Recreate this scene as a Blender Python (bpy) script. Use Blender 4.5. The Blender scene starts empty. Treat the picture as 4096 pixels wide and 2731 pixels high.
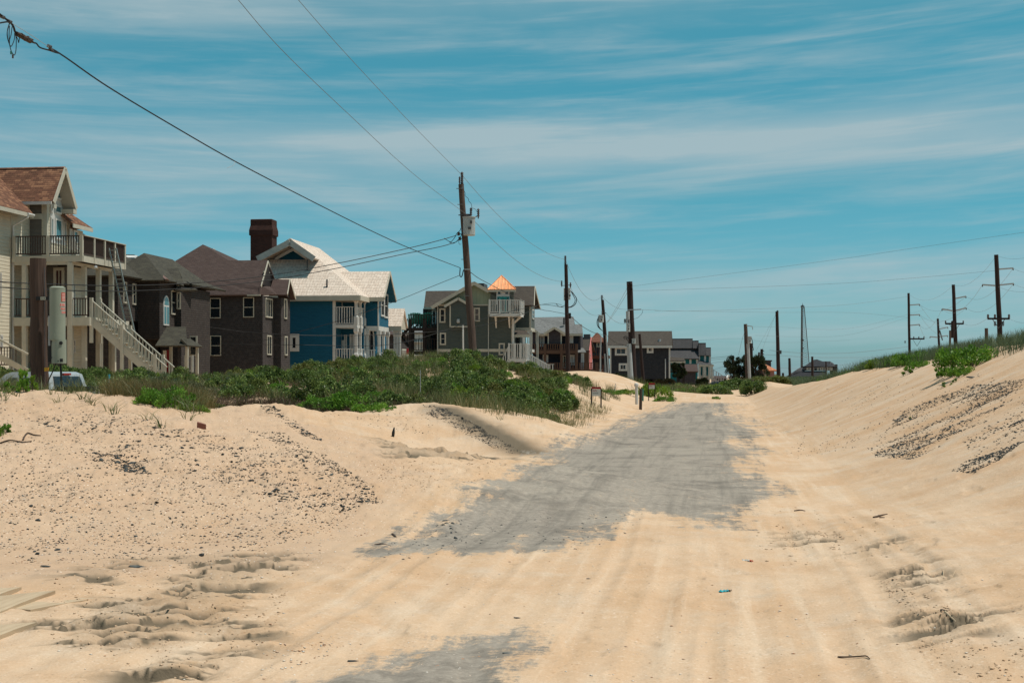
import bpy, math, random
import numpy as np
from mathutils import Vector
R = math.radians
random.seed(7)
rng = np.random.default_rng(11)
scene = bpy.context.scene

# ------------------------------------------------------------------ camera
CAMH = 1.7; FPX = 5688.0; CX = 2048.0; HY = 1504.0      # 50 mm lens, measured in the photograph's own pixels
cam = bpy.data.cameras.new('camera'); cam.lens = 50; cam.sensor_width = 36
cam.shift_y = (HY - 1365.5) / 4096.0
cam.clip_start = 0.1; cam.clip_end = 9000
co = bpy.data.objects.new('camera', cam); scene.collection.objects.link(co)
co.location = (0, 0, CAMH); co.rotation_euler = (R(90), 0, 0)
scene.camera = co

# ------------------------------------------------------------------ sun, sky
SUN_AZ, SUN_EL = R(94), R(69)
sd = Vector((math.sin(SUN_AZ)*math.cos(SUN_EL), math.cos(SUN_AZ)*math.cos(SUN_EL), math.sin(SUN_EL)))
sun = bpy.data.lights.new('sun', 'SUN'); sun.energy = 4.7; sun.angle = R(0.5); sun.color = (1.0, 0.93, 0.83)
so = bpy.data.objects.new('sun', sun); scene.collection.objects.link(so)
so.rotation_euler = sd.to_track_quat('Z', 'Y').to_euler(); so.location = (60, 0, 80)
w = bpy.data.worlds.new('World'); scene.world = w; w.use_nodes = True
nt = w.node_tree; nt.nodes.clear()
def N(t, **k):
    n = nt.nodes.new(t)
    for a, b in k.items(): setattr(n, a, b)
    return n
def LK(a, b): nt.links.new(a, b)
def MT(op, a, b=None, c=None, clamp=False):
    n = N('ShaderNodeMath', operation=op, use_clamp=clamp)
    for i, x in enumerate((a, b, c)):
        if x is None: continue
        if hasattr(x, 'links') or isinstance(x, bpy.types.NodeSocket): LK(x, n.inputs[i])
        else: n.inputs[i].default_value = x
    return n.outputs[0]
out = N('ShaderNodeOutputWorld'); bg = N('ShaderNodeBackground'); bg.inputs[1].default_value = 0.075
sky = N('ShaderNodeTexSky', sky_type='NISHITA'); sky.sun_disc = False
sky.sun_elevation = SUN_EL; sky.sun_rotation = SUN_AZ; sky.air_density = 1.0; sky.dust_density = 0.6; sky.ozone_density = 1.5
tint = N('ShaderNodeMix', data_type='RGBA', blend_type='MULTIPLY'); tint.inputs[0].default_value = 1
LK(sky.outputs[0], tint.inputs[6]); tramp = N('ShaderNodeValToRGB')
# thin streaky cirrus, laid out by compass bearing and height above the horizon
tc = N('ShaderNodeTexCoord'); sep = N('ShaderNodeSeparateXYZ'); LK(tc.outputs['Generated'], sep.inputs[0])
az = MT('ARCTAN2', sep.outputs[0], sep.outputs[1])
el = MT('ARCSINE', sep.outputs[2])
LK(MT('MULTIPLY', el, 1/R(30)), tramp.inputs[0]); te = tramp.color_ramp.elements
te[0].position = 0; te[0].color = (.62, 1.08, 1.50, 1); te[1].position = 1; te[1].color = (.40, 1.26, 1.10, 1)
for p_, c_ in ((.10, (.50, 1.04, 1.26, 1)), (.25, (.36, 1.05, 1.08, 1)), (.5, (.38, 1.22, 1.08, 1))):
    k_ = te.new(p_); k_.color = c_
LK(tramp.outputs[0], tint.inputs[7])
elt = MT('ADD', el, MT('MULTIPLY', MT('MULTIPLY', az, az), -0.05))
elt = MT('ADD', elt, MT('MULTIPLY', az, -0.03))
def streak(sa, se, off, detail, rough, lo, hi):
    cb = N('ShaderNodeCombineXYZ')
    LK(MT('MULTIPLY', az, sa), cb.inputs[0]); LK(MT('MULTIPLY', elt, se), cb.inputs[1]); cb.inputs[2].default_value = off
    n = N('ShaderNodeTexNoise'); n.inputs['Scale'].default_value = 1; n.inputs['Detail'].default_value = detail
    n.inputs['Roughness'].default_value = rough; n.inputs['Distortion'].default_value = 0.35
    LK(cb.outputs[0], n.inputs['Vector'])
    m = N('ShaderNodeMapRange', interpolation_type='SMOOTHSTEP'); LK(n.outputs[0], m.inputs[0])
    m.inputs[1].default_value = lo; m.inputs[2].default_value = hi
    return m.outputs[0]
def band(c, wd, slope, s0, s1):
    # one long soft band of cirrus centred c degrees above the horizon
    e = MT('SUBTRACT', el, MT('ADD', R(c), MT('MULTIPLY', az, slope)))
    g = MT('POWER', 2.718, MT('MULTIPLY', MT('MULTIPLY', e, e), -1.0/(R(wd)**2)))
    return MT('MULTIPLY', g, streak(3.0, 9, s0, 5, .6, .2, s1))
c1 = streak(3.4, 38, 3.1, 6, .58, .42, .72)
c2 = streak(7.0, 95, 8.7, 6, .62, .46, .78)
b1 = band(9.2, 1.0, 0.0, 1.2, .66)
b1b = band(8.4, 1.0, 0.09, 5.2, .66)
b2 = band(3.1, 1.1, 0.01, 4.4, .62)
b3 = band(15.2, 1.3, 0.06, 6.1, .72)
cc = MT('ADD', MT('ADD', MT('MULTIPLY', c1, .50), MT('MULTIPLY', c2, .32)), MT('ADD', MT('ADD', MT('MULTIPLY', b1, .60), MT('MULTIPLY', b1b, .40)), MT('ADD', MT('MULTIPLY', b2, .68), MT('MULTIPLY', b3, .6))), clamp=True)
mx = N('ShaderNodeMix', data_type='RGBA'); LK(MT('MULTIPLY', cc, .8), mx.inputs[0])
LK(tint.outputs[2], mx.inputs[6]); mx.inputs[7].default_value = (5.7, 7.0, 7.4, 1)
LK(mx.outputs[2], bg.inputs[0]); LK(bg.outputs[0], out.inputs[0])

vs = scene.view_settings; vs.view_transform = 'Standard'; vs.look = 'None'; vs.exposure = 0.0; vs.gamma = 1.0

# ------------------------------------------------------------------ small helpers
def P(sx, sy, D):
    """point at distance D that the photograph shows at its pixel (sx, sy)"""
    return Vector(((sx-CX)/FPX*D, D, CAMH+(HY-sy)/FPX*D))
DS = 4096/2352.0
def PD(x, y, D): return P(x*DS, y*DS, D)
col = scene.collection
def tag(o, label=None, cat=None, group=None, kind=None):
    if label: o['label'] = label
    if cat: o['category'] = cat
    if group: o['group'] = group
    if kind: o['kind'] = kind
    return o
def empty(name, loc=(0, 0, 0), rz=0, **k):
    o = bpy.data.objects.new(name, None); col.objects.link(o); o.location = loc; o.rotation_euler = (0, 0, rz)
    o.empty_display_size = .3
    return tag(o, **k)
def mkmesh(name, V, F, mat, parent=None, smooth=False, uv=True, loc=None):
    me = bpy.data.meshes.new(name)
    me.from_pydata([tuple(v) for v in V], [], F)
    if uv and len(F) < 60000:
        lay = me.uv_layers.new(name='UVMap'); data = np.zeros(len(me.loops)*2)
        co_ = np.array([tuple(v) for v in V])
        i = 0
        for f in F:
            p = co_[list(f)]
            n = np.zeros(3)
            for a in range(len(f)): n += np.cross(p[a], p[(a+1) % len(f)])
            l = np.linalg.norm(n); n = n/l if l > 1e-12 else np.array((0, 0, 1.))
            t = np.cross((0, 0, 1.), n); lt = np.linalg.norm(t)
            t = t/lt if lt > 1e-3 else np.array((1., 0, 0)); b = np.cross(n, t)
            data[i*2:(i+len(f))*2:2] = p@t; data[i*2+1:(i+len(f))*2:2] = p@b; i += len(f)
        lay.data.foreach_set('uv', data)
    if mat: me.materials.append(mat)
    if smooth: me.polygons.foreach_set('use_smooth', [True]*len(me.polygons))
    me.update()
    o = bpy.data.objects.new(name, me); col.objects.link(o)
    if parent: o.parent = parent
    if loc is not None: o.location = loc
    return o
def fastmesh(name, V, Q, mat, parent=None, smooth=False, attr=None):
    """V (n,3), Q (m,4 or 3) arrays"""
    me = bpy.data.meshes.new(name); k = Q.shape[1]
    me.vertices.add(len(V)); me.vertices.foreach_set('co', V.astype(np.float32).ravel())
    me.loops.add(len(Q)*k); me.loops.foreach_set('vertex_index', Q.astype(np.int32).ravel())
    me.polygons.add(len(Q)); me.polygons.foreach_set('loop_start', np.arange(0, len(Q)*k, k, dtype=np.int32))
    if smooth: me.polygons.foreach_set('use_smooth', np.ones(len(Q), bool))
    for an, av in (attr or {}).items():
        a = me.attributes.new(an, 'FLOAT', 'POINT'); a.data.foreach_set('value', av.astype(np.float32))
    if mat: me.materials.append(mat)
    me.update(calc_edges=True); me.validate()
    if name is None: return me
    o = bpy.data.objects.new(name, me); col.objects.link(o)
    if parent: o.parent = parent
    return o
class MB:
    def __init__(s): s.V = []; s.F = []
    def add(s, V, F):
        n = len(s.V); s.V += [tuple(v) for v in V]; s.F += [tuple(i+n for i in f) for f in F]; return s
    def box(s, x0, x1, y0, y1, z0, z1):
        if x0 > x1: x0, x1 = x1, x0
        if y0 > y1: y0, y1 = y1, y0
        if z0 > z1: z0, z1 = z1, z0
        return s.add([(x0,y0,z0),(x1,y0,z0),(x1,y1,z0),(x0,y1,z0),(x0,y0,z1),(x1,y0,z1),(x1,y1,z1),(x0,y1,z1)],
              [(0,3,2,1),(4,5,6,7),(0,1,5,4),(1,2,6,5),(2,3,7,6),(3,0,4,7)])
    def beam(s, p, q, w=.05, h=.05, up=(0, 0, 1)):
        p = Vector(p); q = Vector(q); d = (q-p).normalized(); up = Vector(up)
        a = d.cross(up)
        if a.length < 1e-4: a = d.cross(Vector((1, 0, 0)))
        a.normalize(); b = a.cross(d); a *= w/2; b *= h/2
        V = [p-a-b, p+a-b, p+a+b, p-a+b, q-a-b, q+a-b, q+a+b, q-a+b]
        return s.add(V, [(0,1,2,3),(7,6,5,4),(1,0,4,5),(2,1,5,6),(3,2,6,7),(0,3,7,4)])
    def tube(s, pts, r, n=8, cap=True):
        pts = [Vector(p) for p in pts]; m = len(pts)
        rr = r if isinstance(r, (list, tuple)) else [r]*m
        V = []; F = []; pa = None
        for i, p in enumerate(pts):
            d = (pts[min(i+1, m-1)]-pts[max(i-1, 0)]).normalized()
            if pa is None:
                a = d.cross(Vector((0, 0, 1)))
                if a.length < 1e-3: a = d.cross(Vector((1, 0, 0)))
            else: a = pa - d*pa.dot(d)
            a.normalize(); pa = a; b = d.cross(a)
            for k in range(n):
                t = 2*math.pi*k/n; V.append(p+(a*math.cos(t)+b*math.sin(t))*rr[i])
        for i in range(m-1):
            for k in range(n): F.append((i*n+k, i*n+(k+1) % n, (i+1)*n+(k+1) % n, (i+1)*n+k))
        if cap: F.append(tuple(range(n))[::-1]); F.append(tuple((m-1)*n+k for k in range(n)))
        return s.add(V, [f[::-1] for f in F])
    def lathe(s, prof, c=(0, 0, 0), n=16):
        V = []; F = []; m = len(prof)
        for r_, z in prof:
            for k in range(n):
                t = 2*math.pi*k/n; V.append((c[0]+r_*math.cos(t), c[1]+r_*math.sin(t), c[2]+z))
        for i in range(m-1):
            for k in range(n): F.append((i*n+k, i*n+(k+1) % n, (i+1)*n+(k+1) % n, (i+1)*n+k))
        F.append(tuple(range(n))[::-1]); F.append(tuple((m-1)*n+k for k in range(n)))
        return s.add(V, F)
    def slab(s, pts, th=.12, down=True):
        """polygon given thickness along its normal (away from the viewer's upper side)"""
        pts = [Vector(p) for p in pts]; n = Vector((0, 0, 0))
        for i in range(len(pts)): n += pts[i].cross(pts[(i+1) % len(pts)])
        n.normalize()
        if n.z < 0: pts = pts[::-1]; n = -n
        k = len(pts); V = pts+[p-n*th for p in pts]
        F = [tuple(range(k)), tuple(range(2*k-1, k-1, -1))]
        for i in range(k): j = (i+1) % k; F.append((i, i+k, j+k, j))
        return s.add(V, F)
    def prism(s, poly, axis, a0, a1):
        """extrude polygon of (p,q) pairs along axis 'u' (p=v,q=z) or 'v' (p=u,q=z)"""
        k = len(poly)
        if axis == 'v': V = [(p, a0, q) for p, q in poly]+[(p, a1, q) for p, q in poly]
        else: V = [(a0, p, q) for p, q in poly]+[(a1, p, q) for p, q in poly]
        F = [tuple(range(k)), tuple(range(2*k-1, k-1, -1))]
        for i in range(k): j = (i+1) % k; F.append((i, i+k, j+k, j))
        s.add(V, F); return s
    def build(s, name, mat, parent=None, smooth=False, loc=None):
        return mkmesh(name, s.V, s.F, mat, parent, smooth, True, loc)

# ------------------------------------------------------------------ materials
def mat(name, colr, rough=.8, spec=.3, metal=0.0):
    m = bpy.data.materials.new(name); m.use_nodes = True; b = m.node_tree.nodes['Principled BSDF']
    b.inputs['Base Color'].default_value = (*colr, 1); b.inputs['Roughness'].default_value = rough
    b.inputs['Specular IOR Level'].default_value = spec; b.inputs['Metallic'].default_value = metal
    return m
class NT:
    def __init__(s, m): s.m = m; s.t = m.node_tree; s.b = s.t.nodes['Principled BSDF']
    def n(s, t, **k):
        x = s.t.nodes.new(t)
        for a, b in k.items(): setattr(x, a, b)
        return x
    def l(s, a, b): s.t.links.new(a, b)
    def noise(s, vec, scale, detail=4, rough=.55, dist=0):
        x = s.n('ShaderNodeTexNoise'); x.inputs['Scale'].default_value = scale; x.inputs['Detail'].default_value = detail
        x.inputs['Roughness'].default_value = rough; x.inputs['Distortion'].default_value = dist
        if vec is not None: s.l(vec, x.inputs['Vector'])
        return x.outputs[0]
    def mr(s, v, a, b, c=0, d=1, smooth=False):
        x = s.n('ShaderNodeMapRange'); s.l(v, x.inputs[0])
        if smooth: x.interpolation_type = 'SMOOTHSTEP'
        for i, q in enumerate((a, b, c, d)): x.inputs[i+1].default_value = q
        return x.outputs[0]
    def mix(s, f, a, b, mode='MIX'):
        x = s.n('ShaderNodeMix', data_type='RGBA', blend_type=mode)
        for i, q in ((0, f), (6, a), (7, b)):
            if isinstance(q, bpy.types.NodeSocket): s.l(q, x.inputs[i])
            elif isinstance(q, (int, float)): x.inputs[i].default_value = q
            else: x.inputs[i].default_value = (*q, 1)
        return x.outputs[2]
    def math(s, op, a, b=None, c=None, clamp=False):
        x = s.n('ShaderNodeMath', operation=op, use_clamp=clamp)
        for i, q in enumerate((a, b, c)):
            if q is None: continue
            if isinstance(q, bpy.types.NodeSocket): s.l(q, x.inputs[i])
            else: x.inputs[i].default_value = q
        return x.outputs[0]
    def bump(s, h, dist, strength=1.0, prev=None):
        x = s.n('ShaderNodeBump'); x.inputs['Distance'].default_value = dist; x.inputs['Strength'].default_value = strength
        s.l(h, x.inputs['Height'])
        if prev is not None: s.l(prev, x.inputs['Normal'])
        return x.outputs[0]
    def scale(s, vec, sc):
        x = s.n('ShaderNodeMapping'); s.l(vec, x.inputs[0]); x.inputs['Scale'].default_value = sc; return x.outputs[0]
    def col(s, c): s.l(c, s.b.inputs['Base Color'])
    def nor(s, c): s.l(c, s.b.inputs['Normal'])
def m_clap(name, c, row=.16, var=.10):
    """horizontal lapped boards"""
    m = mat(name, c, .7, .3); t = NT(m); uv = t.n('ShaderNodeUVMap').outputs[0]
    sp = t.n('ShaderNodeSeparateXYZ'); t.l(uv, sp.inputs[0])
    fr = t.math('FRACT', t.math('DIVIDE', sp.outputs[1], row))
    lap = t.mr(fr, 0, .10, 0.0, 1)                       # each board leans out to a thick lower edge
    h = t.math('MULTIPLY', t.math('SUBTRACT', 1.0, fr), lap)
    ns = t.noise(t.scale(uv, (1.2, 14, 1)), 1, 4)
    d = t.mix(t.mr(ns, .3, .7), tuple(x*(1-var) for x in c), tuple(min(1, x*(1+var)) for x in c))
    st = t.noise(t.scale(uv, (2.2, .35, 1)), 1, 5, .6)
    d = t.mix(t.mr(st, .52, .8, 0, .35), d, tuple(x*.6 for x in c))
    t.col(d); t.nor(t.bump(h, .03, 1.0)); return m
def m_shingle(name, cs, bw, bh, mortar=.012, bump=.02, rough=.9, dark=.45, wvar=.5):
    """overlapping courses of shingles; cs = two or three colours"""
    m = mat(name, cs[0], rough, .15); t = NT(m); uv = t.n('ShaderNodeUVMap').outputs[0]
    br = t.n('ShaderNodeTexBrick'); t.l(uv, br.inputs['Vector']); br.offset = .5; br.squash = 1
    br.inputs['Scale'].default_value = 1; br.inputs['Brick Width'].default_value = bw; br.inputs['Row Height'].default_value = bh
    br.inputs['Mortar Size'].default_value = mortar; br.inputs['Mortar Smooth'].default_value = .3
    br.inputs['Color1'].default_value = (*cs[0], 1); br.inputs['Color2'].default_value = (*cs[1], 1)
    br.inputs['Mortar'].default_value = (*[x*dark for x in cs[0]], 1)
    vo = t.n('ShaderNodeTexWhiteNoise', noise_dimensions='2D')
    sp = t.n('ShaderNodeSeparateXYZ'); t.l(uv, sp.inputs[0]); cb = t.n('ShaderNodeCombineXYZ')
    row = t.math('FLOOR', t.math('DIVIDE', sp.outputs[1], bh))
    t.l(t.math('FLOOR', t.math('ADD', t.math('DIVIDE', sp.outputs[0], bw), t.math('MULTIPLY', row, .5))), cb.inputs[0]); t.l(row, cb.inputs[1])
    t.l(cb.outputs[0], vo.inputs['Vector'])
    c = t.mix(t.mr(vo.outputs[0], .5, 1, 0, wvar), br.outputs[0], cs[-1])
    big = t.noise(uv, .35, 5, .6)
    c = t.mix(t.mr(big, .4, .75, 0, .45), c, tuple(x*.62 for x in cs[0]))
    fine = t.noise(uv, 30, 2)
    c = t.mix(t.mr(fine, .35, .65, 0, .25), c, tuple(min(1, x*1.35) for x in cs[-1]))
    fr = t.math('FRACT', t.math('DIVIDE', sp.outputs[1], bh))
    h = t.math('ADD', t.math('SUBTRACT', 1, fr), t.math('MULTIPLY', br.outputs['Fac'], -.8))
    t.col(c); t.nor(t.bump(h, bump, 1)); return m
def m_wood(name, c, c2, sx=3, sy=30, rough=.85, coord='Object', bump=.01, axis='z'):
    m = mat(name, c, rough, .2); t = NT(m); tcn = t.n('ShaderNodeTexCoord').outputs[coord]
    sc = {'z': (sy, sy, sx), 'x': (sx, sy, sy), 'y': (sy, sx, sy)}[axis]
    v = t.scale(tcn, sc); a = t.noise(v, 1, 6, .65, .6)
    cc = t.mix(t.mr(a, .3, .7), c, c2); bgn = t.noise(tcn, 1.3, 3)
    cc = t.mix(t.mr(bgn, .4, .8, 0, .4), cc, tuple(x*.55 for x in c))
    t.col(cc); t.nor(t.bump(a, bump, .8)); return m
def m_paint(name, c, rough=.55, var=.12, spec=.35):
    m = mat(name, c, rough, spec); t = NT(m); o = t.n('ShaderNodeTexCoord').outputs['Object']
    a = t.noise(o, 2.2, 6, .65); f = t.noise(o, 14, 3)
    cc = t.mix(t.mr(a, .35, .75), c, tuple(x*(1-var*1.6) for x in c)); cc = t.mix(t.mr(f, .45, .75, 0, .3), cc, tuple(x*(1-var) for x in c))
    t.col(cc); return m
def m_glass(name='window_glass', c=(.012, .016, .02)):
    m = mat(name, c, .06, .6); t = NT(m); o = t.n('ShaderNodeTexCoord').outputs['Object']
    a = t.noise(o, 1.1, 2); t.nor(t.bump(a, .015, .5)); return m
def m_batten(name, c):
    m = mat(name, c, .7, .3); t = NT(m); uv = t.n('ShaderNodeUVMap').outputs[0]
    sp = t.n('ShaderNodeSeparateXYZ'); t.l(uv, sp.inputs[0])
    fr = t.math('FRACT', t.math('DIVIDE', sp.outputs[0], .38)); h = t.mr(fr, .8, .83)
    ns = t.noise(t.scale(uv, (6, 1, 1)), 1, 4)
    t.col(t.mix(t.mr(ns, .3, .7), tuple(x*.88 for x in c), c)); t.nor(t.bump(h, .03)); return m

M = dict(
 cream=m_clap('cream_siding', (.50, .45, .35), .19), cream_shaded=m_clap('shaded_cream_siding', (.125, .112, .098), .19),  # second siding is the cream one with front-wall shade put into its colour
 ctrim=m_paint('cream_trim', (.46, .425, .345)), white=m_paint('white_trim', (.55, .54, .51)), grime=m_paint('weathered_white_trim', (.42, .42, .38), var=.2),
 railm=m_wood('brown_rail_wood', (.075, .05, .042), (.045, .03, .027)), roof_red=m_shingle('red_brown_shingles', [(.125, .056, .037), (.055, .026, .020), (.30, .155, .088)], .30, .15, .008, .014, wvar=.75),
 darksh=m_shingle('dark_wall_shingles', [(.046, .037, .033), (.032, .026, .024), (.066, .054, .048)], .17, .15), roof_grn=m_shingle('mossy_grey_shingles', [(.056, .051, .040), (.038, .035, .030), (.088, .082, .060)], .32, .15, .008, .01),
 ridgecap=m_paint('rust_ridge_cap', (.16, .09, .07)), brownsh=m_shingle('brown_grey_wall_shingles', [(.052, .043, .041), (.038, .032, .031), (.085, .072, .067)], .16, .14), roof_brn=m_shingle('plum_brown_shingles', [(.072, .048, .042), (.055, .037, .034), (.095, .068, .06)], .3, .15, .008, .01),
 blue=m_clap('blue_siding', (.003, .078, .135), .16), shake=m_shingle('cedar_shakes', [(.70, .55, .45), (.56, .43, .35), (.84, .72, .62)], .14, .21, .014, .035, dark=.30, wvar=.5),
 brick=m_shingle('chimney_brick', [(.052, .025, .021), (.035, .018, .016), (.08, .038, .029)], .22, .075, .010, .006, dark=.8), sage=m_clap('sage_siding', (.068, .080, .070), .16), lsage=m_batten('pale_sage_battens', (.24, .275, .19)),
 roof_chr=m_shingle('charcoal_brown_shingles', [(.065, .054, .044), (.048, .040, .035), (.09, .075, .062)], .3, .15, .008, .01), roof_gry=m_shingle('light_grey_shingles', [(.16, .16, .155), (.115, .115, .115), (.22, .22, .215)], .3, .15, .008, .01),
 navy=m_clap('navy_siding', (.008, .012, .022), .16), plum=m_shingle('purple_grey_shingles', [(.055, .048, .053), (.04, .035, .04), (.08, .07, .075)], .2, .16), deckw=m_wood('brown_deck_wood', (.12, .068, .048), (.07, .042, .03)),
 dkdeck=m_wood('dark_deck_wood', (.032, .024, .022), (.018, .014, .013)), greysh=m_shingle('slate_wall_shingles', [(.036, .037, .043), (.027, .028, .033), (.055, .056, .062)], .2, .16), teal=m_clap('teal_siding', (.008, .12, .13), .18),
 roof_dkg=m_shingle('slate_roof_shingles', [(.065, .062, .064), (.05, .048, .05), (.09, .088, .09)], .3, .15, .008, .01), pink=m_paint('pink_stucco', (.62, .19, .17)), terra=m_shingle('terracotta_tiles', [(.50, .19, .10), (.36, .13, .07), (.6, .27, .15)], .3, .22, .012, .02),
 dpink=m_paint('dusky_pink_wall', (.26, .13, .115)), tealp=m_paint('teal_paint', (.01, .22, .20)), chairp=mat('teal_plastic', (.004, .17, .13), .45, .4), reddoor=m_paint('red_door_paint', (.22, .01, .012)),
 glass=m_glass(), painted_sky_glass=m_glass('glass_with_painted_sky', (.05, .15, .17)), dark=mat('dark_recess', (.012, .012, .013), .95, .1), soffit=m_paint('soffit_paint', (.33, .30, .25)),  # second glass has the sky's reflection painted in as a teal base colour
 pole=m_wood('weathered_pole_wood', (.125, .085, .066), (.060, .040, .033), 1.4, 26, bump=.012), pole_br=m_wood('brown_treated_pole', (.105, .066, .050), (.048, .031, .025), .9, 30, bump=.016), pole_dk=m_wood('dark_pole_wood', (.045, .026, .022), (.026, .017, .016), 1.2, 20),
 metal=m_paint('galvanised_metal', (.36, .37, .37), .45, .1, .5), dmetal=mat('dark_metal', (.05, .05, .052), .5, .5), transf=m_paint('transformer_grey_paint', (.40, .42, .41), .4, .2), insul=mat('brown_porcelain', (.045, .025, .022), .3, .6),
 cable=mat('black_cable', (.012, .012, .013), .6, .3), wire=mat('bare_wire', (.13, .14, .145), .5, .5), cab=m_paint('pale_green_cabinet_paint', (.265, .285, .22), .45, .10), red=m_paint('sign_red', (.30, .012, .018)), decal=mat('decal_red', (.50, .06, .03), .5),
 signw=m_paint('sign_white', (.58, .57, .53)), sticker=mat('decal_white', (.62, .6, .55), .5), green=m_paint('green_post_paint', (.02, .13, .10)), tag_w=mat('tag_plate', (.45, .44, .36), .5), black=mat('black_plastic', (.012, .012, .012), .5),
 yellow=mat('orange_tape', (.8, .36, .03), .6), bluep=mat('turquoise_paint', (.03, .35, .42), .6), alum=mat('aluminium', (.30, .32, .30), .4, .5, .6), tail=mat('tail_lamp_red', (.30, .012, .014), .2, .6),
 bark=m_wood('bark', (.09, .065, .05), (.05, .036, .03), 4, 18), board=m_wood('pale_pine_board', (.50, .385, .26), (.36, .26, .165), 1.6, 16, .7, axis='x', bump=.004), drift=m_wood('driftwood', (.10, .065, .045), (.05, .035, .028), 4, 30),
 brickred=m_paint('broken_brick', (.20, .07, .045)), lattice=m_paint('white_lattice', (.34, .33, .33)), tree_bark=m_wood('pine_bark', (.06, .045, .04), (.03, .025, .022), 4, 12),
)
def m_copper():
    m = mat('copper_sheet', (.90, .42, .20), .42, .5, .55); t = NT(m); o = t.n('ShaderNodeTexCoord').outputs['Object']
    a = t.noise(o, 1.4, 4); t.col(t.mix(t.mr(a, .35, .7), (.92, .44, .22), (.80, .32, .14))); return m
M['copper'] = m_copper()
def m_carpaint():
    m = mat('silver_car_paint', (.42, .42, .41), .3, .5, .15); b = m.node_tree.nodes['Principled BSDF']; b.inputs['Coat Weight'].default_value = .6
    return m
M['car'] = m_carpaint()
def m_leaf(name, a, b, c, rough=.5, trans=.0):
    m = mat(name, a, rough, .3); t = NT(m); at = t.n('ShaderNodeAttribute', attribute_name='tint')
    r = t.n('ShaderNodeValToRGB'); t.l(at.outputs['Fac'], r.inputs[0]); e = r.color_ramp.elements
    e[0].color = (*a, 1); e[1].color = (*c, 1); e[0].position = 0; e[1].position = 1
    k = e.new(.55); k.color = (*b, 1)
    oi = t.n('ShaderNodeObjectInfo'); v = t.mix(t.mr(oi.outputs['Random'], 0, 1, 0, .5), r.outputs[0], tuple(x*.62 for x in b)); rn = t.math('FRACT', t.math('MULTIPLY', oi.outputs['Random'], 7.31)); v = t.mix(t.mr(rn, .55, 1, 0, .42), v, (b[0]*1.5+.03, b[1]*.80, b[2]*.8))
    t.col(v)
    tr = t.n('ShaderNodeBsdfTranslucent'); t.l(v, tr.inputs[0]); ms = t.n('ShaderNodeMixShader'); ms.inputs[0].default_value = .3
    t.l(t.b.outputs[0], ms.inputs[1]); t.l(tr.outputs[0], ms.inputs[2]); t.l(ms.outputs[0], t.t.nodes['Material Output'].inputs[0])
    return m
M['leaf_dk'] = m_leaf('dark_shrub_leaves', (.030, .052, .014), (.105, .165, .036), (.30, .38, .10))
M['leaf_br'] = m_leaf('bright_shrub_leaves', (.055, .13, .012), (.13, .28, .025), (.26, .42, .055))
M['leaf_bg'] = m_leaf('bluish_grass_leaves', (.045, .070, .034), (.11, .155, .075), (.22, .27, .12))
M['darkdoor'] = m_paint('dark_red_brown_door', (.055, .016, .012))
M['needle'] = m_leaf('pine_needles', (.012, .020, .008), (.026, .038, .014), (.045, .062, .022))
M['grass'] = m_leaf('dune_grass_blades', (.050, .075, .022), (.12, .14, .045), (.38, .31, .17))
M['twig'] = m_leaf('dry_twigs', (.06, .038, .025), (.12, .08, .05), (.24, .18, .12))
# ------------------------------------------------------------------ noise
def _hash(ix, iy, seed):
    with np.errstate(over='ignore'):
        n = (ix.astype(np.int64)*374761393 + iy.astype(np.int64)*668265263 + seed*1442695041) & 0xFFFFFFFF
        n = ((n ^ (n >> 13))*1274126177) & 0xFFFFFFFF
        return ((n ^ (n >> 16)) & 0xFFFFFF)/float(0xFFFFFF)
def vnoise(x, y, seed=0):
    ix = np.floor(x); iy = np.floor(y); fx = x-ix; fy = y-iy
    fx = fx*fx*fx*(fx*(fx*6-15)+10); fy = fy*fy*fy*(fy*(fy*6-15)+10)
    a = _hash(ix, iy, seed); b = _hash(ix+1, iy, seed); c = _hash(ix, iy+1, seed); d = _hash(ix+1, iy+1, seed)
    return (a*(1-fx)+b*fx)*(1-fy)+(c*(1-fx)+d*fx)*fy - .5
def fbm(x, y, seed=0, o=4, g=.5):
    s = 0; a = 1
    for i in range(o):
        s = s+a*vnoise(x*2**i+17.3*i, y*2**i-9.1*i, seed+i); a *= g
    return s
def sst(x, a, b):
    t = np.clip((x-a)/(b-a), 0, 1); return t*t*(3-2*t)
TA = math.tan(R(7.9)); CA = math.cos(R(7.9)); SA = math.sin(R(7.9))
def road_st(X, Y): return X*CA-Y*SA, X*SA+Y*CA
def xy_st(s, t): return s*CA+t*SA, -s*SA+t*CA

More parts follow.
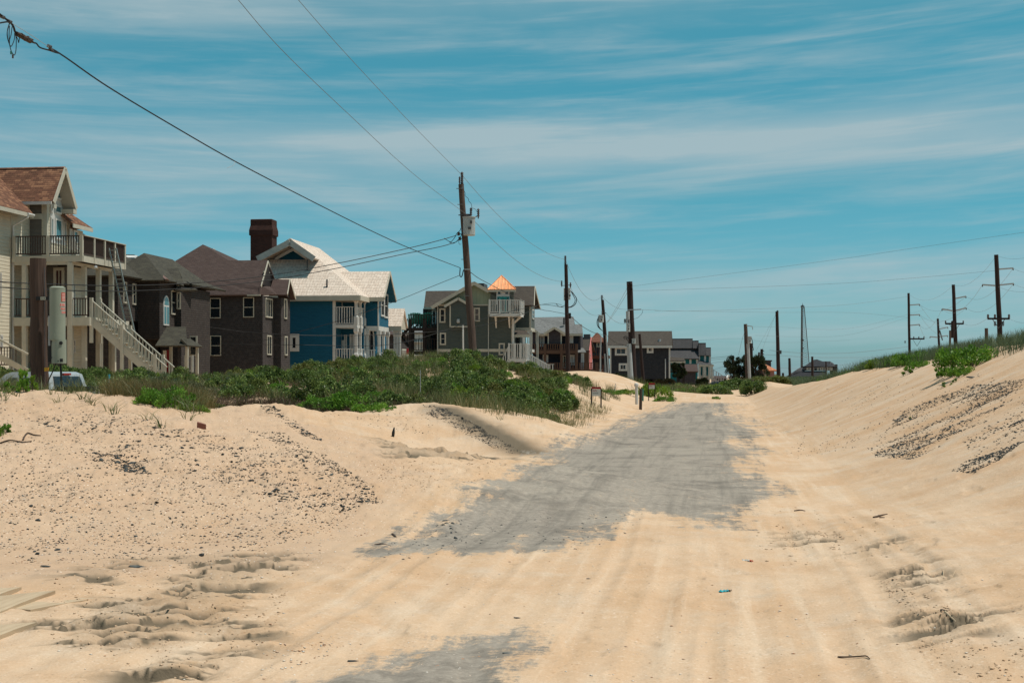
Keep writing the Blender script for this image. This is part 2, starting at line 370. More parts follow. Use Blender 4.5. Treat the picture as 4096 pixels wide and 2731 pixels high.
def polydist(X, Y, poly):
    """signed distance to polygon, negative inside"""
    d = np.full(X.shape, 1e9); ins = np.zeros(X.shape, bool); n = len(poly)
    for i in range(n):
        x0, y0 = poly[i]; x1, y1 = poly[(i+1) % n]
        ex, ey = x1-x0, y1-y0; L = ex*ex+ey*ey+1e-9
        t = np.clip(((X-x0)*ex+(Y-y0)*ey)/L, 0, 1)
        d = np.minimum(d, np.hypot(X-x0-t*ex, Y-y0-t*ey))
        c = ((y0 > Y) != (y1 > Y)) & (X < (x1-x0)*(Y-y0)/(y1-y0+1e-12)+x0)
        ins ^= c
    return np.where(ins, -d, d)
def ridge(X, Y, pts, p=1.6):
    """dumped-sand ridge: pts = (x, y, crest z, front width, back width); front = towards the viewer"""
    best = np.zeros(X.shape)
    for i in range(len(pts)-1):
        x0, y0, z0, f0, b0 = pts[i]; x1, y1, z1, f1, b1 = pts[i+1]
        ex, ey = x1-x0, y1-y0; L = ex*ex+ey*ey+1e-9
        t = np.clip(((X-x0)*ex+(Y-y0)*ey)/L, 0, 1)
        dx = X-x0-t*ex; dy = Y-y0-t*ey; d = np.hypot(dx, dy)
        side = np.where(dy < 0, 1., 0.)
        k = np.clip((-dy/(d+1e-6))*.5+.5, 0, 1)
        wdt = k*(f0+(f1-f0)*t)+(1-k)*(b0+(b1-b0)*t)
        z = z0+(z1-z0)*t
        q = np.clip(d/wdt, 0, 1)
        # rounded crest, straight flank, soft foot
        prof = np.where(q < .18, 1-q*q*2.6, .9158-.94*(q-.18)-.145*sst(q, .6, 1))
        best = np.maximum(best, z*prof)
    return best
def cr(pts):
    """crest list from (display x, display y, distance, front, back)"""
    o = []
    for x, y, D, f, b in pts:
        v = PD(x, y, D); o.append((v.x, v.y, max(.03, v.z), f, b))
    return o
M1 = cr([(-420, 860, 27, 11, 4), (-120, 885, 26, 11, 4), (0, 903, 25, 11, 4), (100, 898, 25.2, 11, 4), (200, 905, 25, 11, 4), (300, 935, 24, 10, 4), (400, 973, 23.2, 9.5, 4),
         (500, 992, 22.8, 9, 4), (600, 1003, 22.6, 8.5, 4), (680, 1019, 22.3, 8, 4), (740, 1047, 21.9, 7, 3.5), (800, 1082, 21.4, 6, 3), (850, 1115, 20.8, 4.5, 2.4), (885, 1142, 20.3, 2.5, 1.5)])
M2 = cr([(430, 975, 32, 4, 4), (520, 955, 32.5, 4.5, 4), (600, 925, 33, 5, 4), (640, 942, 32.6, 4.6, 3.5), (700, 985, 31.6, 4, 3), (760, 1030, 30.4, 2.5, 2)])
M3 = cr([(560, 985, 36, 4, 5), (700, 958, 36.2, 4.6, 6), (800, 945, 36.6, 5, 6), (900, 938, 37, 5.4, 6), (970, 926, 37.2, 5.6, 5), (1030, 945, 36.2, 4.6, 4), (1100, 980, 34.4, 3.2, 3), (1170, 1020, 32.6, 2, 2), (1215, 1044, 31.2, 1.2, 1.5)])
LR = [(-75, 60), (-40, 51), (-22, 46.5), (-14, 43.8), (-8, 42), (-3.5, 39.5), (-.3, 35.5), (1.0, 34.5), (2.0, 38.5), (4.7, 57), (8.9, 88), (13.2, 118), (20, 165), (-10, 210), (-75, 210)]
RT = np.array([-40, 0, 10, 20, 34, 45, 55, 75, 90, 110, 130, 180, 260, 400]); RH = np.array([2.2, 2.4, 2.6, 2.75, 2.75, 2.45, 2.2, 1.62, 1.15, .85, .75, .65, .6, .5])
def ground_coarse(X, Y):
    X = np.asarray(X, float); Y = np.asarray(Y, float); s, t = road_st(X, Y)
    z = .05*fbm(X*.07, Y*.07, 3, 3)+.0*X
    # right dune
    toe = 1.95+.7*fbm(t*.06, t*0+.5, 21, 3)+.5*sst(t, 40, 80)
    q = (s-toe); H = np.interp(t, RT, RH)*(1+.18*fbm(X*.06, Y*.06, 5, 3))
    wd = H/.40
    rise = H*(.5*(sst(q/wd, -.12, 1.05))+.5*np.clip(q/wd, 0, 1)**1.15)
    rise = np.where(q > wd, H+.72*(1-.75*sst(t, 62, 92))*sst(q-wd, -.5, 4.5)-.6*sst(q-wd, 6, 16), rise)
    z = z+rise
    # left ridge
    d = -polydist(X+1.0*fbm(X*.12, Y*.12, 31, 3), Y+1.4*fbm(X*.1, Y*.1, 37, 3), LR)
    H = 1.38+1.22*np.exp(-(((X+3.2)/8)**2+((Y-79)/13)**2))+.25*fbm(X*.09, Y*.09, 41, 3)
    H = np.where(Y > 84, H*(1-.55*sst(Y, 86, 112)), H); H = H*(1-.45*sst(Y, 95, 150))
    z = np.maximum(z, z+H*(.55*sst(d, 0, 4.2)+.45*sst(d, 0, 13)))
    # dumped mounds left of the road
    for m in (M1, M2, M3): z = np.maximum(z, ridge(X, Y, m)+z*.25)
    # sand blown across the far end of the road, mounds beyond
    z = z+.42*np.exp(-((t-103)/7)**2)*sst(-s, -5, 2)*1.0
    z = z+.55*np.exp(-(((t-112)/9)**2+((s+6)/3.5)**2))+.55*np.exp(-(((X-1.5)/7)**2+((Y-118)/8)**2))
    z = z+.8*np.exp(-(((s-2.5)/3)**2+((t-118)/9)**2))+.95*np.exp(-(((X-5.2)/4.2)**2+((Y-104)/7)**2))
    # gentle banked lip at the right of the foreground
    z = z+.16*np.exp(-((q+.1)/.8)**2)*sst(t, 6, 9)*(1-sst(t, 14, 20))
    return z
GX0, GX1, GY0, GY1 = -60., 90., -10., 230.
gx = np.arange(GX0, GX1, .25); gy = np.arange(GY0, GY1, .25)
_G = ground_coarse(*np.meshgrid(gx, gy, indexing='xy'))
def gz(X, Y):
    """ground height, vectorised (bilinear from the coarse field)"""
    X = np.asarray(X, float); Y = np.asarray(Y, float)
    fx = np.clip((X-GX0)/.25, 0, len(gx)-1.001); fy = np.clip((Y-GY0)/.25, 0, len(gy)-1.001)
    i = fx.astype(int); j = fy.astype(int); a = fx-i; b = fy-j
    return (_G[j, i]*(1-a)+_G[j, i+1]*a)*(1-b)+(_G[j+1, i]*(1-a)+_G[j+1, i+1]*a)*b
def gzf(x, y): return float(gz(np.array([x]), np.array([y]))[0])
_YM = np.concatenate([np.arange(5, 60, .12), np.arange(60, 225, .4)])
def hit(sx, sy):
    """where the sight line through photo pixels meets the sand -> (n,3)"""
    sx = np.atleast_1d(np.asarray(sx, float)); sy = np.atleast_1d(np.asarray(sy, float)); o = np.full((len(sx), 3), np.nan)
    for a in range(0, len(sx), 2000):
        k = (sx[a:a+2000, None]-CX)/FPX; g = (HY-sy[a:a+2000, None])/FPX
        X = k*_YM; Z = CAMH+g*_YM; df = gz(X, np.broadcast_to(_YM, X.shape))-Z; below = df > 0
        j = below.argmax(1); ok = below.any(1); i_ = np.arange(len(j)); j0 = np.maximum(j-1, 0); d1 = df[i_, j]; d0 = df[i_, j0]; Yh = _YM[j0]+(_YM[j]-_YM[j0])*np.clip(-d0/(d1-d0+1e-9), 0, 1)
        o[a:a+2000, 0] = np.where(ok, k[:, 0]*Yh, np.nan); o[a:a+2000, 1] = Yh; o[a:a+2000, 2] = ground_fine(np.nan_to_num(o[a:a+2000, 0]), Yh)
    return o
def hitd(x, y): return Vector(hit(x*DS, y*DS)[0])

# ------------------------------------------------------------------ fine relief: tyre ruts, churned sand
def flat_poly(pts):
    o = []
    for x, y in pts:
        D = CAMH*FPX/(y*DS-HY); o.append(((x*DS-CX)/FPX*D, D))
    return o
CH = [ (flat_poly([(120, 1330), (300, 1290), (560, 1280), (720, 1285), (620, 1330), (520, 1420), (640, 1460), (480, 1568), (300, 1600), (60, 1500), (0, 1440), (60, 1400)]), 1.0, 1),
       (flat_poly([(820, 1058), (1180, 1048), (1200, 1075), (1130, 1110), (1020, 1128), (900, 1140), (860, 1095)]), 1.3, 1),
       (flat_poly([(1800, 1225), (1950, 1222), (1940, 1262), (1790, 1258)]), .7, 1),
       (flat_poly([(1960, 1290), (2060, 1270), (2160, 1370), (2200, 1420), (2120, 1430), (2020, 1340)]), .9, 0),
       (flat_poly([(2060, 1450), (2200, 1470), (2352, 1450), (2352, 1600), (2180, 1560), (2100, 1520)]), .9, 0)]
def ground_fine(X, Y):
    z = ground_coarse(X, Y); s, t = road_st(X, Y); r = np.hypot(X, Y)
    near = 1-sst(r, 60, 110)
    dz = .05*fbm(X*.45, Y*.45, 51, 4)*near+.018*fbm(X*1.7, Y*1.7, 55, 3)*near
    # wheel ruts running up the road
    wob = .35*fbm(t*.11, t*0+2., 61, 2)
    for c, dep, wdt in ((-2.2, .018, .16), (-1.3, .014, .09), (-1.75, .012, .07), (-.35, .014, .09), (-.85, .012, .07), (.05, .012, .06), (.35, .015, .08), (.85, .012, .08), (1.25, .014, .09), (1.7, .012, .08), (-3.0, .013, .09), (-3.6, .012, .10), (-2.6, .012, .07)):
        q = (s-c-wob*(1+.3*c))/wdt; on = sst(-np.abs(t-11), -9, -5)*(.35+.9*sst(fbm(t*.3+c*3, t*0+c, 66, 2), -.2, .3))
        dz = dz+.9*on*(-dep*np.exp(-q*q)+dep*.5*np.exp(-(np.abs(q)-1.6)**2*3))
    # curved ruts sweeping out of the side track
    rr = np.hypot(X+9.5, Y-7.5)
    for c in (7.4, 7.75, 8.9, 9.3): dz = dz-.015*np.exp(-((rr-c)/.10)**2)*near
    # churned patches: lumps plus combed tread marks
    for poly, a, comb in CH:
        m = sst(-polydist(X, Y, poly), -.35, .35); m = m*sst(fbm(X*.9, Y*.9, 71, 3), -.28, .12)
        u = X*.97+Y*.25; v = -X*.25+Y*.97
        lump = np.abs(fbm(u*1.6, v*4.2, 73, 5))*.12-.02
        tread = (.020*np.sin(v*2*np.pi/.13+2.5*fbm(u*.8, v*.8, 79, 2))*sst(fbm(X*1.1, Y*1.1, 81, 2), -.05, .2)) if comb else .02*fbm(X*9, Y*9, 83, 2)
        grain = .030*fbm(u*5, v*9, 85, 3)
        dig = sst(fbm(u*1.1, v*5.5, 87, 5, .6), .05, .13)*m
        dz = dz+a*m*(lump+tread+grain)-a*.05*dig
    # fine wind ripples and foot scuffs over the open sand
    dz = dz+.010*fbm(X*3.6, Y*3.6, 97, 3)*(1-sst(r, 25, 40))-.018*sst(fbm(X*2.2, Y*2.2, 99, 2), .30, .44)*(1-sst(r, 20, 30))*sst(s, -9, 3)
    mnd = np.clip(np.maximum(np.maximum(ridge(X, Y, M1), ridge(X, Y, M2)), ridge(X, Y, M3))/.35, 0, 1)*(1-sst(r, 34, 44))
    dz = dz+mnd*(.045*fbm(X*2.1, Y*2.1, 111, 4, .6)+.035*fbm(X*5.5, Y*4.5, 113, 3, .6))
    # slide marks down the right dune
    rf = fbm((s*.25+t*.9)*1.1, (s-t*.15)*.16, 91, 4)
    dz = dz+.05*rf*sst(s, 2.2, 4)*near
    # heavier lumps where sand has slumped at the foot of both banks
    dz = dz+.05*np.abs(fbm(X*1.1, Y*1.1, 95, 4))*np.exp(-((s+3.6)/1.2)**2)*sst(t, 34, 40)*near
    return z+dz

# ------------------------------------------------------------------ sand and asphalt materials
def sand_nodes(t):
    geo = t.n('ShaderNodeNewGeometry').outputs['Position']
    a = t.noise(geo, .55, 6, .62, .3); b = t.noise(t.scale(geo, (1, .55, 1)), 2.1, 5, .6); g = t.noise(geo, 60, 3, .7); g2 = t.noise(geo, 17, 4, .75)
    c = t.mix(t.mr(a, .36, .66, smooth=True), (.575, .418, .29), (.505, .335, .21))
    c = t.mix(t.mr(b, .5, .8, 0, .55), c, (.48, .285, .155))
    c = t.mix(t.mr(t.noise(geo, 1.3, 4, .6), .52, .75, 0, .55), c, (.52, .44, .355))
    tk = t.n('ShaderNodeAttribute', attribute_name='tracks').outputs['Fac']
    mq = t.n('ShaderNodeMapping'); t.l(geo, mq.inputs[0]); mq.inputs['Rotation'].default_value = (0, 0, R(7.9))
    tr_ = t.noise(t.scale(mq.outputs[0], (4.2, .16, .3)), 1, 6, .62, .2)
    c = t.mix(t.math('MULTIPLY', tk, t.mr(tr_, .50, .66, 0, .42)), c, (.49, .31, .175)); c = t.mix(t.math('MULTIPLY', tk, t.mr(tr_, .46, .34, 0, .4)), c, (.66, .53, .40))
    sl = t.n('ShaderNodeAttribute', attribute_name='slide').outputs['Fac']
    mp = t.n('ShaderNodeMapping'); t.l(geo, mp.inputs[0]); mp.inputs['Rotation'].default_value = (0, 0, R(7.9)); 
    st_ = t.noise(t.scale(mp.outputs[0], (.16, .62, .3)), 1, 8, .70, .8)
    c = t.mix(t.math('MULTIPLY', sl, t.mr(st_, .46, .64, 0, .55, smooth=True)), c, (.50, .285, .15)); c = t.mix(t.math('MULTIPLY', sl, t.mr(st_, .47, .36, 0, .35)), c, (.60, .49, .385))
    c = t.mix(t.mr(g, .30, .70, 0, .38), c, (.33, .22, .13)); c = t.mix(t.mr(g2, .56, .80, 0, .40), c, (.74, .64, .52))
    c = t.mix(t.mr(g2, .42, .20, 0, .40), c, (.36, .20, .10))
    sh = t.n('ShaderNodeAttribute', attribute_name='shelly_shade').outputs['Fac']
    c = t.mix(t.math('MULTIPLY', t.mr(sh, .45, .95), t.mr(t.noise(geo, 2.6, 6, .75), .28, .62, .25, .8)), c, (.43, .295, .20))  # coarse shelly sand, darkened to paint in the mound's shadier flank
    v = t.n('ShaderNodeTexVoronoi'); v.inputs['Scale'].default_value = 26; t.l(geo, v.inputs['Vector'])
    wn = t.n('ShaderNodeSeparateColor'); t.l(v.outputs['Color'], wn.inputs[0])
    spk = t.math('MULTIPLY', t.mr(v.outputs['Distance'], .26, .18), sh)
    cc = t.mix(t.mr(wn.outputs[0], .55, .6), (.36, .18, .09), (.72, .60, .50)); cc = t.mix(t.mr(wn.outputs[1], .72, .75), cc, (.06, .065, .06))
    c = t.mix(t.math('MULTIPLY', spk, t.mr(wn.outputs[2], .45, .5)), c, cc)
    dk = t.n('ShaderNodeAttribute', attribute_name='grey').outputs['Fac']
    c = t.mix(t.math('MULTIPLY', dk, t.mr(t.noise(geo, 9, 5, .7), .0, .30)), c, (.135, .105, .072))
    hh = t.math('ADD', t.math('MULTIPLY', a, 0), t.math('ADD', t.math('MULTIPLY', g2, .5), t.math('MULTIPLY', g, .25)))
    n1 = t.bump(t.noise(t.scale(geo, (1, .8, 1)), 5, 5, .62), .035, .55)
    n2 = t.bump(hh, .012, .9, n1)
    return c, n2
sandm = mat('dry_beach_sand', (.55, .42, .3), .95, .12); t = NT(sandm); c_, n_ = sand_nodes(t); t.col(c_); t.nor(n_)
roadm = mat('sand_strewn_asphalt', (.1, .1, .1), 1.0, .05); t = NT(roadm)
sc_, sn_ = sand_nodes(t); geo = t.n('ShaderNodeNewGeometry').outputs['Position']
ag = t.noise(geo, 13, 6, .85); ab = t.noise(geo, .35, 5, .6); am = t.noise(geo, .9, 6, .7)
ac = t.mix(t.mr(ag, .3, .7), (.140, .120, .101), (.350, .305, .256)); ac = t.mix(t.mr(ab, .35, .7, 0, .5), ac, (.35, .305, .25)); ac = t.mix(t.mr(am, .50, .68, 0, .7), ac, (.110, .097, .084))
ac = t.mix(t.mr(t.noise(geo, 22, 4, .8), .60, .74, 0, .5), ac, (.36, .33, .28))
msk = t.n('ShaderNodeAttribute', attribute_name='cover').outputs['Fac']       # 0 clear asphalt, 1 sand lying over it
e1 = t.noise(t.scale(geo, (.7, 1.1, 1)), 1.5, 8, .72); e2 = t.noise(geo, 9, 6, .85); e3 = t.noise(t.scale(geo, (1.0, .14, 1)), 4, 6, .7)
mr_ = t.n('ShaderNodeMapping'); t.l(geo, mr_.inputs[0]); mr_.inputs['Rotation'].default_value = (0, 0, R(7.9)); e4 = t.noise(t.scale(mr_.outputs[0], (2.4, .09, .3)), 1, 6, .65, .3)
msk = t.math('ADD', msk, t.math('MULTIPLY', t.math('SUBTRACT', e4, .5), 1.15))
ac = t.mix(t.mr(e4, .50, .34, 0, .5), ac, (.105, .095, .083))
edge = t.math('ADD', msk, t.math('ADD', t.math('MULTIPLY', t.math('SUBTRACT', e1, .5), 1.2), t.math('ADD', t.math('MULTIPLY', t.math('SUBTRACT', e2, .5), 1.35), t.math('MULTIPLY', t.math('SUBTRACT', e3, .5), 1.1))))
fac = t.mr(edge, .36, .66, smooth=True)
t.col(t.mix(fac, ac, sc_))
ab2 = t.bump(ag, .006, .7); mixn = t.mix(fac, (0, 0, 0), (0, 0, 0))
vm = t.n('ShaderNodeMix', data_type='VECTOR'); t.l(fac, vm.inputs[0]); t.l(ab2, vm.inputs[4]); t.l(sn_, vm.inputs[5]); t.nor(vm.outputs[1])

# ------------------------------------------------------------------ ground sheet: one mesh, denser where it is looked at closely
NA = 1000
ang = np.concatenate([np.linspace(-np.pi, -R(22), 90, endpoint=False), np.linspace(-R(22), R(22), NA, endpoint=False), np.linspace(R(22), np.pi, 90)])
rad = [0.6]
while rad[-1] < 7.2: rad.append(rad[-1]*1.13)
while rad[-1] < 145:
    r_ = rad[-1]; rad.append(r_+min(r_*r_*.72/2417, .0105*r_))
while rad[-1] < 6500: rad.append(rad[-1]*1.06)
rad = np.array(rad); na = len(ang); nr = len(rad)
RR, AA = np.meshgrid(rad, ang, indexing='ij'); GXm = RR*np.sin(AA); GYm = RR*np.cos(AA)
GZm = ground_fine(np.clip(GXm, -400, 400), np.clip(GYm, -400, 600))
far = sst(RR, 240, 420); GZm = GZm*(1-far)+far*.2
MAINP = flat_poly([(1545, 933), (1490, 950), (1440, 970), (1392, 988), (1372, 1003), (1385, 1012), (1330, 1024), (1250, 1043), (1262, 1052), (1278, 1062), (1235, 1078), (1205, 1092), (1284, 1107), (1225, 1118), (1200, 1130), (1195, 1143), (1150, 1153), (1100, 1164), (1052, 1188), (960, 1222), (900, 1250), (835, 1277), (850, 1290), (960, 1284), (1120, 1286), (1300, 1276), (1380, 1250), (1440, 1215), (1500, 1190), (1560, 1195), (1600, 1222), (1690, 1218), (1692, 1185), (1735, 1160), (1788, 1133), (1765, 1105), (1705, 1082), (1692, 1060), (1745, 1036), (1672, 1013), (1738, 1000), (1726, 978), (1700, 962), (1660, 950), (1668, 935), (1690, 927), (1570, 925)])
NEARP = flat_poly([(640, 1640), (760, 1560), (880, 1520), (990, 1488), (1080, 1458), (1195, 1452), (1170, 1520), (1120, 1575), (1100, 1640)])
lim = (GYm > 5) & (GYm < 130) & (np.abs(GXm) < 30)
dm = np.full(GXm.shape, 9.); scl = .12+.022*GYm
dm[lim] = np.minimum(polydist(GXm[lim], GYm[lim], MAINP)/scl[lim], polydist(GXm[lim], GYm[lim], NEARP)/(scl[lim]*1.2))
cover = np.clip(.5+.42*dm, .10, 1.4)
# thinner asphalt (more sand lying on it) towards the near end
thin = flat_poly([(820, 1300), (1050, 1190), (1200, 1215), (1350, 1195), (1480, 1165), (1640, 1180), (1800, 1160), (1800, 1240), (1300, 1330)])
dl = np.full(GXm.shape, 9.); dl[lim] = polydist(GXm[lim], GYm[lim], thin)
cover = cover+.17*(1-sst(dl, -1.2, .9))
shel = np.clip(1.1*np.exp(-np.maximum(polydist(GXm, GYm, flat_poly([(-100, 1000), (600, 1040), (860, 1150), (700, 1290), (0, 1330), (-200, 1300)])), 0)/1.3), 0, 1)*(GYm < 40)*(GYm > 3)
shel = np.maximum(shel, .35*(GYm < 60)*(GYm > 0))
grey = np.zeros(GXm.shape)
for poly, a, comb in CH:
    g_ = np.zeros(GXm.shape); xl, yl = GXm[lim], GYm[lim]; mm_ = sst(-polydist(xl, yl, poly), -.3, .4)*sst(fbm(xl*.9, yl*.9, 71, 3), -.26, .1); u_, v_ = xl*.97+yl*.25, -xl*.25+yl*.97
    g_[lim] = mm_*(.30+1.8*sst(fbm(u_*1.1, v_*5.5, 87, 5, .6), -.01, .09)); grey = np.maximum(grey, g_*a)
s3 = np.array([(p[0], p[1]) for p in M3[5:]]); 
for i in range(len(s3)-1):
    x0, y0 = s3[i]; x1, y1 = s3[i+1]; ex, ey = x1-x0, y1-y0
    tt = np.clip(((GXm-x0)*ex+(GYm-y0)*ey)/(ex*ex+ey*ey), 0, 1); grey = np.maximum(grey, 1.1*np.exp(-(np.hypot(GXm-x0-tt*ex, GYm-y0-tt*ey)/.55)**2))  # paints the shadow along the centre mound's stony ridge as a dark band
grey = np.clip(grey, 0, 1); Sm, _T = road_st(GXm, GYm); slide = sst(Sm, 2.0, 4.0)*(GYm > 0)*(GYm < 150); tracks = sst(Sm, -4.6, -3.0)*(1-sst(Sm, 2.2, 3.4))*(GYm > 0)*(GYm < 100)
GV = np.stack([GXm, GYm, GZm], -1).reshape(-1, 3)
idx = np.arange(nr*na).reshape(nr, na)
Q = np.stack([idx[:-1, :-1], idx[:-1, 1:], idx[1:, 1:], idx[1:, :-1]], -1).reshape(-1, 4)[:, ::-1]
GV = np.concatenate([GV, [[0, 0, GZm[0].mean()]]])
fan = np.stack([np.full(na-1, nr*na), idx[0, 1:], idx[0, :-1], idx[0, :-1]], -1)
def pad(a): return np.append(a.ravel(), 0.)
tag(fastmesh('sand', GV, Q, sandm, smooth=True, attr={'shelly_shade': pad(shel), 'grey': pad(grey), 'slide': pad(slide), 'tracks': pad(tracks)}), kind='structure')
# the road: sheet of asphalt 4 mm proud of the sand bed, with drifted sand lying on it
cf = cover.ravel()[Q].min(1); qr = Q[cf < .98]
u, inv = np.unique(qr, return_inverse=True); RV = GV[u].copy(); RV[:, 2] += .004-.009*sst(cover.ravel()[u], .86, .96)
inv = inv.reshape(qr.shape)
tag(fastmesh('road', RV, inv, roadm, smooth=True, attr={'cover': cover.ravel()[u], 'shelly_shade': shel.ravel()[u], 'grey': grey.ravel()[u], 'tracks': tracks.ravel()[u]}), kind='structure')
# ------------------------------------------------------------------ houses
CR = {0: (0, 0, 1/DS), 1: (0, 640, 1.568), 2: (480, 840, 2.306), 3: (950, 840, 2.3053), 4: (1600, 1050, 2.851), 5: (2080, 1000, 2.413), 6: (2700, 1150, 3.136), 7: (3300, 950, 2.240), 8: (0, 640, 3.015), 9: (1400, 1150, 3.92), 10: (2300, 1480, 5.88)}
def CS(c, x, y): o = CR[c]; return o[0]+x/o[2], o[1]+y/o[2]
class House:
    """measures a building in its own frame: u to the right along its front, v away from the viewer, z up"""
    def __init__(s, name, label, c, ax, D, yaw=7.0, cat='house', group=None):
        s.c = c; sx, _ = CS(c, ax, 0); s.Y0 = D; s.X0 = (sx-CX)/FPX*D; s.s = math.sin(R(yaw)); s.k = math.cos(R(yaw))
        s.root = empty(name, (s.X0, s.Y0, 0), -R(yaw)); tag(s.root, label, cat, group); s.D = D
        s.mpp = D/FPX/CR[c][2]
    def F(s, x, v=0.0, c=None):
        k = (CS(c or s.c, x, 0)[0]-CX)/FPX
        return (k*(s.Y0+v*s.k)-s.X0-v*s.s)/(s.k+k*s.s)
    def S(s, x, u=0.0, c=None):
        k = (CS(c or s.c, x, 0)[0]-CX)/FPX
        return (k*(s.Y0-u*s.s)-s.X0-u*s.k)/(s.s-k*s.k)
    def Z(s, y, u, v, c=None): return CAMH+(HY-CS(c or s.c, 0, y)[1])/FPX*(s.Y0-u*s.s+v*s.k)
    def p(s, x, y, v=0.0, c=None):
        u = s.F(x, v, c); return Vector((u, v, s.Z(y, u, v, c)))
    def q(s, x, y, u=0.0, c=None):
        v = s.S(x, u, c); return Vector((u, v, s.Z(y, u, v, c)))
    def world(s, p): return s.root.matrix_basis @ Vector(p)
    def front(s, name, m, x0, y0, x1, y1, v=0., d=.2, parent=None, c=None, zb=None):
        a = s.p(x0, y0, v, c); b = s.p(x1, y1, v, c); z0 = b.z if zb is None else zb
        return MB().box(a.x, b.x, v, v+d, z0, a.z).build(name, m, parent or s.root)
    def roof(s, name, m, polys, th=.16, parent=None):
        mb = MB()
        for po in polys: mb.slab(po, th)
        return mb.build(name, m, parent or s.root)
def window_f(h, x0, y0, x1, y1, v=0., fw=.09, rows=1, cols=0, m='white', pane='glass', c=None, parent=None, sill=True, out=.05):
    a = h.p(x0, y0, v, c); b = h.p(x1, y1, v, c); u0, u1, z0, z1 = a.x, b.x, b.z, a.z; mb = MB(); V0 = v-out; V1 = v+.03
    mb.box(u0, u0+fw, V0, V1, z0, z1).box(u1-fw, u1, V0, V1, z0, z1).box(u0+fw, u1-fw, V0, V1, z1-fw, z1).box(u0+fw, u1-fw, V0-(.03 if sill else 0), V1, z0, z0+fw)
    for i in range(rows): zz = z0+(z1-z0)*(i+1)/(rows+1); mb.box(u0+fw, u1-fw, V0+.012, V1, zz-.025, zz+.025)
    for i in range(cols): uu = u0+(u1-u0)*(i+1)/(cols+1); mb.box(uu-.025, uu+.025, V0+.016, V1, z0+fw, z1-fw)
    o = mb.build('window', M[m], parent or h.root)
    MB().box(u0+fw*.6, u1-fw*.6, v-.012, v+.02, z0+fw*.6, z1-fw*.6).build('pane', M[pane], o); return o
def window_s(h, x0, y0, x1, y1, u=0., fw=.09, rows=1, cols=0, m='white', pane='glass', c=None, parent=None, out=.05, w_=None):
    a = h.q(x0, y0, u, c); b = h.q(x1, y1, u, c); v0, v1 = a.y, b.y
    if w_: v1 = v0+w_
    z1 = h.Z(y0, u, v0, c); z0 = h.Z(y1, u, v1, c); mb = MB(); U0 = u-.03; U1 = u+out; fw = min(fw, (v1-v0)*.28)
    mb.box(U0, U1, v0, v0+fw, z0, z1).box(U0, U1, v1-fw, v1, z0, z1).box(U0, U1, v0+fw, v1-fw, z1-fw, z1).box(U0, U1+.03, v0+fw, v1-fw, z0, z0+fw)
    for i in range(rows): zz = z0+(z1-z0)*(i+1)/(rows+1); mb.box(U0, U1-.012, v0+fw, v1-fw, zz-.025, zz+.025)
    for i in range(cols): vv = v0+(v1-v0)*(i+1)/(cols+1); mb.box(U0, U1-.016, vv-.04, vv+.04, z0+fw, z1-fw)
    o = mb.build('window', M[m], parent or h.root)
    MB().box(u-.02, u+.012, v0+fw*.6, v1-fw*.6, z0+fw*.6, z1-fw*.6).build('pane', M[pane], o); return o
def railing(h, a, b, hgt=.95, post='cap', m='white', gap=.13, bal=.035, name='railing', ends=True, parent=None, top=.07, low=.10, npost=0, pw=.1, pm=None):
    """railing from a to b (local points at floor level), balusters and rails in one mesh; posts separate"""
    a = Vector(a); b = Vector(b); mb = MB(); up = Vector((0, 0, 1)); L = (Vector((b.x, b.y, 0))-Vector((a.x, a.y, 0))).length
    mb.beam(a+up*hgt, b+up*hgt, top*1.5, top*.8); mb.beam(a+up*low, b+up*low, .05, .07)
    n = max(2, int(L/gap))
    for i in range(n):
        t = (i+.5)/n; p = a.lerp(b, t); mb.beam(p+up*low, p+up*(hgt-.02), bal, bal)
    o = mb.build(name, M[m], parent or h.root)
    if npost:
        for i in range(npost+1):
            p = a.lerp(b, i/npost); MB().box(p.x-pw/2, p.x+pw/2, p.y-pw/2, p.y+pw/2, p.z-.12, p.z+hgt+.08).build('railing_post', M[pm or m], parent or h.root)
    return o
def post(h, u, v, z0, z1, w_=.2, m='ctrim', name='post'):
    return MB().box(u-w_/2, u+w_/2, v-w_/2, v+w_/2, z0, z1).build(name, M[m], h.root)
def stairs(h, a, b, wdir, width, n, m='ctrim', rail='ctrim', both=True, hgt=.9, gap=.18, bal=.05):
    """flight from upper point a to lower point b; width vector direction wdir"""
    a = Vector(a); b = Vector(b); wv = Vector(wdir).normalized()*width; mb = MB()
    for i in range(n):
        t = (i+.5)/n; p = a.lerp(b, t); d = (b-a)/n; d.z = 0
        mb.beam(p-d*.55+Vector((0, 0, 0)), p+d*.55, .0, .0) if False else None
        c0 = p-d*.52; c1 = p+d*.52
        mb.add([c0, c1, c1+wv, c0+wv, c0-Vector((0, 0, .05)), c1-Vector((0, 0, .05)), c1+wv-Vector((0, 0, .05)), c0+wv-Vector((0, 0, .05))], [(0,1,2,3), (7,6,5,4), (0,4,5,1), (1,5,6,2), (2,6,7,3), (3,7,4,0)])
    o = mb.build('stair_treads', M[m], h.root)
    dn = Vector((0, 0, -.14)); MB().beam(a+dn, b+dn, .06, .34).beam(a+wv+dn, b+wv+dn, .06, .34).build('stringer', M[m], h.root)
    railing(h, a, b, hgt, m=rail, gap=gap, bal=bal, name='stair_rail', low=.14)
    if both: railing(h, a+wv, b+wv, hgt, m=rail, gap=gap, bal=bal, name='stair_rail', low=.14)
    return o
BASE = .15

# ================= cream house, nearest on the left
h = House('beach_house', 'cream clapboard house with red-brown shingle roof, wraparound deck and outside stairs, nearest at the left', 8, 1000, 76)
zf = h.p(990, 1150).z                                   # upper deck floor
zl = h.p(440, 985, 0, 1).z                              # lower deck floor
uL = h.F(150); dep = h.S(1505); vw = 2.2
ug = h.F(565, vw)
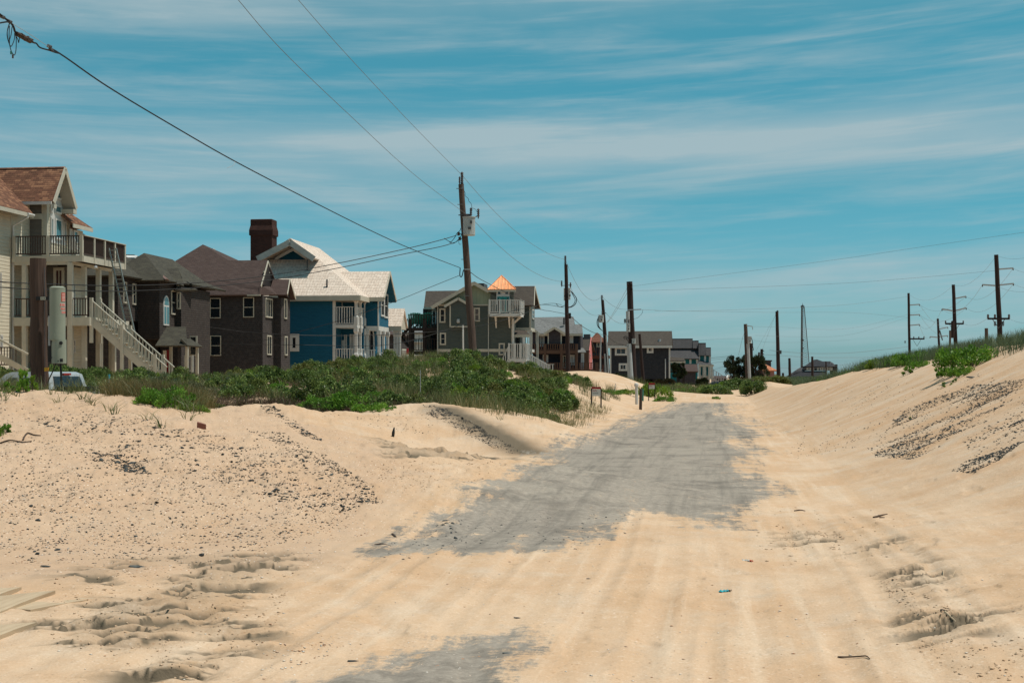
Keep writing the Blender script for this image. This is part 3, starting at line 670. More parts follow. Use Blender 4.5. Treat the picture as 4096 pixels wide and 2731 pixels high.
# walls
w1 = h.F(130)
zt = h.p(130, 640).z
MB().box(w1-9, w1, -9, 8, BASE, zt).build('side_wing_wall', M['cream'], h.root)
zw = h.p(560, 520, vw).z
MB().box(w1+.01, ug-.30, vw, vw+2.6, BASE, zw).build('front_wall', M['cream_shaded'], h.root)
vg1 = h.S(842, ug); zg = h.q(625, 520, ug).z
ulo = h.F(452, vw, 1); vlo = h.S(519, ulo, 1)
MB().box(ug-.29, ulo, vw-.02, vw+.25, BASE, zf-.40).build('lower_front_wall', M['cream_shaded'], h.root)
MB().box(ulo-3, ulo+.006, vw+.24, vlo, BASE, zf-.41).build('lower_side_wall', M['cream'], h.root)
apex = h.q(780, 135, ug+.1); vg0 = vw
gm = (vg0+vg1)/2
MB().prism([(vg0+.01, BASE), (vg1, BASE), (vg1, zg), ((vg0+vg1)/2, apex.z-.35), (vg0+.01, zg)], 'u', ug-4, ug).build('gable_wall', M['cream'], h.root)
MB().box(ug-.19, ug+.02, vw-.02, vw+.18, zl, zw).build('corner_board', M['ctrim'], h.root)
MB().box(ug-.01, ug+.025, vg1-.2, vg1+.02, zl, zg).build('corner_board', M['ctrim'], h.root)
MB().box(w1-.19, w1+.02, -.02, .16, BASE, zt).build('corner_board', M['ctrim'], h.root)
MB().box(w1+.02, ug-.2, vw-.03, vw, h.p(400, 715, vw).z, h.p(400, 650, vw).z).build('frieze_band', M['ctrim'], h.root)
# main gable roof, ridge along u
A = h.p(625, 492, vw-.75); ze = A.z; ur = ug+.75
va = h.S(787, ur); za = h.q(787, 80, ur).z; vr = 2*va-A.y
far = -14
h.roof('roof', M['roof_red'], [[(far, A.y, ze), (ur, A.y, ze), (ur, va, za), (far, va, za)], [(far, vr, ze), (ur, vr, ze), (ur, va, za), (far, va, za)]], .14)
mb = MB(); mb.beam((ur+.02, A.y, ze-.12), (ur+.02, va, za-.12), .05, .26).beam((ur+.02, vr, ze-.12), (ur+.02, va, za-.12), .05, .26)
mb.box(ur-.75, ur+.03, vr-.45, vr, ze-.42, ze-.17).box(ur-.10, ur+.03, A.y, A.y+.30, ze-.40, ze-.17)
mb.build('barge_board', M['ctrim'], h.root)
MB().box(h.F(190, A.y)-1, ur-.1, A.y-.12, A.y, ze-.20, ze-.04).build('gutter', M['white'], h.root)
MB().slab([(ug-.3, A.y+.1, ze-.17), (ur-.02, A.y+.1, ze-.17), (ur-.02, va, za-.17), (ug-.3, va, za-.17)], .03).slab([(ug-.3, vr-.1, ze-.17), (ur-.02, vr-.1, ze-.17), (ur-.02, va, za-.17), (ug-.3, va, za-.17)], .03).build('soffit', M['soffit'], h.root)
# wing roof on the left, eave along v
ue = w1+.8; v_e = h.S(400, ue); zle = h.q(200, 598, ue).z; rz = h.q(0, 300, ue-3.0).z
h.roof('wing_roof', M['roof_red'], [[(ue, -9.5, zle), (ue, v_e, zle), (ue-3.6, v_e-.4+3, zle+3.0), (ue-3.6, -9.5, zle+3.0)], [(ue-3.6, -9.5, zle+3.0), (ue-3.6, v_e+2.6, zle+3.0), (ue-9, v_e+2.6, zle), (ue-9, -9.5, zle)]], .14)
MB().box(ue-.02, ue+.04, -9.5, v_e, zle-.24, zle-.03).build('fascia', M['ctrim'], h.root)
MB().tube([(ue+.07, .2, zle-.1), (ue+.05, v_e, zle-.1)], .07, 8).tube([(ue+.05, .25, zle-.12), (ue+.05, .25, zle-.28), (w1+.09, .1, zle-.75), (w1+.09, .1, 1)], .055, 8).build('downspout', M['white'], h.root)
# rear right wing
uw = ug+.25; v0w = vg1+.25; v1w = h.S(1000, uw); zwr = h.q(1000, 850, uw).z
MB().box(uw-5, uw, v0w, v1w, BASE, zwr-.05).build('rear_wing_wall', M['cream'], h.root)
uo = uw+.5; v1o = h.S(1118, uo); zo = h.q(1118, 822, uo).z; tp = h.q(850, 600, uo-2.2)
h.roof('rear_wing_roof', M['roof_red'], [[(uo, v0w-1.5, zo), (uo, v1o, zo), (uo-2.6, v1o-2.6, zo+2.15), (uo-2.6, v0w-1.5, zo+2.15)], [(uo, v1o, zo), (uo-6, v1o, zo), (uo-2.6, v1o-2.6, zo+2.15)], [(uo-2.6, v1o-2.6, zo+2.15), (uo-2.6, v0w-1.5, zo+2.15), (uo-6, v0w-1.5, zo), (uo-6, v1o, zo)]], .12)
MB().box(uo-.02, uo+.03, v0w-1.5, v1o, zo-.24, zo-.02).build('fascia', M['ctrim'], h.root)
# gable windows
wa = h.q(604, 930, ug); wb_ = h.q(800, 930, ug); wt = h.q(700, 345, ug)
MB().prism([(wa.y, wa.z-.3), (wb_.y, wa.z-.3), (wb_.y, h.q(800, 545, ug).z), (h.S(742, ug), h.q(742, 350, ug).z), (h.S(662, ug), h.q(662, 400, ug).z), (wa.y, h.q(604, 500, ug).z)], 'u', ug+.001, ug+.035).build('window_surround', M['white'], h.root)
for r in [(670, 368, 738, 490), (608, 525, 636, 634), (658, 534, 740, 662), (764, 562, 793, 678), (612, 690, 642, 925), (662, 700, 745, 970), (768, 738, 797, 985)]:
    window_s(h, *r, u=ug+.035, fw=.1, rows=0, m='white', pane='painted_sky_glass', out=.05)
for r in [(846, 830, 866, 1005), (886, 845, 934, 1010)]: window_s(h, *r, u=uw, fw=.08, rows=0, pane='painted_sky_glass')
window_f(h, 200, 672, 268, 935, v=vw, fw=.07, pane='glass', m='ctrim')
window_f(h, 195, 1350, 285, 1600, v=vw, fw=.12, pane='glass', m='ctrim'); 
o = window_f(h, 648, 1300, 780, 1620, v=vw-.025, fw=.16, rows=0, cols=1, m='ctrim', pane='darkdoor', sill=False)
o.name = 'door'
h2 = h.c; 
window_s(h, 0, 705, 6, 900, u=w1, c=1); window_s(h, 0, 1095, 14, 1180, u=w1, c=1, rows=0)
window_s(h, 456, 780, 468, 905, u=ulo+.006, c=1, fw=.08, pane='painted_sky_glass'); window_s(h, 458, 1125, 470, 1210, u=ulo+.006, c=1, fw=.08)
# decks
MB().box(uL, -.03, -.03, dep-.02, zf-.06, zf).build('deck_floor', M['ctrim'], h.root)
zb0 = h.p(500, 1265).z
MB().box(uL+.1, -.68, 0, .12, zb0, zf-.30).build('front_beam', M['ctrim'], h.root)
MB().box(uL, .02, -.06, -.005, zf-.34, zf-.02).box(-.01, .045, 0, dep, zf-.34, zf-.02).build('rim_board', M['ctrim'], h.root)
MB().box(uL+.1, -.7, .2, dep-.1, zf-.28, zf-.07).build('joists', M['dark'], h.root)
up_ = h.F(842)
zb1 = zb0+.02
MB().box(up_-.06, up_+.06, .12, dep-.2, zb1, zf-.30).build('side_beam', M['ctrim'], h.root)
for x in (842, 1015, 1190, 1345):
    v_ = max(.06, h.S(x, up_)); post(h, up_, v_, 1.0, zf-.36 if x == 842 else zb1+.01, .24)
for x in (300,): post(h, h.F(x, 0.1), .1, 1.0, zb0, .24)
hr = h.p(560, 920).z-zf
for a, b in ((175, 560), (600, 965)):
    railing(h, (h.F(a), 0, zf), (h.F(b), 0, zf), hr, m='railm', gap=.135, bal=.045)
for x in (172, 582, 985): post(h, h.F(x)+(0 if x > 300 else .02), 0, zf-.33, zf+hr+.02, .16, name='railing_post')
sv = [0]+[h.S(x) for x in (1130, 1256, 1378, 1500)]
for a, b in zip(sv, sv[1:]): railing(h, (0, a+.06, zf), (0, b-.06, zf), hr, m='railm', gap=.12, bal=.04)
for v_ in sv[1:]: post(h, .01, v_, zf-.33, zf+hr+.02, .13, name='railing_post')
MB().beam((.02, 0, zf+hr+.03), (.02, dep, zf+hr+.03), .16, .04).build('rail_cap', M['ctrim'], h.root)
# lower deck
ul2 = h.F(560, c=1); zlb = h.p(300, 1040, c=1).z
MB().box(uL, ul2, -.02, dep-.3, zl-.06, zl).build('lower_deck_floor', M['ctrim'], h.root)
MB().box(uL+.1, ul2+.02, -.06, -.012, zlb, zl-.02).build('lower_beam', M['ctrim'], h.root)
MB().box(ul2-.04, ul2+.03, 0, dep-.3, zlb, zl-.02).build('lower_side_beam', M['ctrim'], h.root)
for a, b in ((95, 190), (300, 428), (458, 545)): railing(h, (h.F(a, c=1), .02, zl), (h.F(b, c=1), .02, zl), hr-.05, m='railm', gap=.13, bal=.04)
post(h, h.F(442, c=1), .03, 1.0, zl+2.9, .235); post(h, h.F(530, .9, 1), .9, 1.0, zl-.05, .22); post(h, h.F(632, 4.2, 1), 4.2, 1.0, zl-.05, .2); post(h, h.F(715, dep-.5, 1), dep-.5, 1.0, zl-.05, .2)
a = h.p(565, 985, .3, 1); bb = h.p(1010, 1195, .3, 1); d = (bb-a)
b = a+d*1.38
a.z = zl; b.z = zl-(zl-bb.z+.9)*1.38+0; 
e0 = h.p(565, 985, .3, 1); e1 = h.p(790, 1185, .3, 1)
a = Vector((e0.x, .3, zl)); sl = (e1.z-e0.z)/(e1.x-e0.x); b = Vector((a.x+(1.2-zl)/sl, .3, 1.2)); 
stairs(h, a, b, (0, 1, 0), 1.1, 15, hgt=.98)
for t_ in (0.02, .42, .85): p_ = a.lerp(b, t_); post(h, p_.x, p_.y-.02, max(1.0, p_.z-1.3), p_.z+1.12, .16); post(h, p_.x, p_.y+1.12, max(1.0, p_.z-1.3), p_.z+1.12, .16)
# rail of the lowest steps at the far left
l0 = h.p(-60, 1095, -2.5, 1); l1 = h.p(175, 1218, -2.5, 1)
MB().beam(l0, l1, .1, .1).beam(l0-Vector((0, 0, .9)), l1-Vector((0, 0, .9)), .06, .3).build('entry_stair_rail', M['ctrim'], h.root)
l0 = h.p(0, 1175, -2.0, 1); l1 = h.p(110, 1175, -2.0, 1)
railing(h, l0-Vector((0, 0, 1)), l1-Vector((0, 0, 1)), 1.0, m='railm', gap=.15, name='entry_railing')
MB().lathe([(.02, .12), (.07, .1), (.10, 0), (.09, -.01)], h.p(1155, 1300, .3), 10).build('flood_lamp', M['metal'], h.root)
CREAM = h
# ladder leaning on the upper deck
lt = empty('ladder', label='long grey metal extension ladder leaning on the upper deck of the cream house', cat='ladder')
top = h.world(Vector((.25, h.S(1325, .1), h.q(1325, 1065, .1).z))); bt = h.p(810, 1030, 3.0, 1); bot = h.world(bt); bot = bot+(bot-top)*.42
lt.location = bot; dirv = (top-bot); side = Vector((.40, -.12, 0)).normalized()*.23
MB().beam(-side, dirv-side, .045, .09).build('side_rail', M['alum'], lt); MB().beam(side, dirv+side, .045, .09).build('side_rail', M['alum'], lt)
for i in range(26):
    p_ = dirv*((i+.5)/26); MB().tube([p_-side, p_+side], .02, 6).build('rung', M['alum'], lt)
# white chair on the upper deck
wc = h.world(Vector((h.F(925, 1.4), 1.4, zf+.003)))
ch = empty('deck_chair', wc, R(160), label='white chair standing behind the railing on the upper deck of the cream house', cat='chair')
MB().box(-.27, .27, -.26, .24, .38, .42).build('seat', M['white'], ch); MB().add([(-.26, .24, .40), (.26, .24, .40), (.22, .42, 1.0), (-.22, .42, 1.0), (-.26, .28, .40), (.26, .28, .40), (.22, .46, 1.0), (-.22, .46, 1.0)], [(0,1,2,3), (7,6,5,4), (0,4,5,1), (1,5,6,2), (2,6,7,3), (3,7,4,0)]).build('backrest', M['white'], ch)
for x in (-.23, .23):
    for y in (-.22, .2): MB().beam((x, y, 0), (x*.95, y*.95, .39), .045, .045).build('leg', M['white'], ch)
    MB().box(x-.035, x+.035, -.28, .30, .60, .63).beam((x, -.22, .3), (x, -.22, .61), .04, .04).build('armrest', M['white'], ch)

# ================= dark shingled house with mossy roof and arched window
h = House('beach_house', 'dark shingled house with mossy grey roof, arched window and small porch, beside the cream house', 2, 365, 92)
ze = h.p(365, 650).z; zbot = h.p(300, 1190).z; v5 = h.S(520); v6 = h.S(575)
MB().box(h.F(165), 0, 0, 9, zbot, ze).build('wall', M['darksh'], h.root)
MB().box(h.F(165)-3, -1.2, 1.0, 8.8, BASE, zbot+.01).build('ground_floor_wall', M['darksh'], h.root)
MB().box(-1, v5*0+.45, v5-.3, 8.5, BASE, h.q(540, 705, .45).z).build('bay_wall', M['darksh'], h.root)
uLb = h.F(165); vL = h.S(-18, uLb); zeL = h.q(100, 625, uLb).z
MB().box(uLb-9, uLb, vL, 0.3, h.q(80, 1020, uLb).z, zeL).build('left_wing_wall', M['darksh'], h.root)
MB().box(uLb-8.5, uLb-.4, vL+.5, 5, BASE, h.q(80, 1020, uLb).z+.01).build('left_wing_base', M['darksh'], h.root)
def hip(u0, u1, v0, v1, z, pitch, ov=.45):
    u0 -= ov; u1 += ov; v0 -= ov; v1 += ov; t_ = math.tan(R(pitch)); a_, b_ = u1-u0, v1-v0
    if a_ >= b_:
        r0 = (u0+b_/2, (v0+v1)/2, z+t_*b_/2); r1 = (u1-b_/2, (v0+v1)/2, z+t_*b_/2)
        return [[(u0, v0, z), (u1, v0, z), r1, r0], [(u1, v0, z), (u1, v1, z), r1], [(u1, v1, z), (u0, v1, z), r0, r1], [(u0, v1, z), (u0, v0, z), r0]]
    r0 = ((u0+u1)/2, v0+a_/2, z+t_*a_/2); r1 = ((u0+u1)/2, v1-a_/2, z+t_*a_/2)
    return [[(u0, v0, z), (u1, v0, z), r0], [(u1, v0, z), (u1, v1, z), r1, r0], [(u1, v1, z), (u0, v1, z), r1], [(u0, v1, z), (u0, v0, z), r0, r1]]
h.roof('left_roof', M['roof_grn'], hip(uLb-9, uLb, vL, 6, zeL, 33), .12)
h.roof('front_roof', M['roof_grn'], hip(uLb-2.2, .1, 0, 9, ze, 40), .12)
zm = ze+.25
top1 = h.p(60, 410, 5.0); e1 = h.p(540, 660, 5.0)
h.roof('main_roof', M['roof_grn'], [[top1, h.p(130, 412, 5), h.p(275, 492, 5.0), e1, Vector((top1.x, 1.0, ze+.4))], [top1+Vector((-8, 0, 0)), top1, Vector((top1.x, 1.0, ze+.4)), Vector((top1.x-8, 1.0, ze+.4))], [h.p(130, 412, 5), Vector((.8, 11, ze)), Vector((.8, 4, ze)), h.p(275, 492, 5.0)]], .12)
mb = MB(); mb.beam(h.p(430, 640, -.45), h.p(245, 492, 2.6), .22, .05).beam(h.p(430, 640, -.45)+Vector((0, 0, .02)), h.p(450, 650, -.2), .1, .04).build('ridge_cap', M['ridgecap'], h.root)
sg = h.F(535, 3)
h.roof('gable_roof', M['roof_grn'], [[h.p(370, 540, 3), h.p(535, 535, 3), h.p(590, 700, 1.6), h.p(430, 640, 1.6)], [h.p(370, 540, 3), h.p(535, 535, 3), h.p(600, 690, 4.6), h.p(430, 640, 4.6)]], .1)
MB().slab([h.p(512, 620, 3), h.p(538, 548, 3), h.p(580, 660, 3)], .1).build('gable_face', M['darksh'], h.root)
h.roof('bay_eave', M['roof_grn'], [[h.p(515, 735, v5-1.0), h.p(718, 735, v5+1.5), h.p(600, 675, v5+2.2), h.p(540, 660, v5)]], .16)
mb = MB().add([], [])
for xx in ((65, 418, 115, 442), (140, 432, 185, 458)):
    a_ = h.p(xx[0], xx[1], 4.55); b_ = h.p(xx[2], xx[3], 4.3); MB().slab([a_, a_+Vector((.75, 0, -.02)), b_+Vector((.3, -.35, 0)), b_+Vector((-.45, -.35, 0))], .1).build('skylight', M['white'], h.root)
MB().tube([h.p(268, 495, 4.5), h.p(268, 470, 4.5)], .05, 6).build('vent_pipe', M['dmetal'], h.root)
# arched window
a_ = h.q(397, 785, 0); b_ = h.q(450, 1065, 0); v0, v1 = a_.y, b_.y; z0 = h.Z(1062, 0, v0); z1 = h.Z(885, 0, v0); zt_ = h.Z(785, 0, v0)
def arch(mb, v0, v1, z0, z1, zt, u, d):
    pts = [(v0, z0), (v1, z0), (v1, z1)]+[((v0+v1)/2+(v1-v0)/2*math.cos(t), z1+(zt-z1)*math.sin(t)) for t in np.linspace(0, math.pi, 11)[1:-1]]+[(v0, z1)]
    return mb.prism(pts, 'u', u, u+d)
o = arch(MB(), v0, v1, z0, z1, zt_, 0.001, .05).build('arched_window', M['white'], h.root)
arch(MB(), v0+.12, v1-.12, z1+.08, z1+.1, zt_-.1, .03, .03).box(.03, .06, v0+.1, (v0+v1)/2-.05, z0+.1, z1-.03).box(.03, .06, (v0+v1)/2+.05, v1-.1, z0+.1, z1-.03).build('pane', M['painted_sky_glass'], o)
window_s(h, 470, 738, 495, 968, u=0., m='ctrim', w_=.9); window_f(h, 525, 757, 562, 916, v=v5-.3, m='ctrim'); window_f(h, 522, 685, 545, 700, v=v5-.3, rows=0, m='ctrim')
window_s(h, 28, 660, 60, 862, u=uLb, m='ctrim'); window_s(h, 112, 676, 145, 876, u=uLb, m='ctrim')
# porch
vp = -1.6
h.roof('porch_roof', M['roof_grn'], [[h.p(325, 1250, vp-1), h.p(620, 1248, vp-1), h.p(605, 1075, vp+.8), h.p(430, 1078, vp+.8)], [h.p(565, 1185, vp-.8), h.p(625, 1248, vp-1), h.p(762, 1258, vp+2.4), h.p(640, 1180, vp+1.8)], [h.p(430, 1078, vp+.8), h.p(605, 1075, vp+.8), h.p(640, 1190, vp+2.4), h.p(400, 1190, vp+2.4)]], .1)
MB().slab([h.p(570, 1180, vp+.2), h.p(600, 1100, vp+.75), h.p(640, 1180, vp+1.6)], .08).build('porch_gable', M['darksh'], h.root)
for x_, v_ in ((548, vp-.7), (618, vp-.6), (470, vp+1.2), (712, vp+2.0)): p_ = h.p(x_, 1255, v_); post(h, p_.x, p_.y, .8, p_.z, .16, 'darksh' if x_ == 548 else 'ctrim')
o = MB().box(*[h.F(430, .9), h.F(466, .9), .86, .9, 1.6, h.p(440, 1290, .9).z]).build('door', M['reddoor'], h.root)
MB().box(h.F(398, -.9), h.F(428, -.9), -.95, -.88, 1.5, h.p(410, 1295, -.9).z).build('porch_panel', M['ctrim'], h.root)
window_f(h, 640, 1160, 712, 1345, v=.9, m='ctrim')
a_ = h.p(600, 1350, vp-.5); b_ = h.p(668, 1350, vp-.5)
railing(h, a_-Vector((0, 0, 1)), b_-Vector((0, 0, 1)), 1.0, m='grime', gap=.16, npost=1)

# ================= plum-brown house
h = House('beach_house', 'plain brown-grey shingled house with plum-brown hip roof, left of the blue house', 2, 1315, 105)
ze = h.p(1315, 788).z; v1 = h.S(1415); u2 = h.F(1485, v1); v3 = h.S(1568, u2)
MB().box(-21, 0, 0, v1+.5, BASE, ze).box(-21, -1, v1+.51, 9, BASE, ze-.02).build('wall', M['brownsh'], h.root)
MB().box(-3, u2, v1, v3, BASE, ze-.01).build('bay_wall', M['brownsh'], h.root)
ur = .5; eA = h.p(1290, 780, -.5)
ap = h.p(765, 318, 3.4); rg0 = h.p(1000, 466, 2.2); rg1 = h.p(1362, 462, 2.2)
LF = Vector((-19, -.5, eA.z)); RF = Vector((h.F(1355, -.5), -.5, eA.z)); g0 = h.p(1300, 695, -.1)
h.roof('roof', M['roof_brn'], [
 [h.p(380, 548, 1.0), LF, Vector((g0.x, -.5, eA.z)), g0, rg1, rg0, ap],
 [LF, h.p(380, 548, 1.0), ap, Vector((ap.x-1, 7.5, ap.z-.2)), Vector((-21, 8, eA.z))],
 [ap, rg0, Vector((rg0.x, 8, rg0.z)), Vector((ap.x, 7, ap.z-.2))],
 [rg0, rg1, Vector((rg1.x, 5.2, eA.z+.8)), Vector((rg0.x, 5.2, eA.z+.8))],
 [Vector((g0.x, -.5, eA.z)), g0, h.p(1385, 705, v1-.2), h.p(1450, 780, v1-.4)]], .13)
MB().slab([h.p(1312, 690, .1), h.p(1358, 500, 2.2), h.p(1412, 650, 4.3), h.p(1385, 705, 4.0)], .1).build('gable_face', M['dkdeck'], h.root)
MB().beam(g0+Vector((.02, 0, -.1)), rg1+Vector((.04, 0, -.1)), .05, .16).beam(h.p(1325, 570, 1.0), h.p(1385, 575, 3.2), .08, .12).beam(rg1+Vector((.04, 0, -.1)), h.p(1418, 640, 4.4), .05, .14).build('barge_board', M['ctrim'], h.root)
r0 = h.p(1412, 640, v1+1.1); r1 = h.p(1568, 641, v1+1.1)
h.roof('bay_roof', M['roof_brn'], [[h.p(1370, 780, v1-.4), h.p(1545, 780, v1-.4), r1, r0], [r0, r1, Vector((r1.x, v1+2.8, eA.z)), Vector((r0.x, v1+2.8, eA.z))]], .12)
MB().beam(h.p(1545, 780, v1-.4), r1, .05, .15).beam(r1, Vector((r1.x, v1+2.7, eA.z)), .05, .15).build('bay_barge_board', M['ctrim'], h.root)
MB().slab([h.p(1530, 785, v1), r1+Vector((-.4, 0, -.2)), Vector((r1.x-.4, v1+2.6, eA.z))], .08).build('bay_gable', M['dkdeck'], h.root)
MB().box(h.F(1195), h.F(1315), -.62, -.5, eA.z-.1, eA.z).build('gutter', M['ctrim'], h.root)
MB().box(h.F(835, 4.4), h.F(865, 4.4), 4.2, 4.8, h.p(850, 372, 4.4).z-.1, h.p(850, 357, 4.4).z).build('roof_vent', M['white'], h.root)
for r in [(830, 812, 930, 998), (1138, 805, 1238, 990), (834, 1158, 934, 1344)]: window_f(h, *r, fw=.06, m='ctrim', out=.07)
window_s(h, 1340, 808, 1404, 998, fw=.1, rows=0, cols=2, m='ctrim'); window_s(h, 1353, 1153, 1395, 1338, fw=.1, rows=0, cols=1, m='ctrim')
window_s(h, 1512, 815, 1537, 1006, u=u2, fw=.1, rows=0, m='ctrim'); window_s(h, 1516, 1162, 1542, 1342, u=u2, fw=.1, rows=0, m='ctrim')
MB().box(-.14, .012, -.012, .12, BASE, ze).build('corner_board', M['brownsh'], h.root)

# ================= blue house
h = House('beach_house', 'bright blue two-storey house with pale cedar shake roof, white columned porches and tall brick chimney', 3, 1095, 118)
Z = h.p; eav = h.p(1000, 790, -.5).z; zwl = h.p(880, 822).z; uC = h.F(1095)
u0 = h.F(300); up = h.F(890); 
MB().box(u0-2, up, 0, 11, BASE, zwl).build('wall', M['blue'], h.root)
MB().box(up+.01, -.0, 2.6, 11, BASE, zwl).build('porch_back_wall', M['blue'], h.root)
MB().box(h.F(878), h.F(903), -.03, .15, BASE, zwl+.02).build('corner_board', M['white'], h.root)
vW = h.S(1178)                     # front of the bump-out
uW0 = h.F(1178, vW); uW1 = h.F(1300, vW); vE = h.S(1392, uW1)
z2t = h.p(1240, 1070, vW).z; z2b = h.p(1240, 1112, vW).z; zwt = h.p(1240, 830, vW).z
MB().box(uW0-.5, uW1, vW, vE, z2t, zwt+.15).build('wing_wall', M['blue'], h.root)
MB().box(uW0-.5, uW1+.02, vW-.03, vE+.02, z2b, z2t).build('wing_band', M['white'], h.root)
MB().box(h.F(1292, vW), uW1+.025, vW-.025, vW+.14, z2t, zwt+.1).build('corner_board', M['white'], h.root)
z1f = h.p(1000, 1440).z
MB().box(uW0-.4, h.F(1272, vW+1), vW+1.0, 10, BASE, z2b+.01).build('lower_wall', M['blue'], h.root)
uLW = h.F(1272, vW+1)
# floor band + porch floors
zt1 = h.p(1000, 1057).z; zb1 = h.p(1000, 1085).z
MB().box(up, 0, -.02, vW+.3, zb1, zt1).build('upper_porch_floor', M['white'], h.root)
MB().box(up-.2, uW1+.6, -.25, vW+2.6, z1f-.2, z1f).build('lower_porch_floor', M['grime'], h.root)
zc = h.p(1000, 815).z
MB().box(up, .02, -.03, .12, zc-.05, zc+.22).box(-.10, .02, 0, vW+.1, zc-.05, zc+.22).build('porch_beam', M['white'], h.root)
def turned(h, u, v, z0, z1, w_=.34, name='porch_post'):
    mb = MB(); H_ = z1-z0; a_ = w_/2
    prof = [(1.0, 0), (1.0, .30), (.62, .36), (.62, .84), (1.0, .90), (1.0, 1.0)]
    for (r0_, t0), (r1_, t1) in zip(prof, prof[1:]):
        A_ = r0_*a_; B_ = r1_*a_; za_ = z0+H_*t0; zb_ = z0+H_*t1
        mb.add([(u-A_, v-A_, za_), (u+A_, v-A_, za_), (u+A_, v+A_, za_), (u-A_, v+A_, za_), (u-B_, v-B_, zb_), (u+B_, v-B_, zb_), (u+B_, v+B_, zb_), (u-B_, v+B_, zb_)], [(0,1,5,4), (1,2,6,5), (2,3,7,6), (3,0,4,7)])
    return mb.build(name, M['white'], h.root)
uP = h.F(1090)
vs_ = [0.15, h.S(1130, uP), h.S(1165, uP)]
for v_ in vs_: turned(h, uP, v_, zt1, zc-.04); turned(h, uP, v_, z1f, zb1+.01)
railing(h, (h.F(903), .05, zt1), (uP-.2, .05, zt1), .95*1.55, m='white', gap=.20, bal=.07)
for a_, b_ in ((vs_[0]+.2, vs_[1]-.2), (vs_[1]+.2, vs_[2]-.15)):
    railing(h, (uP, a_, zt1), (uP, b_, zt1), 1.45, m='white', gap=.20, bal=.08)
    railing(h, (uP, a_, z1f), (uP, b_, z1f), 1.45, m='white', gap=.20, bal=.08)
railing(h, (h.F(903), .05, z1f), (uP-.2, .05, z1f), 1.45, m='white', gap=.20, bal=.07)
railing(h, (uW0+.2, vW, z1f), (h.F(1275, vW), vW, z1f), 1.4, m='white', gap=.20, bal=.07)
for x_ in (1198, 1305): p_ = h.F(x_, vW+.1); turned(h, p_, vW+.1, z1f, z2b)
turned(h, uW1, h.S(1345, uW1), z1f, z2b); turned(h, uW1, h.S(1385, uW1), z1f, z2b)
railing(h, (uW1, h.S(1345, uW1), z1f), (uW1, h.S(1390, uW1), z1f), 1.4, m='white', gap=.2, bal=.07)
# side windows of the wing, oval window, doors
window_s(h, 1320, 770, 1352, 985, u=uW1, fw=.14, rows=1, pane='glass'); window_s(h, 1352, 770, 1386, 1000, u=uW1, fw=.14, rows=1, pane='glass')
ov_c = h.q(1240, 1232, uLW+.03); mb = MB(); 
def oval(u, c_, a_, b_, d):
    m_ = MB(); pts = [(c_.y+a_*math.cos(t), c_.z+b_*math.sin(t)) for t in np.linspace(0, 2*math.pi, 20, endpoint=False)]; return m_.prism(pts, 'u', u, u+d)
oc = h.p(1240, 1232, vW+1.0)
pts = [(oc.x+.24*math.cos(t), oc.z+1.45*math.sin(t)) for t in np.linspace(0, 2*math.pi, 20, endpoint=False)]
o = MB().prism(pts, 'v', vW+.93, vW+1.0).build('oval_window', M['white'], h.root)
pts = [(oc.x+.13*math.cos(t), oc.z+1.28*math.sin(t)) for t in np.linspace(0, 2*math.pi, 20, endpoint=False)]
MB().prism(pts, 'v', vW+.90, vW+.925).build('pane', M['glass'], o)
window_f(h, 477, 1143, 570, 1303, fw=.30, rows=0, out=.08)
window_f(h, 930, 1140, 960, 1335, v=2.6, fw=.12); window_f(h, 962, 1200, 985, 1335, v=2.6, fw=.1, rows=2); window_f(h, 985, 1150, 1010, 1335, v=2.6, fw=.1)
o = window_f(h, 1035, 1145, 1080, 1420, v=2.6, fw=.28, rows=0, pane='reddoor', sill=False); o.name = 'door'
window_f(h, 905, 820, 925, 950, v=2.6, fw=.1); window_f(h, 945, 825, 972, 950, v=2.6, fw=.1)
MB().box(h.F(922, 2.6), h.F(946, 2.6), 2.5, 2.6, h.p(935, 955, 2.6).z, zc).build('door_trim', M['ctrim'], h.root)
# roofs
eA = h.p(1130, 786, -.5); eL = Vector((u0-2.5, -.5, eA.z)); vt = 3.0
tR = h.p(755, 457, vt); tL = h.p(238, 457, vt); apx = h.p(485, 260, 1.3)
VB = 11.0; apb = Vector((apx.x, VB, apx.z)); eR2 = h.q(1222, 800, eA.x); 
h.roof('roof', M['shake'], [[eL, Vector((eA.x, -.5, eA.z)), tR, tL],
   [apx, Vector((tR.x, 1.3, tR.z)), tR, Vector((eA.x, -.5, eA.z)), Vector((eA.x, VB, eA.z)), apb],
   [apx, Vector((tL.x, 1.3, tL.z)), tL, Vector((eL.x, -.5, eA.z)), Vector((eL.x, VB, eA.z)), apb]], .16)
MB().box(eL.x, eA.x, -.56, -.5, eA.z-.42, eA.z-.02).box(eA.x-.02, eA.x+.05, -.5, vW-.4, eA.z-.42, eA.z-.02).build('fascia', M['ctrim'], h.root)
MB().box(eL.x+.2, eA.x-.05, -.5, 2.5, eA.z-.44, eA.z-.36).build('soffit', M['soffit'], h.root)
def bar2(a_, b_): return MB().beam(a_, b_, .08, .55)
MB().beam(apx+Vector((0, -.05, -.35)), Vector((tR.x, 1.25, tR.z-.1)), .08, .5).beam(apx+Vector((0, -.05, -.35)), Vector((tL.x, 1.25, tL.z-.1)), .08, .5).build('barge_board', M['grime'], h.root)
MB().beam(apx+Vector((0, .9, -.85)), Vector((tR.x-1.0, 3.1, tR.z+.02)), .08, .22).beam(apx+Vector((0, .9, -.85)), Vector((tL.x+1.0, 3.1, tL.z+.02)), .08, .22).build('gable_trim', M['white'], h.root)
MB().prism([(tL.x+.2, tL.z-.3), (tR.x-.2, tR.z-.3), (apx.x, apx.z-.35)], 'v', 3.25, 3.4).build('gable_wall', M['blue'], h.root)
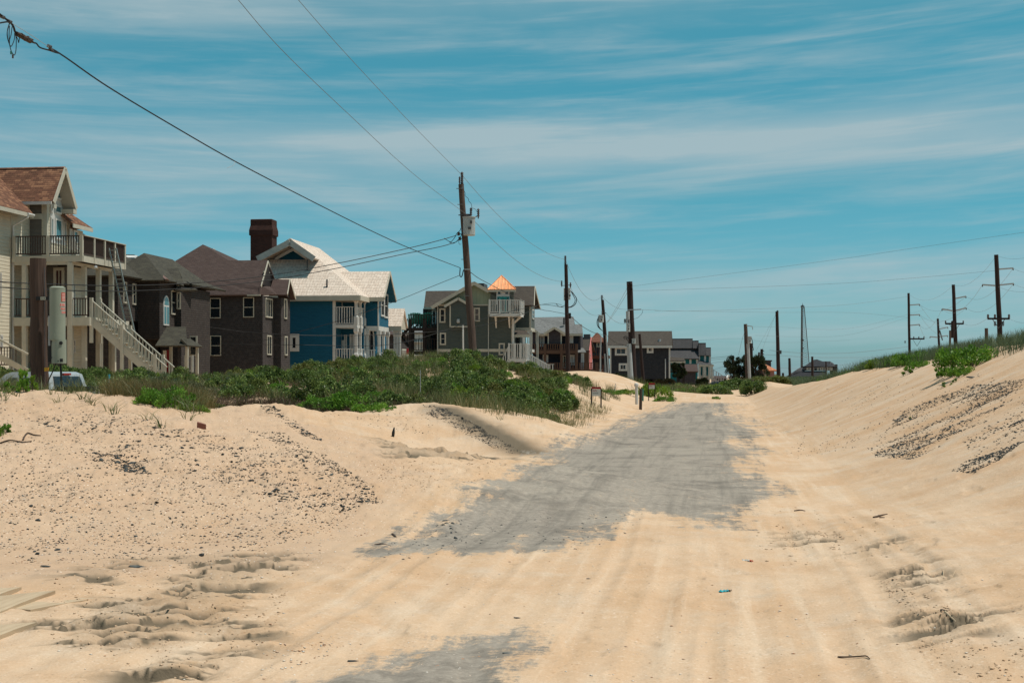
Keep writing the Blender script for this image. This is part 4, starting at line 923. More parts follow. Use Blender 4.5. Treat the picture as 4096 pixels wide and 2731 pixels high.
rA = h.p(962, 575, vW+3.1); rB = h.p(1407, 565, vW+3.1); e0 = h.p(1225, 800, vW-.5); e1 = h.p(1350, 800, vW-.5); rB.z = rA.z
vw2 = vE+.5; vmid = (vW-.5+vw2)/2
rB = h.p(1407, 565, vmid); rA = Vector((rB.x-9, vmid, rB.z)); e1 = h.p(1352, 802, vW-.5); e0 = Vector((rB.x-9, vW-.5, e1.z))
h.roof('wing_roof', M['shake'], [[e0, e1, rB, rA], [rA, rB, Vector((e1.x, vw2, e1.z)), Vector((e0.x, vw2, e1.z))]], .16)
MB().box(eA.x, e1.x-.02, vW-.56, vW-.5, e1.z-.36, e1.z-.02).build('wing_fascia', M['ctrim'], h.root)
MB().beam(e1+Vector((.02, 0, -.1)), rB+Vector((.02, 0, -.1)), .06, .25).beam(Vector((e1.x+.02, vw2, e1.z-.1)), rB+Vector((.02, 0, -.1)), .06, .25).build('wing_barge_board', M['ctrim'], h.root)
MB().prism([(vW, zwt-.3), (vE, zwt-.3), (vE, zwt+.2), (vmid, rB.z-.3), (vW, zwt+.2)], 'u', uW1-.5, uW1-.01).build('wing_gable', M['blue'], h.root)
MB().slab([e1+Vector((0, .1, -.2)), rB+Vector((0, 0, -.2)), rB+Vector((-1.0, 0, -.2)), e1+Vector((-1.0, .1, -.2))], .03).slab([(e1.x, vw2-.1, e1.z-.2), rB+Vector((0, 0, -.2)), rB+Vector((-1.0, 0, -.2)), (e1.x-1, vw2-.1, e1.z-.2)], .03).build('wing_soffit', M['blue'], h.root)
for x_, y_ in ((645, 565), (825, 735)):
    p_ = h.p(x_, y_, 2.0 if x_ < 700 else .3); MB().tube([p_-Vector((0, 0, .3)), p_+Vector((0, 0, .85 if x_ > 700 else 1.0))], .07, 8).box(p_.x-.22, p_.x+.22, p_.y-.1, p_.y+.4, p_.z-.3, p_.z+.10).build('vent_pipe', M['dmetal'], h.root)
# chimney
a_ = h.p(120, 455, 5); b_ = h.p(318, 200, 5); ux0, ux1 = a_.x, b_.x; dd = 1.5
lv = [(455, 0), (238, 0), (232, .10), (185, .10), (140, 0.0), (135, 0), (90, -.0), (84, -.05)]
mb = MB(); prev = None
zz = [h.p(200, y_, 5).z for y_, _ in lv]; zz[0] = 8
for (z0_, (y_, e_)), (z1_, (y2, e2)) in zip(zip(zz, lv), zip(zz[1:], lv[1:])):
    mb.add([(ux0-e_, 5-e_, z0_), (ux1+e_, 5-e_, z0_), (ux1+e_, 5+dd+e_, z0_), (ux0-e_, 5+dd+e_, z0_), (ux0-e2, 5-e2, z1_), (ux1+e2, 5-e2, z1_), (ux1+e2, 5+dd+e2, z1_), (ux0-e2, 5+dd+e2, z1_)], [(0,1,5,4), (1,2,6,5), (2,3,7,6), (3,0,4,7), (4,5,6,7)])
mb.build('chimney', M['brick'], h.root)
# gazebo roof and porch behind on the right
vG = 11.5; gA = h.p(1380, 908, vG+1.4); gB = h.p(1543, 908, vG+1.4); gE = h.p(1510, 1070, vG-.2); gE0 = Vector((gA.x, gE.y, gE.z)); vg2 = 2*gB.y-gE.y
h.roof('rear_porch_roof', M['shake'], [[gE0, gE, gB, gA], [gA, gB, Vector((gE.x, vg2, gE.z)), Vector((gA.x, vg2, gE.z))]], .14)
MB().prism([(gE.y+.1, gE.z-.25), (vg2-.1, gE.z-.25), (gB.y, gB.z-.2)], 'u', gB.x-.35, gB.x-.15).build('rear_porch_gable', M['ctrim'], h.root)
MB().box(gA.x, gE.x, gE.y-.03, gE.y+.02, gE.z-.45, gE.z-.05).build('rear_porch_beam', M['ctrim'], h.root)
for x_, v_ in ((1450, vG+.2), (1475, vG+.2), (1497, vG+.2)): turned(h, h.F(x_, v_), v_, z1f-.2, gE.z-.4, .3)
gf = h.p(1400, 1345, vG).z
railing(h, (h.F(1395, vG), vG, gf-1.4), (h.F(1505, vG), vG, gf-1.4), 1.35, m='white', gap=.22, bal=.07)
st0 = Vector((h.F(1322, vW), vW+.2, z1f)); st1 = h.p(1450, 1450, vW+.2); st1 = Vector((st1.x, vW+.2, z1f-1.5))
stairs(h, st0, st1, (0, 1, 0), 1.6, 8, m='white', rail='white', hgt=1.2)
BLUE = h
# ================= sage green house with copper turret roof
h = House('beach_house', 'sage green three-storey house with copper pyramid roof over a small white balcony', 4, 1285, 150)
HP = h.p
uL = h.F(422); uR = 0.0
zE = HP(700, 490).z
MB().box(uL, uR, 0, 12, BASE, zE).build('wall', M['sage'], h.root)
zb = HP(700, 985).z; zbb = HP(700, 1018).z
MB().box(uL-.01, uR+.01, -.05, 0, zbb, zb).build('belt_board', M['ctrim'], h.root)
g0 = HP(425, 492); gA = HP(845, 232); g1 = HP(1262, 492)
MB().prism([(g0.x, zE), (g1.x, zE), (gA.x, gA.z)], 'v', -.04, .3).build('gable_wall', M['lsage'], h.root)
MB().box(h.F(1000), h.F(1295), -.06, .35, zE+.01, HP(1100, 320).z).build('turret_base_wall', M['lsage'], h.root)
MB().box(uL-.02, h.F(1015), -.08, -.045, zE-.03, zE+.12).build('frieze_band', M['ctrim'], h.root)
o0 = HP(358, 500, -.6); oA = HP(845, 218, -.6); o1 = HP(1335, 500, -.6); B = Vector((0, 13, 0))
h.roof('gable_roof', M['roof_chr'], [[o0, oA, oA+B, o0+B], [o1, oA, oA+B, o1+B]], .2)
o1c = oA.lerp(o1, .34)
MB().beam(o0+Vector((0, -.03, -.15)), oA+Vector((0, -.03, -.15)), .06, .35).beam(oA+Vector((0, -.03, -.15)), o1c+Vector((0, -.03, -.15)), .06, .35).build('barge_board', M['ctrim'], h.root)
MB().box(h.F(890, .5), h.F(960, .5), .3, 3, HP(900, 265, .5).z-.3, HP(900, 238, .5).z).build('skylight', M['dmetal'], h.root)
# left roof and rear wing
L0 = HP(295, 325, 7); L1 = HP(660, 320, 7); e0 = HP(272, 507, 3.6); e1 = HP(660, 507, 3.6)
h.roof('left_roof', M['roof_chr'], [[e0, e1, L1, L0], [L0, L1, Vector((L1.x, 10.5, e0.z)), Vector((e0.x, 10.5, e0.z))]], .18)
MB().box(e0.x, h.F(422, 3.6), 3.5, 3.56, e0.z-.25, e0.z).build('left_fascia', M['ctrim'], h.root)
MB().box(h.F(312, 4.2), h.F(430, 4.2), 4.2, 10, BASE, e0.z-.05).build('left_wall', M['sage'], h.root)
MB().box(h.F(262, 5.2), h.F(310, 5.2), 5.2, 10, BASE, e0.z-.1).build('left_end_wall', M['greysh'], h.root)
window_f(h, 362, 540, 416, 700, v=4.2, fw=.15, rows=1); 
# right roof wing
vR = 3.0
R0 = HP(1255, 270, vR+2.6); R1 = HP(1538, 268, vR+2.6); f0 = HP(1255, 487, vR-.6); f1 = HP(1528, 487, vR-.6)
h.roof('right_roof', M['roof_chr'], [[f0, f1, R1, R0], [R0, R1, Vector((f1.x, vR+5.9, f1.z)), Vector((f0.x, vR+5.9, f1.z))]], .16)
uRW = h.F(1490, vR); vRE = max(vR+1.2, h.S(1535, uRW)); zr = HP(1400, 490, vR).z; zr0 = HP(1400, 742, vR).z
MB().box(uR-1, uRW, vR, vRE, zr0, zr).build('right_wing_wall', M['sage'], h.root)
MB().prism([(vR, zr-.02), (vRE, zr-.02), (vR+2.6, R1.z-.25)], 'u', uRW-.3, uRW-.03).build('right_gable_wall', M['lsage'], h.root)
MB().beam(f1+Vector((.02, 0, -.1)), R1+Vector((.02, 0, -.1)), .06, .22).beam(R1+Vector((.02, 0, -.1)), Vector((f1.x+.02, vR+5.9, f1.z-.1)), .06, .22).build('right_barge_board', M['ctrim'], h.root)
MB().box(uRW-.16, uRW+.03, vR-.03, vR+.13, zr0, zr).box(uR-.02, uRW+.02, vR-.04, vRE+.03, zr0-.35, zr0).build('right_wing_trim', M['ctrim'], h.root)
window_s(h, 1505, 530, 1525, 650, u=uRW, fw=.12, cols=0)
MB().box(uR-1, uRW-1.2, vR+.6, vR+6, BASE, zr0-.36).build('right_lower_wall', M['sage'], h.root)
for x_ in (1420, 1493, 1525): post(h, h.F(x_, vR+.2), vR+.2 if x_ != 1525 else vRE-.1, .5, zr0-.3, .24, 'grime')
MB().box(h.F(1448, vR), uRW, vR-.1, vRE, HP(1460, 985, vR).z-.3, HP(1460, 985, vR).z).build('right_deck', M['white'], h.root)
railing(h, (h.F(1448, vR), vR, HP(1460, 985, vR).z), (uRW, vR, HP(1460, 985, vR).z), 2.0, m='white', gap=.25, bal=.1)
# bay with small gable
bz0 = HP(650, 738).z; bz1 = HP(650, 492).z; ba = HP(665, 415, -.7)
bu0, bu1 = h.F(567, -.7), h.F(772, -.7)
MB().prism([(bu0, bz0), (bu1, bz0), (bu1, bz1), ((bu0+bu1)/2, ba.z), (bu0, bz1)], 'v', -.7, -.06).build('bay', M['sage'], h.root)
q0 = HP(505, 492, -.9); q1 = HP(830, 492, -.9); qa = HP(665, 400, -.9)
q1.x = 2*qa.x-q0.x; mb = MB().slab([q0, qa, qa+Vector((0, .85, 0)), q0+Vector((0, .85, 0))], .12).slab([q1, qa, qa+Vector((0, .85, 0)), q1+Vector((0, .85, 0))], .12)
mb.build('bay_roof', M['roof_chr'], h.root)
MB().beam(q0+Vector((0, -.03, -.1)), qa+Vector((0, -.03, -.1)), .05, .26).beam(qa+Vector((0, -.03, -.1)), q1+Vector((0, -.03, -.1)), .05, .26).build('bay_barge_board', M['ctrim'], h.root)
MB().box(bu0-.02, bu0+.12, -.73, -.62, bz0, bz1).box(bu0, bu1, -.73, -.705, bz0-.02, bz0+.1).build('bay_trim', M['ctrim'], h.root)
MB().lathe([(.05, .45), (.16, .4), (.19, .1), (.1, 0)], HP(665, 668, -.82)-Vector((0, 0, .2)), 8).build('wall_lamp', M['metal'], h.root)
for r in [(450, 523, 520, 686), (843, 515, 912, 672), (455, 800, 526, 940), (1126, 918, 1196, 1056)]: window_f(h, *r, fw=.15, m='ctrim', out=.07)
for x_, y0_, y1_ in ((432, 500, 1150), (1010, 490, 1120)): a_ = HP(x_, y0_); b_ = HP(x_, y1_); MB().tube([(a_.x, -.09, a_.z), (b_.x, -.09, b_.z)], .06, 6).build('downspout', M['grime'], h.root)
a_ = HP(718, 715, -1.2); MB().tube([a_, (a_.x+.05, -1.2, .5)], .09, 8).build('white_pipe', M['white'], h.root)
MB().box(h.F(1270), uR+.02, -.05, .1, BASE, zE).build('corner_board', M['ctrim'], h.root)
# turret
tz0 = zE; tz1 = HP(1170, 305).z; tu0, tu1 = h.F(1040), h.F(1300)
MB().add([(tu0, -.08, tz0), (tu0, -.6, tz0), (tu1-.55, -.6, tz0), (tu1, -.08, tz0), (tu0, -.08, tz1), (tu0, -.6, tz1), (tu1-.55, -.6, tz1), (tu1, -.08, tz1)], [(0,4,5,1), (1,5,6,2), (2,6,7,3), (4,7,6,5), (0,1,2,3)]).build('turret', M['sage'], h.root)
MB().box(h.F(1100, -.6), h.F(1250, -.6), -.66, -.61, HP(1100, 480, -.6).z, tz1-.05).build('turret_trim', M['white'], h.root)
window_f(h, 1108, 322, 1156, 372, v=-.67, fw=.08, rows=0, m='white'); window_f(h, 1194, 322, 1243, 372, v=-.67, fw=.08, rows=0, m='white')
for r in ((1110, 390, 1137, 560), (1215, 390, 1243, 560)): window_f(h, *r, v=-.67, fw=.07, rows=0, m='tealp', sill=False)
o = window_f(h, 1139, 390, 1213, 575, v=-.67, fw=.22, rows=0, m='tealp', sill=False); o.name = 'balcony_door'
c0 = HP(1000, 302, -1.0); c1 = HP(1332, 302, -1.0); pk = HP(1158, 148, .8); bk = 2.8
k2 = Vector((c1.x-.1, -1.0, c1.z)); c0 = Vector((c0.x, -1, c1.z))
o = h.roof('copper_roof', M['copper'], [[c0, k2, pk], [k2, Vector((h.F(1322, bk), bk, c1.z)), pk], [Vector((c0.x, bk, c1.z)), c0, pk]], .12)
mb = MB()
for t_ in np.linspace(0, 1, 9):
    b_ = c0.lerp(k2, t_); dx = abs(t_-.5)*2; topp = pk if t_ in (0, 1) else b_.lerp(Vector((b_.x, pk.y, pk.z)), 1-dx)
    if t_ not in (0, 1): xr = b_.x; tt = 1-abs(xr-pk.x)/max(pk.x-c0.x if xr < pk.x else k2.x-pk.x, .1); topp = Vector((xr, -1+(pk.y+1)*tt, c0.z+(pk.z-c0.z)*tt))
    mb.beam(b_+Vector((0, -.01, .02)), topp+Vector((0, -.01, .02)), .05, .07)
mb.build('copper_seams', M['copper'], o)
MB().box(c0.x, k2.x, -1.03, -.97, c0.z-.28, c0.z-.09).build('copper_edge', M['ctrim'], h.root)
# balcony
bz = HP(1200, 575, -1.8).z; b0, b1 = h.F(1020, -1.8), h.F(1372, -1.8); vb2 = h.S(1410, b1)
MB().box(b0, b1, -1.8, max(vb2, -.2), bz-.35, bz-.02).build('balcony_floor', M['white'], h.root)
railing(h, (b0, -1.78, bz), (b1, -1.78, bz), 1.35, m='white', gap=.19, bal=.075, npost=3, pw=.14)
railing(h, (b1, -1.7, bz), (b1, max(vb2, -.2), bz), 1.35, m='white', gap=.19, bal=.08, npost=1, pw=.14)
for x_ in (1085, 1238): a_ = HP(x_, 600, -1.6); b_ = HP(x_+12, 735, -.1); MB().beam(Vector((a_.x, -1.6, a_.z)), Vector((b_.x, -.05, b_.z)), .14, .14).beam(Vector((b_.x, -.08, a_.z)), Vector((b_.x, -.08, b_.z-.1)), .14, .14).build('bracket', M['white'], h.root)
a_ = HP(1385, 612, -.5); b_ = HP(1298, 690, .05); MB().beam(a_, b_, .16, .16).build('bracket', M['white'], h.root)
# right hand entry: small roof, landing, stairs
rp = [HP(1290, 820, .2), HP(1480, 820, .2), HP(1425, 770, 2.5), HP(1290, 765, 2.5)]
h.roof('entry_roof', M['roof_chr'], [rp], .1)
MB().box(rp[0].x, rp[1].x, .16, .2, rp[0].z-.3, rp[0].z-.02).build('entry_fascia', M['ctrim'], h.root)
lz = HP(1340, 1095, .2).z; l0 = h.F(1243, -.3); l1 = h.F(1440, -.3)
MB().box(l0, l1, -.4, 2.8, lz-.35, lz).build('landing', M['white'], h.root)
railing(h, (l0, -.35, lz), (l1, -.35, lz), 1.55, m='white', gap=.2, bal=.08, npost=3, pw=.15); railing(h, (l1, -.35, lz), (l1, 2.7, lz), 1.55, m='white', gap=.22, bal=.08)
for x_ in (1290, 1410): post(h, h.F(x_, -.1), -.1, .5, rp[0].z-.3 if x_ > 1300 else HP(1290, 640, 0).z, .2, 'white')
window_f(h, 1305, 855, 1360, 1020, v=vR-.0, fw=.05, rows=0, m='sage')
railing(h, (l0, -.35, lz), (h.F(1115, -.35), -.35, lz-2.5), 1.4, m='white', gap=.22, bal=.08, name='stair_rail')
MB().beam((l0, -.35, lz-.2), (h.F(1115, -.35), -.35, lz-2.7), .1, .35).build('stringer', M['white'], h.root)
s0 = HP(1445, 1140, 1.0); s1 = HP(1660, 1260, 1.0); a_ = Vector((s0.x, 1, s0.z-.3)); b_ = a_+(Vector((s1.x, 1, s1.z-.3))-a_)*1.15
stairs(h, a_, b_, (0, 1, 0), 1.4, 12, m='white', rail='white', hgt=1.3, gap=.25, bal=.09)
railing(h, HP(1660, 1300, 1.0), HP(1757, 1300, 1.0), 1.3, m='white', gap=.25, bal=.09)
# dark wooden deck on the left
vd = 1.0
for yy in (740, 1010):
    z_ = HP(260, yy, vd).z; MB().box(h.F(104, vd), uL-.02, vd, 6, z_-.05, z_).box(h.F(104, vd), uL-.02, vd-.03, vd+.1, HP(260, yy+38, vd).z, z_-.04).build('side_deck', M['dkdeck'], h.root)
    railing(h, (h.F(108, vd), vd, z_), (uL-.05, vd, z_), 1.35 if yy == 740 else 1.3, m='dkdeck', gap=.26, bal=.07, name='deck_railing')
for x_ in (115, 275): post(h, h.F(x_, vd), vd+.06, .3, HP(200, 640, vd).z, .3, 'dkdeck')
for x_ in (150, 300): post(h, h.F(x_, 5.5), 5.5, .3, HP(200, 745, 5.5).z, .26, 'dkdeck')
window_f(h, 350, 820, 415, 990, v=4.2, fw=.12, cols=1, rows=0, m='dkdeck')
ZDECK = HP(260, 740, vd).z
s0 = HP(95, 750, 2); s1 = HP(10, 850, 2); s2 = HP(100, 960, 2)
for a_, b_ in ((s0, s1), (s1, s2)):
    MB().beam(a_, b_, 1.0, .18).build('stair_flight', M['dkdeck'], h.root); railing(h, a_, b_, 1.1, m='dkdeck', gap=.25, bal=.07, name='stair_rail')
MB().box(h.F(-5, 2), h.F(25, 2), 1.5, 3.0, s1.z-.2, s1.z).build('stair_landing', M['dkdeck'], h.root); post(h, h.F(5, 2), 2, .3, s1.z, .2, 'dkdeck')
GREEN = h
# teal chairs on that deck
def adir(loc, rz, label):
    r_ = empty('adirondack_chair', loc, rz, label=label, cat='chair', group='teal chairs on the dark deck'); m_ = M['chairp']
    MB().add([(-.36, -.35, .40), (.36, -.35, .40), (.32, .30, .28), (-.32, .30, .28), (-.36, -.35, .45), (.36, -.35, .45), (.32, .30, .33), (-.32, .30, .33)], [(0,3,2,1), (4,5,6,7), (0,1,5,4), (1,2,6,5), (2,3,7,6), (3,0,4,7)]).build('seat', m_, r_)
    mb = MB()
    for i, x in enumerate((-.30, -.15, 0, .15, .30)): mb.beam((x*.85, .28, .30), (x*1.25, .62, 1.18-.7*x*x*1.6), .135, .03)
    mb.build('backrest', m_, r_)
    for x in (-.42, .42): MB().box(x-.08, x+.08, -.42, .42, .60, .64).build('armrest', m_, r_); MB().beam((x*.92, -.36, 0), (x*.92, -.36, .61), .10, .06).build('leg', m_, r_); MB().beam((x*.92, .55, 0), (x*.85, -.2, .42), .04, .13).build('leg', m_, r_)
    return r_
for i, (x_, rz_, lb) in enumerate(((150, 185, 'teal plastic adirondack chair on the dark wooden deck, leftmost of the row'), (192, 170, 'teal plastic adirondack chair second from the left on the dark wooden deck'), (250, 150, 'teal plastic adirondack chair third along the dark wooden deck, turned to the side'), (290, 200, 'teal plastic adirondack chair nearest the green house wall on the dark wooden deck'))):
    pt = h.world(Vector((h.F(x_, 2.4), 2.4, ZDECK+.003))); a_ = adir(pt, R(rz_), lb); a_.scale = (1.3, 1.3, 1.35)

# ================= white house far behind, seen through the deck and the columns
h = House('beach_house', 'pale house far behind, seen between the blue house and the dark wooden deck', 4, 300, 205)
z_ = h.p(200, 795).z
MB().box(h.F(60), 0, 0, 8, BASE, z_).build('wall', M['grime'], h.root)
h.roof('roof', M['roof_gry'], hip(h.F(60), 0, 0, 8, z_, 20, .4), .15)
for y_ in (900, 1050): MB().box(h.F(60), 0, -.5, -.06, h.p(200, y_+12).z, h.p(200, y_).z).build('deck', M['white'], h.root)
for r in ((175, 820, 210, 870), (225, 820, 262, 870), (180, 940, 215, 990), (225, 1060, 265, 1130), (75, 1090, 100, 1150)): window_f(h, *r, fw=.25, rows=0, m='white')
h = House('beach_house', 'small brown and cream house glimpsed between the white columns behind the blue house', 3, 1520, 190)
z_ = h.p(1400, 1150).z
MB().box(h.F(1270), 0, 0, 8, BASE, h.p(1400, 1280).z).build('lower_wall', M['cream'], h.root); MB().box(h.F(1280), h.F(1470), .1, 8, h.p(1400, 1280).z+.01, z_).build('upper_wall', M['brownsh'], h.root)
h.roof('roof', M['roof_brn'], hip(h.F(1280), h.F(1470), 0, 8, z_, 18, .4), .15)
window_f(h, 1360, 1155, 1385, 1185, fw=.2, rows=0); MB().box(h.F(1560), h.F(1578), -.2, .1, h.p(1570, 1330).z, h.p(1570, 1275).z).build('red_panel', M['red'], h.root); MB().box(h.F(1500), h.F(1560), 0, 6, BASE, h.p(1530, 1290).z).build('white_annex', M['white'], h.root)

# ================= navy house with brown decks
h = House('beach_house', 'navy house with light grey roof and two long brown decks, beyond the second utility pole', 5, 555, 190)
HP = h.p; uE = 0; uW = h.F(110); zE = HP(400, 800).z
MB().box(uW, uE, 1.6, 10, HP(300, 1165).z, zE).build('wall', M['navy'], h.root)
R0 = HP(130, 650, 5); R1 = HP(516, 642, 5); e0 = HP(120, 806, .6); e1 = HP(560, 806, .6)
R2 = HP(598, 716, 3.2); e2 = HP(607, 806, .9); 
h.roof('roof', M['roof_gry'], [[e0, e1, HP(556, 716, 2.6), HP(525, 716, 2.6), R1, R0], [HP(500, 716, 3.2), R2, e2, HP(500, 806, .9)], [R0, R1, Vector((R1.x, 10, e0.z)), Vector((R0.x, 10, e0.z))], [R1, Vector((R1.x, 10, e0.z)), Vector((R1.x+.6, 3, e0.z))]], .18)
MB().box(e0.x, e2.x, e1.y-.03, e1.y+.03, e1.z-.3, e1.z-.03).build('fascia', M['ctrim'], h.root)
def dormer(x0, x1, ya, yb, ybot, v=.5, wm='plum'):
    a_ = HP(x0, yb, v); b_ = HP(x1, yb, v); t_ = HP((x0+x1)/2, ya, v); z0_ = HP(x0, ybot, v).z
    MB().prism([(a_.x, z0_), (b_.x, z0_), (b_.x, a_.z), (t_.x, t_.z), (a_.x, a_.z)], 'v', v, 1.7).build('bay', M[wm], h.root)
    k = Vector((0, -.4, .22)); e_ = Vector((.5, 0, -.3))
    A_ = a_+k-e_; Bb = b_+k+Vector((.5, 0, -.3)); T_ = t_+k; D_ = Vector((0, 3.2, 0))
    h.roof('bay_roof', M['roof_gry'], [[Vector((a_.x-.5, A_.y, a_.z-.1)), T_, T_+D_, Vector((a_.x-.5, A_.y+2.6, a_.z-.1))], [Vector((b_.x+.5, A_.y, b_.z-.1)), T_, T_+D_, Vector((b_.x+.5, A_.y+2.6, b_.z-.1))]], .12)
    MB().beam(Vector((a_.x-.5, A_.y-.03, a_.z-.18)), T_+Vector((0, -.03, -.1)), .06, .3).beam(T_+Vector((0, -.03, -.1)), Vector((b_.x+.5, A_.y-.03, b_.z-.18)), .06, .3).build('bay_barge_board', M['ctrim'], h.root)
    MB().box(a_.x-.01, a_.x+.14, v-.03, v+.02, z0_, a_.z).box(b_.x-.14, b_.x+.01, v-.03, v+.02, z0_, a_.z).build('bay_trim', M['ctrim'], h.root)
dormer(268, 402, 760, 800, 905); dormer(110, 162, 780, 805, 905)
for r in ((188, 820, 237, 932), (473, 825, 514, 898), (220, 1012, 273, 1085), (480, 1010, 527, 1112)): window_f(h, *r, v=1.6, fw=.3, rows=0, cols=1 if r[0] in (220,) else 0)
window_f(h, 413, 1015, 447, 1140, v=1.6, fw=.15, rows=0, pane='glass', m='ctrim')
for yt, yf, yb_, xr in ((908, 965, 1000, 548), (1088, 1150, 1182, 762)):
    zf_ = HP(300, yf).z; x1_ = h.F(xr)
    MB().box(uW, x1_, 0, 2.4, HP(300, yb_).z, zf_).build('deck', M['deckw'], h.root)
    railing(h, (uW, .05, zf_), (x1_, .05, zf_), HP(300, yt).z-zf_, m='deckw', gap=.3, bal=.13)
for x_ in (240, 400, 545): post(h, h.F(x_), .1, .4, HP(x_, 905).z, .34, 'deckw')
for x_ in (635, 742): post(h, h.F(x_), .1, .4, HP(x_, 1085).z, .34, 'deckw')
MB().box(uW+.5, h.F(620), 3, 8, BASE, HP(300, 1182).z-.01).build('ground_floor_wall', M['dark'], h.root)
MB().box(h.F(328), h.F(392), 2.6, 2.9, BASE, HP(300, 1184).z-.02).build('garage_door', M['deckw'], h.root)
for x_ in (440, 505, 560, 690): post(h, h.F(x_, 2), 2, .3, HP(x_, 1182).z, .25, 'deckw')
h.roof('entry_roof', M['roof_gry'], [[HP(555, 985, .8), HP(640, 985, .8), HP(612, 945, 2.5), HP(570, 945, 2.5)]], .12)
for x_ in (598, 612): post(h, h.F(x_, 1), 1, HP(600, 1150).z, HP(600, 985, 1).z, .16, 'white')
MB().box(h.F(556), h.F(585, 1.7), 1.7, 6, HP(560, 1150, 1.7).z, zE-.1).build('side_wall', M['plum'], h.root)
for x_, y_ in ((424, 685), (240, 775)): p_ = HP(x_, y_, 2.4); MB().tube([p_-Vector((0, 0, .5)), p_+Vector((0, 0, .45))], .14, 6).build('roof_vent', M['dmetal'], h.root)

# ================= pink house and rust-roofed tower house
h = House('beach_house', 'salmon pink house with grey gable roof, half hidden behind the navy house', 5, 700, 226)
HP = h.p
A0 = HP(584, 842, 4); A1 = HP(682, 840, 4); E0 = HP(575, 975, 0); E1 = HP(664, 970, 0)
h.roof('roof', M['roof_chr'], [[E0, E1, A1, A0], [A0, A1, Vector((E1.x+.6, 8, E0.z)), Vector((E0.x, 8, E0.z))]], .15)
MB().prism([(0.3, BASE), (7.6, BASE), (7.6, E0.z), (4, A1.z-.3), (.3, E0.z)], 'u', E0.x, h.F(668)).build('wall', M['pink'], h.root)
MB().box(h.F(590), h.F(664), -.8, .28, BASE, HP(600, 975).z-.2).build('porch_wall', M['deckw'], h.root)
MB().box(h.F(616, 4), h.F(678, 4), 3.4, 4.6, HP(620, 850, 4).z-.5, HP(620, 813, 4).z).build('chimney', M['dmetal'], h.root)
MB().beam(E1+Vector((.1, 0, -.1)), A1+Vector((.1, 0, -.1)), .1, .3).build('barge_board', M['pink'], h.root)
window_s(h, 672, 1000, 684, 1035, u=h.F(668), fw=.1, w_=1.2)
h = House('beach_house', 'dark tower house with rust-brown hip roof, between the navy house and the grey shingled house', 5, 812, 236)
HP = h.p; z_ = HP(750, 882).z; u0 = h.F(700)
MB().box(u0, 0, 0, 5, BASE, z_).build('wall', M['greysh'], h.root); ap = HP(735, 798, 2.0); ap2 = HP(752, 798, 2.6)
c_ = [Vector((u0-.7, -.7, z_-.1)), Vector((.3, -.7, z_-.1)), Vector((.3, 5.7, z_-.1)), Vector((u0-.7, 5.7, z_-.1))]
h.roof('roof', M['terra'] if False else m_shingle('rust_brown_shingles', [(.15, .065, .042), (.12, .05, .035), (.2, .09, .06)], .3, .2) and bpy.data.materials['rust_brown_shingles'], [[c_[0], c_[1], ap2, ap], [c_[1], c_[2], ap2], [c_[2], c_[3], ap, ap2], [c_[3], c_[0], ap]], .15)
window_f(h, 738, 888, 776, 938, fw=.2, rows=0, m='ctrim')
MB().box(h.F(690), h.F(870), -2.5, -.05, HP(700, 1048).z, HP(700, 1020).z).build('deck', M['deckw'], h.root); railing(h, (h.F(690), -2.5, HP(700, 1035).z), (h.F(830), -2.5, HP(700, 1035).z), 1.6, m='deckw', gap=.4, bal=.12)
h.roof('lower_roof', M['roof_chr'], [[HP(665, 1048, -1.6), HP(790, 1048, -1.6), HP(760, 985, .2), HP(690, 985, .2)]], .12)
railing(h, (h.F(770), -3, HP(700, 1240).z), (h.F(905), -3, HP(700, 1240).z), 2.2, m='deckw', gap=.4, bal=.14); MB().box(h.F(770), h.F(905), -3, -.1, HP(700, 1250).z, HP(700, 1240).z).build('lower_deck', M['deckw'], h.root)
window_f(h, 782, 1150, 805, 1215, v=-.02, fw=.15, rows=0, m='ctrim', pane='reddoor')

# ================= slate grey shingled house on piles
h = House('beach_house', 'slate grey shingled two-storey house on piles with long brown roof, beside the tallest near pole', 5, 1437, 212)
HP = h.p; zE = HP(1150, 922).z; zB = HP(1150, 1245).z; uW = h.F(868)
MB().box(uW, 0, 0, 9, zB, zE).build('wall', M['greysh'], h.root)
R0 = HP(852, 795, 4.5); R1 = HP(1466, 781, 4.5); e0 = HP(845, 926, -.6); e1 = HP(1470, 917, -.6); R0.z = R1.z; e0.z = e1.z
h.roof('roof', M['roof_chr'], [[e0, e1, R1, R0], [R0, R1, Vector((e1.x, 9.6, e1.z)), Vector((e0.x, 9.6, e1.z))]], .2)
MB().box(e0.x, e1.x, -.66, -.6, e1.z-.42, e1.z-.05).build('fascia', M['white'], h.root)
MB().prism([(0, zE-.1), (9, zE-.1), (4.5, R1.z-.3)], 'u', -.3, .02).build('gable_wall', M['greysh'], h.root)
MB().box(-.02, .2, -.05, .15, zB, zE).box(uW-.02, uW+.2, -.03, .1, zB, zE).build('corner_board', M['white'], h.root)
for r in ((916, 936, 1033, 1017), (953, 1092, 1036, 1166), (1224, 930, 1288, 994)): window_f(h, *r, fw=.28, rows=0, cols=1, m='white', out=.09)
MB().tube([(h.F(1403), -.1, zB), (h.F(1403), -.1, HP(1400, 1050).z)], .09, 6).build('downspout', M['metal'], h.root)
for x_ in (900, 1010, 1100, 1190, 1290, 1425):
    for v_ in (.3, 4.5, 8.6): post(h, h.F(x_), v_, .2, zB, .35, 'dkdeck', 'pile')
p_ = HP(1346, 885, .8); MB().tube([p_-Vector((0, 0, .5)), p_+Vector((0, 0, .4))], .22, 8).build('roof_vent', M['metal'], h.root)
MB().box(uW+1, -1, 8, 8.7, BASE, zB).build('rear_wall', M['dark'], h.root)
